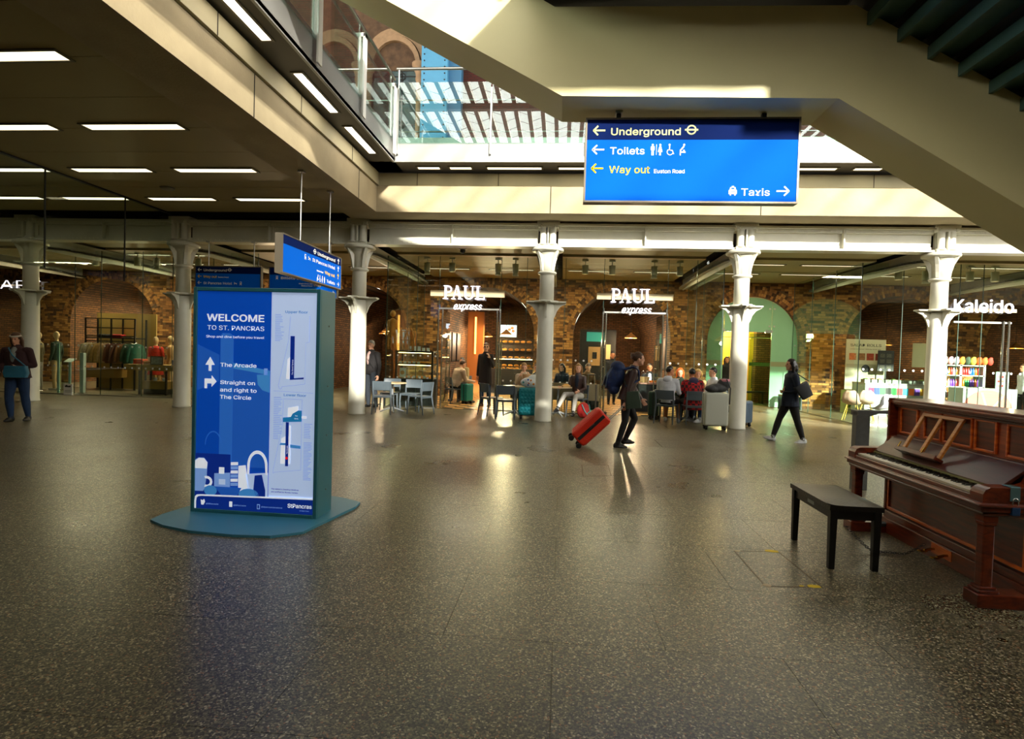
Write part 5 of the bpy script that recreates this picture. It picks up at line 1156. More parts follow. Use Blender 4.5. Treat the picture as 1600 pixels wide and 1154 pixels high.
# ---- woman walking on the right (towards -x)
g2 = gp(1232, 690)
wr_, J2 = person((g2.x, g2.y, 0), PI/2, 'woman with black bob in belted navy coat walking in pale trainers', 1.63, C_NAVY, C_BLACK, 'fair', S_WHT, HK, 'bob', lean=(0, -.02, 1), head_dir=(0, 1, -.03),
    ua=((.12, -.3, -1), (-.16, -.25, -1)), fa=((-.6, .6, .0), (.6, .6, -.1)), th=((0, .42, -1), (0, -.28, -1)), sh=((0, .3, -1), (0, -.34, -1)), ft=((.1, 1, .28), (-.1, 1, -.05)), bulk=1.12, coat=.16, vox=.009)
MB().path([J2['P']+T_ for T_ in [V(.2*math.cos(a), .145*math.sin(a), .13) for a in [i*PI/10 for i in range(21)]]], .02, 8).build('coat_belt', C_NAVY, wr_)
MB().path([J2['P']+V(-.06, .15, .13), J2['P']+V(-.07, .17, .0), J2['P']+V(-.06, .16, -.15)], [.02, .022, .024], 6).build('belt_tail', C_NAVY, wr_)
tb = thing('tote_bag', (g2.x, g2.y, 0), PI/2, 'charcoal tote bag under the navy coated woman\'s arm', 'handbag'); Mt = Matrix.Translation(J2['P']+V(-.23, -.15, .17)) @ Matrix.Rotation(-.55, 4, 'X')
MB().loft([[Mt @ V(a*.05, b_*w, z_) for a, b_ in ((1, -1), (1, 1), (-1, 1), (-1, -1))] for z_, w in ((-.15, .1), (.13, .13))]).build('bag_body', mat('tote_grey', '2b2f33', .6, vary=.1, scale=10), tb, bevel=.015)
MB().path([J2['P']+V(-.22, -.02, .28), J2['sh1']+V(-.02, .0, .09), J2['sh1']+V(-.03, -.07, .03), J2['P']+V(-.23, -.25, .34)], .009, 6).build('strap', MATS['tote_grey'], tb)
# ---- woman with blue bag on the left
g3 = gp(27, 659)
wl, J3 = person((g3.x, g3.y, 0), PI+.25, 'woman in maroon and navy jacket with a pale headband, holding a blue bag', 1.64, C_MAR, C_JEAN, 'mid', S_BLK, HB, 'long', lean=(0, .03, 1), head_dir=(0, 1, -.25),
    ua=((.25, -.05, -1), (-.3, -.1, -1)), fa=((-.45, .6, -.4), (.65, .55, -.15)), th=((.03, .18, -1), (-.03, -.12, -1)), sh=((0, -.15, -1), (0, -.25, -1)), bulk=1.2, coat=.08, inner=cloth('grey_top', '7d7f7a'), heel=(0, .03))
BB = mat('blue_bag', '2a6b86', .6, vary=.1, scale=8); hb2 = thing('shoulder_bag', (g3.x, g3.y, 0), PI+.25, 'pale blue shoulder bag held at the waist by the woman with the headband', 'handbag')
cb = J3['P']+V(-.12, .24, .06)
MB().loft([[cb+V(a*w, b_*.05, z_) for a, b_ in ((-1, -1), (1, -1), (1, 1), (-1, 1))] for z_, w in ((-.12, .17), (-.04, .2), (.09, .17))]).build('bag_body', BB, hb2, bevel=.02, seg=3)
MB().path([cb+V(-.16, 0, .08), J3['ch']+V(-.02, .17, .05), J3['neck']+V(.1, .07, -.02), J3['neck']+V(.1, -.08, 0), J3['P']+V(-.16, -.16, .1), cb+V(.15, -.04, .08)], .012, 6).build('strap', BB, hb2)
hbn = J3['head']; MB().path([hbn+J3['rt']*(.083*math.cos(a))+J3['hd']*(.098*math.sin(a)-.012)+J3['up']*.06 for a in [PI*i/10 for i in range(11)]], .016, 8).build('headband', mat('headband', 'b9ae98', .6), wl)
# ---- standing men at the cafe
g4 = gp(584, 646); 
m1, J4 = person((py(580, 600, 15.25).x, 15.25, 0), PI-.5, 'white haired man in dark jacket and striped shirt with crossbody strap', 1.78, C_DARK, cloth('dark_trousers', '232a33'), 'fair', S_BLK, HG, 'short', head_dir=(-.15, 1, -.12), ua=((.2, -.1, -1), (-.2, -.1, -1)), fa=((.05, .2, -1), (-.05, .2, -1)), bulk=1.2, inner=C_STRIPE)
MB().path([J4['neck']+V(.09, .03, -.02), J4['ch']+V(-.0, .155, .02), J4['P']+V(-.17, .1, .1)], .012, 6).build('crossbody_strap', C_BLACK, m1)
p5 = gp(742, 645)
m2_, J5 = person((p5.x, 16.6, 0), PI-.25, 'man in long dark coat and sunglasses standing in the cafe doorway', 1.82, cloth('long_coat', '1d1110'), C_JEAN, 'fair', mat('shoe_brown', '6a4a2c', .5), HB, 'short', head_dir=(-.35, 1, 0), ua=((.16, -.05, -1), (-.25, .25, -1)), fa=((.05, .2, -1), (.25, .45, 1)), coat=.32, inner=C_BLACK)
for s_ in (-1, 1): MB().ball(tuple(J5['head']+J5['rt']*(s_*.034)+J5['hd']*.093+J5['up']*.015), (.026, .01, .02), 10, 6).build('sunglass_lens', mat('lens_black', '050505', .1), m2_)
# ---- seated people; seat plane 0.46
def sit(loc, rz, label, **k):
    d = dict(pelvis=(0, 0, .56), th=((.12, 1, -.05), (-.12, 1, -.05)), sh=((.02, .1, -1), (-.02, .1, -1)), ua=((.2, .25, -1), (-.2, .25, -1)), fa=((-.15, 1, -.1), (.15, 1, -.1)), vox=.012); d.update(k)
    return person(loc, rz, label, **d)
SEATED = []
def at(px_, Y): return py(px_, 600, Y).x
p, J6 = sit((at(1043, 14.1), 14.1, 0), -.45, 'seated man in pale grey hoodie seen from behind', H=1.74, top=C_GREYW, pants=C_DARK, skin='tan', shoe=S_WHT, hair=HK, hairstyle='short', head_dir=(.8, .6, 0), bare_shin=True, bulk=1.15, lean=(0, .12, 1)); SEATED.append((p, 1043))
MB().ball(tuple(J6['neck']+V(0, -.09, -.03)), (.11, .06, .09), 12, 8).build('hood', C_GREYW, p)
p, J7 = sit((at(1083, 14.15), 14.12, 0), .1, 'seated person in red and black plaid shirt with purple hood', H=1.66, top=C_PLAID, pants=C_BLACK, skin='tan', shoe=S_BLK, hair=HK, hairstyle='short', head_dir=(-.2, 1, -.2), bulk=1.2, lean=(0, .14, 1), coat=.22)
MB().ball(tuple(J7['neck']+V(0, -.08, -.02)), (.12, .07, .085), 12, 8).build('hood', cloth('purple', '3c3556'), p)
p, J8 = sit((at(1115, 14.6), 14.6, 0), PI/2+.35, 'seated dark haired young man in white t-shirt at the cafe table', H=1.72, top=C_WHITE, pants=C_JEAN, skin='fair', shoe=S_WHT, hair=HK, hairstyle='short', head_dir=(.2, 1, -.05), sleeve=False)
p, J9 = sit((at(1062, 15.08), 15.08, 0), PI+.1, 'seated red haired woman in dark green facing out of the cafe', H=1.62, top=C_GREEN, pants=C_BLACK, skin='fair', shoe=S_BLK, hair=HR, hairstyle='bob', head_dir=(.3, 1, -.15), fa=((-.3, .3, 1), (.2, .6, .4)))
p, J10 = sit((at(1090, 15.1), 15.1, 0), PI, 'seated blonde person behind the plaid shirted one', H=1.6, top=cloth('tan_top', 'a98a5c'), pants=C_BLACK, skin='fair', shoe=S_BLK, hair=mat('hair_pale', 'c9a25c', .5, vary=.2, scale=40), hairstyle='bob', head_dir=(.1, 1, -.3))
p, J11 = sit((at(903, 14.85), 14.85, 0), PI-.35, 'seated woman in brown puffer jacket with legs crossed and pale trousers', H=1.68, top=C_PUF, pants=C_WPANT, skin='fair', shoe=S_BLK, hair=HBL, hairstyle='long', head_dir=(-.35, 1, 0), th=((.3, 1, .12), (.0, 1, 0)), sh=((.4, .3, -1), (.1, .05, -1)), inner=C_NAVY, fa=((.5, .9, .05), (.25, .8, -.2)))
p, J12 = sit((at(878, 16.6), 16.6, 0), PI-.5, 'seated dark haired woman in navy eating inside the cafe glass', H=1.62, top=C_NAVY, pants=C_BLACK, skin='fair', shoe=S_BLK, hair=HK, hairstyle='long', head_dir=(0, 1, -.15))
p, J13 = sit((at(916, 16.9), 16.9, 0), PI+.3, 'seated man with bowed head in brown coat inside the cafe glass', H=1.72, top=cloth('brown_coat', '6a4a2a'), pants=C_BLACK, skin='mid', shoe=S_BLK, hair=HB, hairstyle='short', head_dir=(0, 1, -.45), lean=(0, .15, 1))
p, J14 = sit((at(711, 17.3), 17.3, 0), -.9, 'seated person in beige puffer jacket with back to the doorway', H=1.7, top=C_BEIGE, pants=C_BLACK, skin='fair', shoe=S_BLK, hair=HB, hairstyle='short', head_dir=(.2, 1, -.35), lean=(0, .35, 1), bulk=1.35)
p, J15 = sit((at(722, 18.3), 18.3, 0), PI-.3, 'seated bearded man in khaki shirt against the brick wall', H=1.76, top=C_OLIVE, pants=C_BLACK, skin='tan', shoe=S_BLK, hair=HK, hairstyle='short', head_dir=(.1, 1, -.1))
MB().ball(tuple(J15['head']+J15['hd']*.045-J15['up']*.075), (.06, .055, .05), 12, 8).build('beard', HK, p)
p, J16 = sit((at(818, 15.0), 15.0, 0), PI+.2, 'seated fair haired woman with hands raised to her mouth', H=1.64, top=cloth('cream_top', 'b9a68c'), pants=C_BLACK, skin='fair', shoe=S_BLK, hair=HBL, hairstyle='short', head_dir=(.1, 1, -.2), ua=((.2, .6, -.8), (-.2, .6, -.8)), fa=((-.4, .35, 1), (.4, .35, 1)))
p, J17 = sit((at(838, 15.05), 15.1, 0), PI, 'seated person with brown hair half hidden by the iron column', H=1.6, top=cloth('dark_teal', '24363c'), pants=C_BLACK, skin='fair', shoe=S_BLK, hair=HB, hairstyle='short')
p, J18 = sit((at(1014, 18.2), 18.2, 0), PI, 'seated man in dark jacket at the counter inside the cafe', H=1.74, top=C_BLACK, pants=C_BLACK, skin='tan', shoe=S_BLK, hair=HK, hairstyle='short', inner=C_WHITE)
p, J19 = person((at(1134, 20.9)+.0, 20.9, 0), PI, 'person in black with red strap waiting behind the green glass doorway', 1.66, C_BLACK, C_BLACK, 'mid', S_BLK, HK, 'long', vox=.013)
MB().path([J19['neck']+V(-.08, .02, 0), J19['ch']+V(-.1, .14, 0), J19['P']+V(-.12, .13, .05)], .02, 6).build('red_strap', mat('strap_red', 'c0281c', .6), p)
p, J20 = person((at(1600, 17.6), 17.6, 0), PI/2, 'person in white behind the kiosk till', 1.68, C_WHITE, C_BLACK, 'mid', S_BLK, HB, 'short', vox=.013)
p, J21 = person((at(955, 19.2), 19.0, 0), PI, 'shadowed person in black standing deep inside the cafe', 1.7, C_BLACK, C_BLACK, 'tan', S_BLK, HK, 'short', vox=.013)
# ================================================================ cafe chairs and tables
CHG = mat('chair_grey', '4f5a62', .45); TOPM = mat('table_top', 'b39a78', .4); TLEG = mat('table_leg', 'aab0b6', .35, metal=.6)
def curve_panel(w, z0, z1, y0, bow, t, n=8):
    mb = MB(); R = []
    for z_, yy in ((z0, y0), ((z0+z1)/2, y0-.02), (z1, y0-.05)):
        R.append([(-w/2+w*i/n, yy-bow*(1-(2*i/n-1)**2), z_) for i in range(n+1)])
    vs = [p for r in R for p in r]+[(x, y+t, z_) for r in R for x, y, z_ in r]; N = 3*(n+1)
    fs = []
    for j in range(2):
        for i in range(n):
            a = j*(n+1)+i; fs.append((a, a+1, a+n+2, a+n+1)); fs.append((N+a, N+a+n+1, N+a+n+2, N+a+1))
    for i in range(n): fs.append((i, N+i, N+i+1, i+1)); b = 2*(n+1)+i; fs.append((b, b+1, N+b+1, N+b))
    for j in range(2): a = j*(n+1); fs.append((a, a+n+1, N+a+n+1, N+a)); a += n; fs.append((a, N+a, N+a+n+1, a+n+1))
    return mb.add(vs, fs, 0, None, False)
def make_chair():       # faces +y; back at -y
    t = thing('cafe_chair', (0, 0, 0), 0, 'grey cafe chair', 'chair', 'grey moulded cafe chairs')
    curve_panel(.44, .58, .80, -.2, .03, .018).build('backrest', CHG, t, bevel=.006)
    MB().loft([[(x*.22, y*.21, z_) for x, y in ((-1, -1), (-.5, -1.03), (.5, -1.03), (1, -1), (1.03, 0), (1, 1), (.5, 1.04), (-.5, 1.04), (-1, 1), (-1.03, 0))] for z_ in (.435, .455)], smooth=False).build('seat', CHG, t, bevel=.006)
    for s in (-1, 1):
        MB().path([(s*.205, .19, .45), (s*.215, .205, .2), (s*.225, .215, 0)], [.022, .018, .014], 8).build('leg', CHG, t)
        MB().path([(s*.225, -.27, 0), (s*.215, -.215, .3), (s*.205, -.19, .46), (s*.21, -.21, .62), (s*.212, -.24, .79)], [.014, .018, .021, .019, .015], 8).build('leg', CHG, t)
    MB().box((-.2, -.2, .405), (.2, -.18, .435)).box((-.2, .17, .405), (.2, .19, .435)).build('seat_rail', CHG, t); return t
chair0 = make_chair(); first = [True]
def chair(x, y, rz, label):
    c = chair0 if first[0] else copy_tree(chair0); first[0] = False
    c.location = (x, y, 0); c.rotation_euler.z = rz; c['label'] = label; return c
def X(px_, Y): return py(px_, 620, Y).x
chair(X(599, 13.75), 13.75, .12, 'grey cafe chair with its back to the concourse beside the iron column'); chair(X(609, 14.75), 14.8, PI+.1, 'pale lit grey cafe chair beyond the small round table, facing the concourse')
chair(X(655, 13.85), 13.95, 1.15, 'grey cafe chair turned sideways below the pastry case'); chair(X(640, 14.6), 14.7, PI-2.6+2.5, 'grey cafe chair between the round table and the pastry case')
chair(X(768, 14.3), 14.35, -.9, 'grey cafe chair turned sideways beside the open doorway'); chair(X(790, 13.75), 13.8, .05, 'grey cafe chair with its back to the concourse beside the turquoise suitcase')
chair(py(1043, 600, 14.1).x, 14.1, -.45, 'grey cafe chair under the man in the pale hoodie'); chair(py(1083, 600, 14.15).x, 14.12, .1, 'grey cafe chair under the person in the plaid shirt')
for j, (px_, Y, rz, lb) in enumerate(((1115, 14.6, PI/2+.35, 'grey cafe chair under the young man in white'), (1062, 15.08, PI+.1, 'grey cafe chair under the red haired woman'), (1090, 15.1, PI, 'grey cafe chair under the blonde person'), (903, 14.85, PI-.35, 'grey cafe chair under the woman with crossed legs'), (818, 15.0, PI+.2, 'grey cafe chair under the fair haired woman'), (838, 15.1, PI, 'grey cafe chair under the person half hidden by the column'),
     (878, 16.6, PI-.5, 'grey cafe chair under the woman in navy inside the glass'), (916, 16.9, PI+.3, 'grey cafe chair under the man in the brown coat'), (711, 17.3, -.9, 'grey cafe chair under the person in beige'), (722, 18.3, PI-.3, 'grey cafe chair under the bearded man'), (1014, 18.2, PI, 'grey cafe chair under the man at the counter'))):
    chair(py(px_, 600, Y).x, Y, rz, lb)
def make_table():
    t = thing('cafe_table', (0, 0, 0), 0, 'table', 'table', 'small cafe tables')
    MB().lathe([(.34, .715), (.35, .725), (.35, .738), (.34, .745), (0, .745)], n=28).build('table_top', TOPM, t)
    MB().lathe([(.035, .06), (.03, .12), (.028, .66), (.045, .7), (.09, .716)], n=14).build('column', TLEG, t)
    for k in range(4): MB().path([Matrix.Rotation(k*PI/2+.4, 4, 'Z') @ V(*p_) for p_ in ((.0, 0, .12), (.1, 0, .09), (.3, 0, .018))], [.03, .025, .016], 8).build('foot', TLEG, t)
    return t
tab0 = make_table(); tf = True
for x, y, lb in ((X(612, 14.15), 14.2, 'small round pedestal table among empty grey chairs by the pastry case'), (X(872, 14.75), 14.75, 'small round pedestal table beside the woman with crossed legs'), (X(806, 14.55), 14.6, 'small round pedestal table behind the turquoise suitcase'), (X(1076, 14.6), 14.6, 'small round pedestal table amid the group of seated friends')):
    t = tab0 if tf else copy_tree(tab0); tf = False; t.location = (x, y, 0); t['label'] = lb
PANW = mat('screen_panel', '8c8160', .7, vary=.06, scale=3)
for a, b, lb in ((858, 936, 'low olive screen panel behind the woman with crossed legs'), (797, 852, 'low olive screen panel behind the paper bag')):
    t = thing('screen_panel', ((X(a, 15.25)+X(b, 15.25))/2, 15.27, 0), 0, lb, 'screen', 'low terrace screens'); w = X(b, 15.25)-X(a, 15.25)
    MB().box((-w/2, -.015, .38), (w/2, .015, .82)).build('board', PANW, t, bevel=.004, seg=1)
    for s in (-1, 1): MB().box((s*(w/2-.08)-.02, -.02, 0), (s*(w/2-.08)+.02, .02, .8)).build('post', STEEL, t)
# ================================================================ luggage
def suitcase(name, loc, rz, w, h, d, col, label, ribs=0, studs=False, tilt=0.0, handle=0.0, rough=.4, zipc='0a0a0a', wheel=.045, band=.012, side=0):
    t = thing(name, loc, rz, label, 'suitcase'); t.rotation_euler = (tilt, 0, rz); mt_ = mat('case_'+col, col, rough); zm = mat('case_zip', zipc, .5); z0 = wheel*2
    bd = MB().box((-w/2, -d/2, z0), (w/2, d/2, z0+h)).build('shell', mt_, t, bevel=.045, seg=4)
    if ribs:
        for i in range(ribs):
            x = -w/2+.06+(w-.12)*i/(ribs-1)
            for s in (-1, 1): MB().box((x-.012, s*d/2-.008, z0+.05), (x+.012, s*d/2+.008, z0+h-.05)).build('rib', mt_, t, bevel=.005, seg=1)
    if studs:
        sm_ = MB().ball((0, 0, 0), (.035, .016, .035), 10, 6).mesh('stud', mt_)
        for r in range(int(h/.085)):
            for c in range(int((w-.08)/.085)): share('stud', sm_, t, (-w/2+.075+c*.085+(.02 if r % 2 else 0), -d/2, z0+.07+r*.085))
    for i in range(side):
        for s in (-1, 1):
            for sy in (-1, 1): MB().box((s*w/2-.006, sy*(d*.34)-d*.1, -.008), (s*w/2+.007, sy*(d*.34)+d*.1, .008), M=Matrix.Translation((0, 0, z0+.08+(h-.16)*i/(side-1))) @ Matrix.Rotation(sy*.45, 4, 'X')).build('rib', mt_, t)
    e = .003
    MB().box((-w/2-e, -band, z0+.03), (w/2+e, band, z0+h-.03)).box((-w/2+.03, -band, z0-e), (w/2-.03, band, z0+h+e)).build('zip_band', zm, t)
    for sx in (-1, 1):
        for sy in (-1, 1):
            wh = MB().tube((sx*(w/2-.06)-.016, sy*(d/2-.06), wheel), (sx*(w/2-.06)+.016, sy*(d/2-.06), wheel), wheel, n=14).build('wheel', S_BLK, t); MB().box((sx*(w/2-.06)-.025, sy*(d/2-.06)-.025, wheel*1.3), (sx*(w/2-.06)+.025, sy*(d/2-.06)+.025, z0+.01)).build('wheel_fork', S_BLK, wh)
    MB().path([(-.09, 0, z0+h), (-.08, 0, z0+h+.03), (.08, 0, z0+h+.03), (.09, 0, z0+h)], .011, 8).build('carry_handle', S_BLK, t)
    MB().path([(w/2, -.02, z0+h*.4), (w/2+.03, -.02, z0+h*.42), (w/2+.03, -.02, z0+h*.6), (w/2, -.02, z0+h*.62)], .01, 8).build('side_handle', S_BLK, t)
    if handle:
        for s in (-1, 1): MB().tube((s*.09, d/2-.03, z0+h-.05), (s*.09, d/2-.03, z0+h+handle), .009, n=8).build('trolley_tube', STEEL, t)
        MB().tube((-.12, d/2-.03, z0+h+handle), (.12, d/2-.03, z0+h+handle), .016, n=10).build('trolley_grip', S_BLK, t)
    return t
pw = gp(903, 693); hand = Matrix.Translation((g.x, g.y, 0)) @ Matrix.Rotation(-PI/2, 4, 'Z') @ J['palm0']
# rolled on two wheels: tilt in the x-z plane towards the hand
def tilt_case():
    hx, hz = hand.x, hand.z; base = Vector((pw.x, hand.y, 0))
    L = math.hypot(hx-base.x, hz); h = .64; ang_ = math.atan2(hx-base.x, hz); d = .3
    t = suitcase('suitcase', (base.x, base.y, .0), -PI/2, .44, h, d, 'd02a10', 'bright red ribbed suitcase tilted on its wheels behind the walking woman', ribs=9, handle=max(.1, L-h-.11), band=.028, side=14)
    t.rotation_euler = (0, 0, 0)
    # pivot on the wheels nearest the walker side
    M = Matrix.Translation((base.x, base.y, .0)) @ Matrix.Rotation(ang_, 4, 'Y') @ Matrix.Rotation(-PI/2, 4, 'Z') @ Matrix.Translation((0, -(d/2-.03), -.02))
    t.matrix_world = M; return t
tilt_case()
suitcase('suitcase', (X(826, 13.9), 13.9, 0), 0, .46, .66, .28, '0c8a98', 'turquoise studded suitcase with a patterned bag on top beside the iron column', studs=True)
suitcase('suitcase', (X(1117, 13.25), 13.2, 0), .0, .52, .74, .3, 'b9bcae', 'tall white suitcase carrying a grey backpack beside the iron column', rough=.3)
suitcase('suitcase', (X(1168, 13.75), 14.05, 0), .5, .42, .52, .24, '55697c', 'blue grey suitcase standing behind the iron column', ribs=7, rough=.3)
suitcase('suitcase', (X(924, 16.0), 15.9, 0), .2, .38, .5, .24, '141a20', 'black suitcase with raised handle standing inside the cafe glass', ribs=6, handle=.45)
suitcase('suitcase', (X(1024, 14.9), 14.95, 0), 1.2, .42, .62, .26, '0d2f1c', 'dark green suitcase dotted white beside the man in the hoodie')
suitcase('suitcase', (X(727, 17.0), 17.3, 0), 1.2, .4, .52, .24, '1c7f74', 'teal suitcase standing inside the cafe doorway', ribs=6)
# soft bags
def soft(name, loc, rz, label, parts, col, cat='bag'):
    t = thing(name, loc, rz, label, cat); k = Body(); m_ = mat('bag_'+col, col, .75, vary=.2, scale=10, bump=.4, bscale=25)
    for c, r in parts: k.mb.ball(c, r, 16, 10, k.mi(m_))
    k.finish('bag_body', t, .012); return t
zc = .83
t = soft('backpack', (X(1117, 13.25)+.04, 13.18, zc), .3, 'slumped grey backpack on top of the white suitcase', (((0, 0, .1), (.26, .14, .1)), ((.14, 0, .18), (.15, .13, .14)), ((-.16, -.02, .08), (.16, .13, .085))), '2e2f30', 'backpack')
MB().path([(.12, -.14, .3), (.2, -.17, .1), (.18, -.19, -.25)], .014, 6).build('strap', S_BLK, t); MB().box((.05, -.12, .24), (.22, .08, .3)).build('pink_trim', mat('pink_trim', 'c47f8c', .7), t, bevel=.02)
t = thing('carrier_bag', (X(826, 13.9)+.06, 13.88, .755), .1, 'white carrier bag with bright printed motifs lying on the turquoise suitcase', 'bag')
k = Body(); 
def motif():
    M = bpy.data.materials.new('printed_bag'); M.use_nodes = True; nt = M.node_tree; b = nt.nodes['Principled BSDF']; tc = nt.nodes.new('ShaderNodeTexCoord'); v = nt.nodes.new('ShaderNodeTexVoronoi'); v.inputs['Scale'].default_value = 16; nt.links.new(tc.outputs['Object'], v.inputs['Vector'])
    r = nt.nodes.new('ShaderNodeValToRGB'); r.color_ramp.interpolation = 'CONSTANT'; e = r.color_ramp.elements
    for i, (p_, c_) in enumerate(((0, 'e8eef4'), (.5, '3a6fc0'), (.66, 'e08a2c'), (.78, '2fa0a8'), (.88, 'd04040'))):
        q = e[i] if i < 2 else e.new(p_)
        q.position = p_; q.color = (*srgb(c_), 1)
    s = nt.nodes.new('ShaderNodeSeparateColor'); nt.links.new(v.outputs['Color'], s.inputs[0]); nt.links.new(s.outputs[0], r.inputs[0])
    gt = nt.nodes.new('ShaderNodeMath'); gt.operation = 'GREATER_THAN'; gt.inputs[1].default_value = .42; nt.links.new(v.outputs['Distance'], gt.inputs[0]); mx = nt.nodes.new('ShaderNodeMix'); mx.data_type = 'RGBA'; mx.inputs[7].default_value = (*srgb('e8eef4'), 1)
    nt.links.new(gt.outputs[0], mx.inputs[0]); nt.links.new(r.outputs[0], mx.inputs[6]); nt.links.new(mx.outputs[2], b.inputs['Base Color']); b.inputs['Roughness'].default_value = .5; return M
MOT = motif(); k.mb.ball((0, 0, .12), (.27, .11, .13), 16, 10, k.mi(MOT)); k.mb.ball((.1, 0, .2), (.2, .09, .12), 16, 10, 0); k.finish('bag_body', t, .012)
MB().path([(-.02, -.05, .3), (.05, -.06, .36), (.14, -.05, .3)], .007, 6).build('handle', SWHITE, t)
t = soft('backpack', (X(912, 14.5), 14.45, 0), .4, 'red daypack with teal straps on the floor by the woman with crossed legs', (((0, 0, .2), (.17, .13, .2)), ((.02, -.08, .15), (.13, .1, .13))), 'b01f1c', 'backpack')
MB().path([(-.1, -.12, .36), (-.05, -.19, .2), (.06, -.19, .06)], .012, 6).build('strap', mat('strap_teal', '4aa0a0', .6), t); MB().path([(.1, -.1, .36), (.1, -.18, .2), (.0, -.18, .12)], .012, 6).build('strap', MATS['strap_teal'], t)
# paper bag, sandwich box, tray
t = thing('paper_bag', (X(823, 14.6)-.0, 14.62, .745), .2, 'brown paper bag standing on the cafe table', 'bag'); MB().loft([[(a*.12*w, b_*.07*w2, z_) for a, b_ in ((-1, -1), (1, -1), (1, 1), (-1, 1))] for z_, w, w2 in ((0, 1, 1), (.2, 1, 1), (.3, 1.04, .6))]).build('bag_body', mat('kraft_paper', 'b58a62', .85, bump=.5, bscale=20), t); MB().box((-.03, -.08, .05), (.05, -.072, .14)).build('label', SWHITE, t)
t = thing('sandwich_box', (X(884, 14.75), 14.72, .745), .3, 'yellow lit sandwich box held open on the round table', 'box'); MB().box((-.1, -.06, 0), (.1, .06, .05)).build('tray', mat('box_card', 'd9b070', .7), t, bevel=.008); MB().ball((0, 0, .05), (.085, .05, .035), 12, 8).build('sandwich', mat('bread', 'd9a04c', .7), t)
ct = thing('cafe_counter', (X(1014, 17.0)-.1, 17.0, 0), 0, 'dark draped counter inside the open doorway', 'counter'); MB().box((-.45, -.3, 0), (.38, .3, .8)).build('drape', mat('drape', '141518', .8, bump=.4, bscale=8), ct, bevel=.02); MB().box((-.48, -.33, .8), (.41, .33, .84)).build('top', mat('counter_pink', 'a8786a', .5), ct)
cu = thing('cutlery_basket', (X(1009, 17.0)-.1, 16.9, .84), 0, 'woven basket with wire handles on the draped counter', 'basket'); MB().loft([[(a*.16*w, b_*.1*w, z_) for a, b_ in ((-1, -1), (1, -1), (1, 1), (-1, 1))] for z_, w in ((0, .85), (.16, 1))]).build('weave', mat('wicker', 'a8895c', .8, vary=.3, scale=40), cu)
for x in (-.06, .06): MB().path([(x, 0, .14), (x, 0, .3), (x+.05, 0, .33), (x+.09, 0, .28)], .006, 6).build('handle', CHROME, cu)
for i in range(5):
    a = thing('orange', (X(1020, 17.0)+.08*(i % 3)-.1, 16.85+.08*(i//3), .84+.035), 0, 'orange in the pile on the draped counter', 'fruit', 'oranges on the counter'); MB().ball((0, 0, 0), .036, 10, 7).build('fruit', mat('orange_fruit', 'e0831c', .5), a); MB().ball((0, 0, .034), (.008, .008, .004), 6, 4).build('stem', C_GREEN, a)
# ================================================================ pastry case
dx = X(617, 16.0); dw = X(676, 16.0)-dx
dc = thing('pastry_case', (dx, 15.95, 0), 0, 'black framed glass pastry case lit inside, by the brick wall', 'display case')
DF = mat('case_black', '0c0d0c', .4); CG = glass_mat('case_glass', (.94, .97, .95), .6)
MB().box((0, 0, 0), (dw, .7, .76)).build('base', DF, dc, bevel=.006)
for x in (0, dw-.05):
    for y in (0, .65): MB().box((x, y, .76), (x+.05, y+.05, 1.5)).build('frame_post', DF, dc)
MB().box((0, 0, 1.5), (dw, .7, 1.55)).build('top', DF, dc); MB().box((.05, .02, 1.16), (dw-.05, .68, 1.19)).build('shelf', DF, dc); MB().box((.05, .02, .77), (dw-.05, .68, .79)).build('tray_floor', mat('tray_wood', 'b08040', .5), dc)
pane('front_glass', (.05, .005, .78), (dw-.05, .012, 1.5), CG, dc)
MB().box((.08, .04, 1.485), (dw-.08, .07, 1.498)).build('lamp_tube', emis('case_lamp', 'ffd890', 12), dc); MB().box((.08, .04, 1.14), (dw-.08, .07, 1.155)).build('lamp_tube', MATS['case_lamp'], dc)
CRO = mat('pastry_gold', 'cf8a34', .6, vary=.3, scale=30); CARD = mat('price_card', 'e4e6e0', .6)
pm = MB().ball((0, 0, .03), (.075, .04, .034), 10, 6).ball((-.06, .03, .02), (.035, .03, .022), 8, 5).ball((.06, .03, .02), (.035, .03, .022), 8, 5).mesh('croissant', CRO)
pm2 = MB().box((-.08, -.05, 0), (.08, .05, .04)).mesh('tart', mat('tart_pastry', 'd98b3a', .5, vary=.4, scale=40))
random.seed(5)
for i in range(8):
    o = share('croissant', pm, None, (dx+.12+i*(dw-.2)/8, 16.1, 1.19), (0, 0, random.uniform(-.5, .5))); tag(o, 'golden croissant on the upper shelf of the pastry case', 'pastry', 'croissants in the pastry case')
    o = share('tart', pm2, None, (dx+.14+i*(dw-.22)/8, 16.12+.1*(i % 2), .79), (0, 0, random.uniform(-.2, .2))); tag(o, 'slice of tart on the floor of the pastry case', 'pastry', 'tarts in the pastry case')
for i, (x, z_) in enumerate([(.1+i*.13, 1.19) for i in range(5)]+[(.2+i*.15, .79) for i in range(5)]): MB().box((x, .03, z_), (x+.08, .036, z_+.06)).build('price_card', CARD, dc)
for i in range(5): MB().box((.32+i*.13, .2, 1.56), (.4+i*.13, .22, 1.68 if i < 3 else 1.64)).box((.32+i*.13, .2, 1.55), (.4+i*.13, .26, 1.56)).build('menu_card', CARD, dc)
po = thing('picture_card', (dx+.2, 16.0, .8), .0, 'food picture card standing inside the pastry case', 'card'); MB().box((-.08, 0, 0), (.1, .008, .26)).build('card', CARD, po); MB().ball((.0, -.001, .13), (.06, .003, .06), 10, 6).build('print', CRO, po)
bk_ = thing('baguette_basket', (dx+.27, 16.25, 1.55), 0, 'slatted wooden crate of baguettes on top of the pastry case', 'crate')
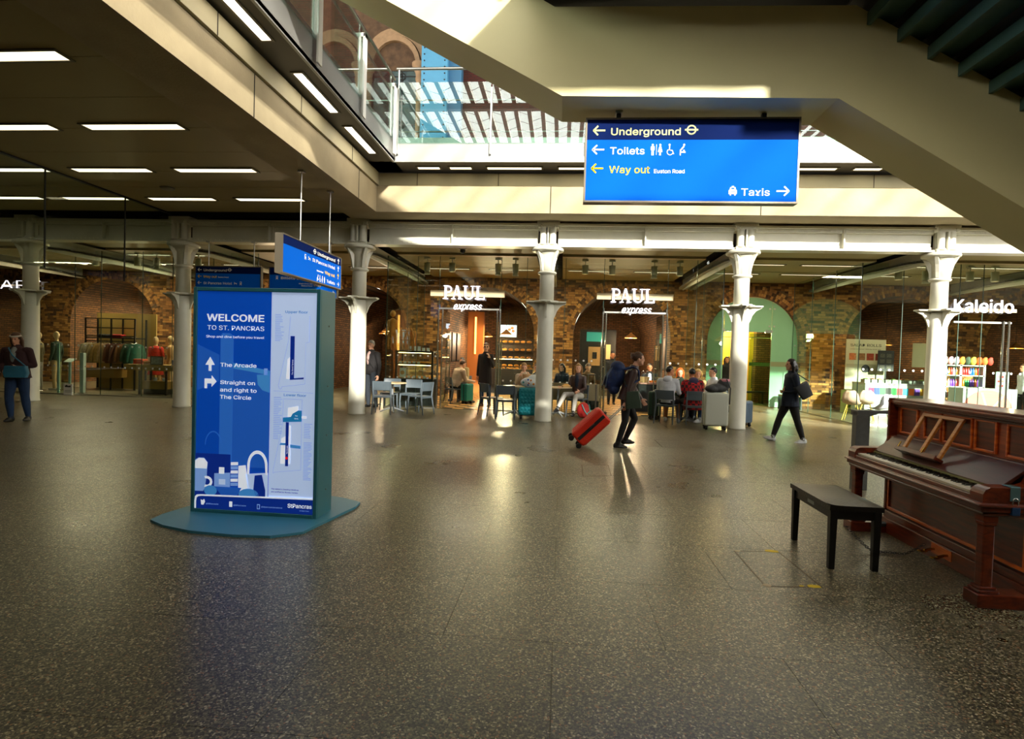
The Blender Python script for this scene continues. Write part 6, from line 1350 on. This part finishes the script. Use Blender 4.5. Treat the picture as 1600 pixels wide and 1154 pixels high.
for x in (-.2, -.07, .07, .2): MB().box((x-.012, -.11, 0), (x+.012, -.09, .55)).box((x-.012, .09, 0), (x+.012, .11, .55)).build('slat', PEND, bk_)
for z_ in (.02, .28, .53): MB().box((-.21, -.12, z_), (.21, -.1, z_+.03)).box((-.21, .1, z_), (.21, .12, z_+.03)).build('rail', PEND, bk_)
for i in range(5):
    x = dx+.12+i*.075; o = MB().path([(0, 0, 0), (random.uniform(-.06, .06), 0, .32), (random.uniform(-.1, .1), 0, .62)], [.03, .036, .02], 8).build('baguette', CRO, None, (x, 16.25, 1.58)); tag(o, 'long baguette standing in the slatted crate', 'bread', 'baguettes in the crate')
fm = thing('wooden_figure', (X(611, 17.5), 17.5, 1.72), 0, 'flat golden wooden figure of a man above the baguettes', 'figure')
FIG = mat('figure_wood', 'b9832a', .6); k = Body(); k.limb([V(0, 0, .35), V(0, 0, .7)], [.09, .12], FIG); k.ellip(V(0, 0, .95), (.09, .06, .1), FIG); k.limb([V(-.06, 0, .35), V(-.1, 0, -.1)], [.06, .05], FIG); k.limb([V(.06, 0, .35), V(.12, 0, -.1)], [.06, .05], FIG); k.limb([V(-.12, 0, .72), V(-.2, 0, .3)], [.05, .04], FIG); k.limb([V(.12, 0, .72), V(.2, 0, .4)], [.05, .04], FIG); k.finish('figure_body', fm, .014); MB().tube((0, 0, 1), (0, 0, 2.4), .006, n=6).build('wire', BLACKM, fm)
pc_ = thing('wall_picture', (X(624, 18.5), 18.5, 2.0), 0, 'pale blue picture panel behind the baguette crate', 'picture'); MB().box((-.3, 0, -.25), (.3, .03, .25)).build('frame', SFRAME, pc_); MB().box((-.27, -.005, -.22), (.27, 0, .22)).build('print', emis('print_blue', '8fb6d0', .4), pc_); MB().tube((0, .02, .25), (0, .02, 2.1), .005, n=6).build('wire', BLACKM, pc_)
# ================================================================ cafe interiors
def frame_pic(x, y, z, w, h, rz, label, col='3b2a1c', group='framed pictures'):
    t = thing('framed_picture', (x, y, z), rz, label, 'picture'); MB().box((-w/2, -.02, -h/2), (w/2, .02, h/2)).build('frame', mat('frame_black', '0a0908', .5), t); MB().box((-w/2+.05, -.026, -h/2+.05), (w/2-.05, -.02, h/2-.05)).build('print', mat('print_'+col, col, .5, vary=.6, scale=7), t); return t
xa = -2.6-1.62+.03
for i, y in enumerate((21.2, 22.2, 23.2)): frame_pic(xa, y, 1.75, .7, 1.1, PI/2, ['tall dark framed picture first along the vault wall', 'tall dark framed picture second along the vault wall', 'tall dark framed picture last along the vault wall'][i], '5a3d26')
for i, y in enumerate((21.0, 22.2)): frame_pic(2.0+1.61, y, 1.7, .7, 1.1, -PI/2, ['dark framed picture near the mouth of the far vault wall', 'dark framed picture deeper along the far vault wall'][i], '4a3524')
MENU = emis('menu_screen', 'c9dcf2', 2.0)
tv = thing('menu_screen', (X(791, 23), 23.0, 2.45), 0, 'bright screen showing round pastries over the bakery counter', 'screen'); MB().box((-.36, 0, -.26), (.36, .05, .26)).build('bezel', BLACKM, tv); MB().box((-.33, -.005, -.23), (.33, 0, .23)).build('picture', MENU, tv)
for x, z_ in ((.05, .05), (.2, .0), (-.1, -.08), (.16, .12)): MB().ball((x, -.006, z_), (.07, .002, .06), 10, 6).build('pastry_image', emis('screen_pastry', 'a8602c', .8), tv)
MB().tube((0, .03, .26), (0, .03, .75), .015, n=6).build('bracket', BLACKM, tv)
bc = thing('bakery_counter', (-2.75, 22.6, 0), 0, 'long dark bakery counter with glass top deep in the vault', 'counter'); MB().box((-.6, 0, 0), (1.7, .8, .95)).build('base', mat('counter_dark', '1c1712', .5), bc, bevel=.01); pane('glass', (-.58, .02, .95), (1.68, .03, 1.35), CG, bc); MB().box((-.6, 0, 1.35), (1.7, .5, 1.38)).build('top', DF, bc); MB().box((-.5, .05, 1.32), (1.6, .08, 1.345)).build('lamp_tube', MATS['case_lamp'], bc)
shf = thing('bread_shelf', (-2.0, 25.5, 0), 0, 'dark bread shelving against the rear of the bakery vault', 'shelf'); MB().box((-.9, .3, 0), (1.3, .35, 2.2)).build('back', mat('shelf_wood', '3a2614', .6), shf)
for z_ in (.95, 1.3, 1.65, 2.0): MB().box((-.9, -.05, z_), (1.3, .3, z_+.03)).build('board', MATS['shelf_wood'], shf)
lm = MB().ball((0, 0, .05), (.12, .07, .055), 10, 6).mesh('loaf', CRO)
for i in range(30):
    o = share('loaf', lm, None, (-2.8+(i % 8)*.27, 25.55, [.98, 1.33, 1.68, 2.03][i//8]), (0, 0, random.uniform(-.6, .6))); tag(o, 'round loaf on the bread shelving', 'bread', 'loaves on the shelving')
for i in range(12):
    o = share('croissant', pm, None, (-2.65+i*.18, 22.78, .95), (0, 0, random.uniform(-.6, .6))); tag(o, 'croissant on the bakery counter under glass', 'pastry', 'croissants on the bakery counter')
dm = thing('menu_board', (X(899, 22)+.45, 22.0, 1.95), 0, 'dark menu board with brown poster inside the second vault', 'board'); MB().box((-.35, 0, -1.3), (1.0, .05, .6)).build('board', mat('board_black', '12110f', .5), dm); MB().box((-.02, -.02, -.75), (.42, 0, -.05)).build('poster', mat('poster_kraft', 'b08a58', .7), dm); MB().box((.13, -.026, -.5), (.3, -.02, -.25)).build('poster_mark', BLACKM, dm); MB().box((.6, -.02, -.5), (.8, 0, .05)).build('poster', mat('poster_cream', 'c9b27c', .7), dm); MB().box((-.1, -.02, .15), (.6, 0, .5)).build('screen', emis('screen_teal', '2c8a80', .5), dm)
orw = thing('wall_panel', (-2.85, 21.9, 0), 0, 'tall orange plaster pier inside the bakery vault', 'panel'); MB().box((-.75, 0, 0), (-.15, .3, 3.1)).build('pier', mat('orange_plaster', 'b0682c', .8), orw); MB().box((-.48, -.02, 1.5), (-.42, 0, 2.9)).build('lit_slot', emis('slot_glow', 'ffb050', 5), orw)
# ================================================================ clothes shop
MANQ = mat('mannequin_cream', 'cdb07c', .45)
def mannequin(px_, Y, rz, label, top, bottom, H=1.78, skirt=False):
    t = thing('mannequin', (py(px_, 600, Y).x, Y, 0), rz, label, 'mannequin', 'shop mannequins'); k = Body(); S = H/1.78
    k.ellip(V(0, .01, 1.64*S), (.075, .09, .12), MANQ); k.limb([V(0, 0, 1.42*S), V(0, 0, 1.54*S)], [.05, .045], MANQ)
    k.rings([(V(0, 0, z_*S), V(1, 0, 0), V(0, 1, 0), a, b) for z_, a, b in ((.86, .15, .11), (.98, .15, .11), (1.12, .13, .1), (1.28, .17, .12), (1.4, .16, .1), (1.46, .06, .06))], top)
    if skirt: k.rings([(V(0, 0, z_*S), V(1, 0, 0), V(0, 1, 0), a, b) for z_, a, b in ((.55, .24, .19), (.8, .2, .15), (1.02, .14, .1))], top)
    for s in (-1, 1):
        k.limb([V(s*.17, 0, 1.38*S), V(s*.22, -.02, 1.12*S)], [.062, .05], top); k.limb([V(s*.22, -.02, 1.12*S), V(s*.23, .04, .9*S)], [.045, .035], MANQ if skirt else top); k.ellip(V(s*.235, .06, .82*S), (.02, .035, .07), MANQ)
        k.limb([V(s*.08, 0, .86*S), V(s*.1, 0, .48*S), V(s*.11, -.02, .1)], [.085, .062, .045], bottom); k.ellip(V(s*.11, .05, .045), (.045, .12, .045), mat('trainer_cream', 'cfc6b0', .6))
    k.finish('mannequin_body', t, .013); MB().lathe([(.2, 0), (.2, .012), (0, .014)], n=20).build('base_disc', CHROME, t); return t
C_RED = mat('print_dress', 'c4301c', .8, vary=.5, scale=22); C_TAN = cloth('tan_jacket', 'b08d58'); C_CHI = cloth('chinos', 'b39a6c')
mannequin(243, 17.3, PI+.1, 'mannequin in a red patterned dress beside the iron column', C_RED, MANQ, skirt=True); mannequin(266, 17.5, PI-1.0, 'mannequin in a tan jacket beside the red dress', C_TAN, C_CHI, 1.82)
mannequin(88, 16.7, PI-1.4, 'mannequin in a dark green jumper and tan trousers behind the shop glass', C_GREEN, C_CHI, 1.85); mannequin(60, 16.4, PI-1.2, 'mannequin in an olive coat beside the black door post', cloth('olive_coat', '6b6038'), C_WPANT, 1.82)
rk = thing('clothes_rack', (py(133, 600, 17.6).x, 17.6, 0), 0, 'black steel clothes rack with shelf and low wooden drawer', 'rack'); RW = py(210, 600, 17.6).x-py(133, 600, 17.6).x
for x in (0, RW*.52, RW):
    for y in (0, .5): MB().box((x-.02, y-.02, 0), (x+.02, y+.02, 2.3)).build('post', BLACKM, rk)
for z_ in (2.28, 1.98, 1.55, 1.72): MB().box((0, -.015, z_), (RW, .015, z_+.03)).build('bar', BLACKM, rk)
MB().box((0, 0, 1.66), (RW, .5, 1.69)).build('shelf', BLACKM, rk); MB().box((-.02, -.1, .38), (RW*.62, .5, .68)).build('drawer', mat('drawer_wood', '8a6a30', .5), rk, bevel=.006); MB().box((-.05, .52, 0), (RW*1.2, .56, 2.5)).build('back_panel', mat('back_panel', 'b4974f', .6), rk)
gl = [('c2b394', 'cream knitted cardigan'), ('b09a72', 'beige jacket'), ('c09a5c', 'tan denim jacket'), ('c2a070', 'sand blouse'), ('6a3a22', 'brown patterned blouse'), ('5a3424', 'dark patterned top'), ('8a5a34', 'rust patterned shirt'), ('2e4a34', 'green striped shirt'), ('1f5a48', 'teal shirt')]
for i, (c_, lb) in enumerate(gl):
    x = py(133, 600, 17.6).x+.1+(RW+.2-.15)*i/len(gl)*1.05; t = thing('hanging_garment', (x, 17.62, .0), random.uniform(.9, 1.3), lb+' hanging on the black rack', 'garment', 'clothes on the rack')
    m_ = mat('garment_'+c_, c_, .9, vary=.25, scale=16, bump=.5, bscale=18)
    MB().loft([[(a*w, b_*.05, z_) for a, b_ in ((-1, -1), (0, -1.3), (1, -1), (1, 1), (0, 1.3), (-1, 1))] for z_, w in ((.86, .21), (1.1, .2), (1.35, .2), (1.47, .16), (1.5, .05))]).build('torso', m_, t)
    for s in (-1, 1): MB().path([(s*.16, 0, 1.45), (s*.24, 0, 1.2), (s*.27, .02, .92)], [.055, .05, .04], 8).build('sleeve', m_, t)
    MB().path([(-.15, 0, 1.46), (0, 0, 1.53), (.15, 0, 1.46)], .008, 6).path([(0, 0, 1.53), (.02, 0, 1.57), (0, 0, 1.6)], .005, 6).build('hanger', CHROME, t)
def folded(x, y, z, cols, label, group):
    for i, c_ in enumerate(cols):
        o = MB().box((-.16, -.12, 0), (.16, .12, .05)).build('folded_garment', mat('garment_'+c_, c_, .9, vary=.25, scale=16), None, (x, y, z+i*.052), random.uniform(-.1, .1), bevel=.018); tag(o, label, 'garment', group)
folded(py(150, 600, 17.6).x+.1, 17.85, 1.69, ('15171c', '1c1c22'), 'folded dark jumper on the rack shelf', 'folded dark jumpers'); folded(py(176, 600, 17.6).x, 17.85, 1.69, ('b02020', 'a81c1c'), 'folded red jumper on the rack shelf', 'folded red jumpers'); folded(py(188, 600, 17.6).x+.1, 17.85, 1.69, ('b4a684',), 'folded cream jumper on the rack shelf', 'folded cream jumpers')
tb_ = thing('display_table', (py(197, 600, 16.4).x, 16.3, 0), 0, 'wooden display table on black legs below the red dress', 'table'); TWd = py(290, 600, 16.4).x-py(197, 600, 16.4).x
MB().box((0, 0, .72), (TWd, .6, .9)).build('top', mat('display_wood', '9a7a34', .5), tb_, bevel=.006)
for x in (.45, TWd-.6): MB().box((x, .02, 0), (x+.05, .07, .72)).box((x, .5, 0), (x+.05, .55, .72)).build('leg', BLACKM, tb_)
pl_ = thing('plinth_box', (py(226, 600, 16.6).x, 16.45, 0), 0, 'low wooden plinth under the display table', 'plinth'); MB().box((0, 0, .16), (.8, .5, .4)).build('box', MATS['display_wood'], pl_, bevel=.006); MB().box((.05, .05, 0), (.75, .45, .16)).build('foot', BLACKM, pl_)
folded(tb_.location.x+.3, 16.6, .9, ('c0402c', 'b83a24', 'c4532c'), 'folded red shirt on the display table', 'folded red shirts'); folded(tb_.location.x+.7, 16.5, .9, ('b0885c', 'a87a44'), 'folded tan shirt on the display table', 'folded tan shirts'); folded(tb_.location.x+1.55, 16.6, .9, ('1f56a8', '2460b8', '1c4e98'), 'folded blue shirt on the display table', 'folded blue shirts')
ps = thing('price_sign', (tb_.location.x+1.0, 16.35, .9), 0, 'grey photo price sign on the display table', 'sign'); MB().box((-.2, 0, 0), (.2, .02, .26)).build('frame', SFRAME, ps); MB().box((-.17, -.004, .03), (.17, 0, .23)).build('print', mat('print_grey', '9a9c94', .6, vary=.5, scale=14), ps)
for i in range(2):
    o = MB().lathe([(.05, 0), (.07, .1), (.065, .1), (.045, .01), (0, .008)], n=14).build('white_cup', SWHITE, None, (pl_.location.x+.3+.3*i, 16.65, .4)); tag(o, 'white pot on the wooden plinth', 'pot', 'white pots on the plinth')
sp_ = thing('security_gate', (py(91, 600, 15.9).x, 15.9, 0), 0, 'slim pale anti-theft pedestal inside the clothes shop door', 'gate'); MB().box((-.02, 0, 0), (.02, .3, 1.45)).build('panel', glass_mat('gate_acrylic', (.8, .92, .88), .5), sp_); MB().box((-.03, -.01, 0), (.03, .02, 1.45)).build('edge', mat('acrylic_edge', '8fc2b4', .3), sp_)
sp2 = thing('security_gate', (py(127, 600, 15.9).x, 15.9, 0), 0, 'white anti-theft pedestal beside the clothes rack', 'gate'); MB().box((-.06, 0, 0), (.06, .1, 1.2)).build('panel', mat('gate_white', 'a9bcb4', .4), sp2, bevel=.01); MB().box((-.1, -.02, 0), (.1, .12, .03)).build('foot', STEEL, sp2)
ls = thing('lectern_stand', (py(109, 600, 16.1).x, 16.1, 0), 0, 'slim stand with a tilted tablet tray in the clothes shop', 'stand'); MB().box((-.03, -.02, 0), (.03, .02, .92)).build('post', mat('stand_teal', '8ab0ac', .35), ls); MB().box((-.13, -.1, 0), (.13, .12, .012), M=Matrix.Translation((0, 0, .95)) @ Matrix.Rotation(.5, 4, 'X')).build('tray', mat('gate_white', 'a9bcb4', .4), ls); MB().lathe([(.15, 0), (.15, .015), (0, .02)], n=16).build('base', STEEL, ls)
fs_ = thing('floor_notice', (py(106, 608, 15.35).x, 15.35, 0), 0, 'small white floor notice with a black picture leaning at the shop glass', 'sign'); MB().box((-.13, 0, 0), (.13, .02, .32)).build('board', SWHITE, fs_); MB().prism([(-.08, .22), (.08, .22), (.09, .27), (.0, .26), (-.03, .29), (-.09, .26)], -.006, 0).build('picture', BLACKM, fs_); MB().box((-.09, -.004, .12), (.09, 0, .13)).box((-.09, -.004, .08), (.09, 0, .09)).build('text_lines', SFRAME, fs_); MB().box((-.1, .02, 0), (.1, .09, .015)).build('foot', SWHITE, fs_)
# ================================================================ kiosk (Kaleido)
KW_ = mat('kiosk_white', 'a9b0a4', .5)
pst = thing('menu_poster', (py(1322, 560, 19.6).x, 19.62, 0), 0, 'tall cream poster headed SALAD ROLLS at the edge of the brick arch', 'poster'); WP = py(1384, 560, 19.6).x-py(1322, 560, 19.6).x
MB().box((0, 0, .3), (WP, .03, 2.35)).build('board', mat('poster_board', 'c6bfa2', .6), pst); MB().box((.0, .0, 0), (.04, .03, .3)).box((WP-.04, 0, 0), (WP, .03, .3)).build('foot', STEEL, pst)
text('lettering', 'SALAD ROLLS', .16, mat('ink', '26221c', .6), pst, (.12, -.002, 2.12), width=.95, bold=.012); text('lettering', 'choose your filling and dip', .06, MATS['ink'], pst, (.12, -.002, 2.02), width=.95)
for i, c_ in enumerate(('c0622c', '8a5a2c', '9a3a20', '7a2a1c')): MB().box((.1+i*.27, -.006, 1.68), (.32+i*.27, 0, 1.9)).build('picture', mat('food_'+c_, c_, .6, vary=.6, scale=20), pst)
ph = MB().box((.02, -.004, .75), (WP*.78, 0, 1.55)).build('photo_print', mat('photo_bg', 'a9a488', .6), pst); MB().ball((.62, -.006, 1.4), (.13, .004, .14), 12, 8).build('photo_hair', HK, ph); MB().prism([(.35, .8), (.95, .8), (.88, 1.2), (.7, 1.3), (.5, 1.28), (.38, 1.15)], -.008, -.004).build('photo_shirt', mat('photo_shirt', '8d9074', .7, vary=.4, scale=8), ph)
mb_ = thing('menu_board', (py(1372, 560, 19.3).x, 19.3, 0), 0, 'black menu board on a stand behind the salad bar', 'board'); MB().box((0, 0, 1.35), (.48, .03, 2.0)).build('board', mat('board_black', '12110f', .5), mb_); MB().box((.22, 0, 0), (.26, .03, 1.35)).build('post', BLACKM, mb_); MB().box((-.0, -.1, 0), (.48, .13, .02)).build('foot', BLACKM, mb_)
for i in range(6): MB().box((.06+.2*(i % 2), -.005, 1.42+.18*(i//2)), (.2+.2*(i % 2), 0, 1.54+.18*(i//2))).build('picture', mat('board_print', '4c463a', .6, vary=.6, scale=20), mb_)
sb = thing('salad_bar', (py(1352, 600, 18.2).x, 18.2, 0), 0, 'white salad bar with a row of bright cards along its front', 'counter'); SW = py(1450, 600, 18.2).x-py(1352, 600, 18.2).x
MB().box((0, 0, 0), (SW, .8, .95)).build('body', KW_, sb, bevel=.01); MB().box((0, 0, .95), (SW, .8, 1.0)).build('top', STEEL, sb); pane('sneeze_glass', (0, 0, 1.0), (SW, .012, 1.3), CG, sb)
for i, c_ in enumerate(('c8145a', '1c3aa8', '3cb04c', '2a2a2a', '1d8a3c', 'c81c2c', '1c9cc0', 'd8641c', '5a2a98', 'd09a1c')): MB().box((.1+i*(SW-.15)/10, -.01, .66), (.1+i*(SW-.15)/10+.15, 0, .86)).build('card', mat('card_'+c_, c_, .5), sb)
for i in range(9):
    o = MB().box((-.08, -.12, 0), (.08, .12, .1)).build('food_tray', STEEL, None, (sb.location.x+.15+i*.2, 18.5, 1.0)); tag(o, 'steel salad tray set in the salad bar top', 'tray', 'salad trays'); MB().ball((0, 0, .1), (.07, .1, .03), 10, 6).build('filling', mat('fill_%d' % (i % 4), ('5a7a2c', '8a3a20', 'b09a5c', '4a2a20')[i % 4], .7, vary=.4, scale=40), o)
cp2 = thing('wall_card', (py(1436, 560, 19.95).x, 19.95, 1.9), 0, 'plain pale poster on the brick pier of the kiosk', 'poster'); MB().box((-.2, 0, -.4), (.2, .03, .38)).build('card', mat('card_pale', 'b7b592', .6), cp2); MB().box((.2, -.01, -.4), (.24, .03, .38)).build('edge', BLACKM, cp2)
sv = thing('drinks_shelf', (py(1475, 600, 17.2).x, 17.2, 0), 0, 'white open shelves stocked with bright drinks', 'shelf'); VW = py(1538, 600, 17.2).x-py(1475, 600, 17.2).x
for z_ in (.35, .68, .98, 1.3, 1.58): MB().box((0, 0, z_), (VW, .4, z_+.03)).build('board', KW_, sv)
for x in (0, VW*.38, VW-.04): MB().box((x, 0, 0), (x+.06, .4, 1.62)).build('upright', KW_, sv)
random.seed(11); bm_ = {}
for c_ in ('c82c2c', '2c6ac8', 'd0b42c', '2ca05a', 'd06a1c', '6a3aa8', 'c8c8d0'): bm_[c_] = MB().lathe([(.032, 0), (.034, .01), (.034, .14), (.015, .17), (.015, .2), (0, .2)], n=10).mesh('bottle', mat('bottle_'+c_, c_, .3))
for r, z_ in enumerate((.38, .71, 1.01, 1.33)):
    for i in range(14):
        x = .09+i*(VW-.16)/14
        if abs(x-VW*.38-.03) < .07: continue
        cN = random.choice(list(bm_)); o = share('drinks_bottle', bm_[cN], None, (sv.location.x+x, 17.27, z_)); tag(o, {'c82c2c': 'red', '2c6ac8': 'blue', 'd0b42c': 'yellow', '2ca05a': 'green', 'd06a1c': 'orange', '6a3aa8': 'purple', 'c8c8d0': 'white'}[cN]+' drinks bottle on the white kiosk shelves', 'bottle', 'bottles on the kiosk shelves')
for i, c_ in enumerate(('b8a48c', 'c88a94', 'a8a8b8', 'd87a2c', '3a4a3a', 'd0c040', 'd8501c', 'e06a2c', 'c83a2c')):
    t = soft('snack_pouch', (sv.location.x+.12+i*.15, 17.4, 1.61), random.uniform(-.3, .3), ['dusty', 'pink', 'grey', 'amber', 'dark', 'yellow', 'vermilion', 'orange', 'scarlet'][i]+' plump snack pouch on top of the white shelves', (((0, 0, .11), (.08, .06, .11)), ((.02, 0, .2), (.05, .04, .04))), c_, 'pouch')
tc_ = thing('till_counter', (py(1505, 610, 16.3).x, 16.3, 0), 0, 'white kiosk counter with a big coral disc graphic', 'counter'); TW2 = py(1590, 610, 16.3).x-py(1505, 610, 16.3).x
MB().box((0, 0, 0), (TW2, .6, 1.0)).build('body', KW_, tc_, bevel=.01); MB().prism([(.62+.62*math.cos(PI*i/16), .42+.55*math.sin(PI*i/16)) for i in range(17)], -.006, 0).build('disc_graphic', mat('coral', 'c8685c', .5), tc_)
for a in (.9, 1.9): MB().prism([(.62+.1*math.cos(a), .45), (.62+.56*math.cos(a), .42+.5*math.sin(a)), (.62+.56*math.cos(a)+.05, .42+.5*math.sin(a)), (.66+.1*math.cos(a), .45)], -.009, -.005).build('disc_stripe', KW_, tc_)
cb_ = thing('card_display', (tc_.location.x+1.1, 16.5, 1.0), 0, 'pale display card of red dots on the kiosk counter', 'card'); MB().box((-.16, 0, 0), (.16, .03, .45)).build('card', mat('card_aqua', '9cc8bc', .6), cb_)
for i in range(9): MB().tube((-.1+.1*(i % 3), -.006, .08+.12*(i//3)), (-.1+.1*(i % 3), 0, .08+.12*(i//3)), .03, n=8).build('dot', P_RED if i % 2 else mat('coral', 'c8685c'), cb_)
# shell chairs outside the kiosk
SHELLS = (('c9a090', 'pink'), ('d8bcae', 'pale blush'), ('b9c0c4', 'white'))
for i, (px_, Y, rz) in enumerate(((1331, 16.6, -.6), (1353, 16.9, -.4), (1374, 15.1, .3))):
    c_, nm = SHELLS[i]; t = thing('shell_chair', (py(px_, 630, Y).x, Y, 0), rz, nm+' moulded shell chair outside the kiosk glass', 'chair', 'moulded shell chairs'); m_ = mat('shell_'+c_, c_, .5)
    k = MB(); R = []
    for a in range(9):
        u = a/8; z_ = .45+.38*max(0, u-.42)/.58*1.0 if u > .42 else .45-.03*math.sin(u/.42*PI); y = .22-.44*min(u/.55, 1)-.06*max(0, u-.55); hw = .22-.06*abs(u-.45) if u < .7 else .2*math.sqrt(max(.15, 1-((u-.7)/.34)**2))
        R.append([(-hw+2*hw*j/6, y+.07*(1-abs(j/3-1))*-1*(1 if u > .5 else 0), z_+.05*abs(j/3-1)**2*(1 if u < .6 else .2)) for j in range(7)])
    vs = [p_ for r in R for p_ in r]; k.add(vs, [(a*7+j, a*7+j+1, a*7+j+8, a*7+j+7) for a in range(8) for j in range(6)], smooth=True)
    o = k.build('shell', m_, t); sd = o.modifiers.new('t', 'SOLIDIFY'); sd.thickness = .014
    LG = mat('leg_oak', 'c09a3c', .5) if i < 2 else CHROME
    for sx in (-1, 1):
        for sy in (-1, 1): MB().tube((sx*.1, sy*.1, .43), (sx*.2, sy*.2, 0), .014, .01, 8).build('leg', LG, t)
    MB().tube((-.13, -.13, .3), (.13, .13, .3), .006, n=6).tube((-.13, .13, .3), (.13, -.13, .3), .006, n=6).build('brace', BLACKM, t)
gp_ = thing('leaf_panel', (py(1316, 630, 19.2).x, 19.3, 0), 0, 'lime panel printed with green leaves under the salad rolls poster', 'panel'); MB().box((0, 0, .0), (1.0, .03, .72)).build('board', mat('lime', 'b9c878', .6), gp_)
for i, (x, z_, a) in enumerate(((.1, .35, .5), (.25, .2, -.6), (.2, .55, 1.2), (.5, .4, .3), (.7, .25, -.8), (.8, .55, .7))): MB().ball((0, 0, 0), (.11, .003, .04), 10, 6, M=Matrix.Translation((x, -.003, z_)) @ Matrix.Rotation(a, 4, 'Y')).build('leaf', mat('leaf_green', '2c8a3c', .6), gp_)
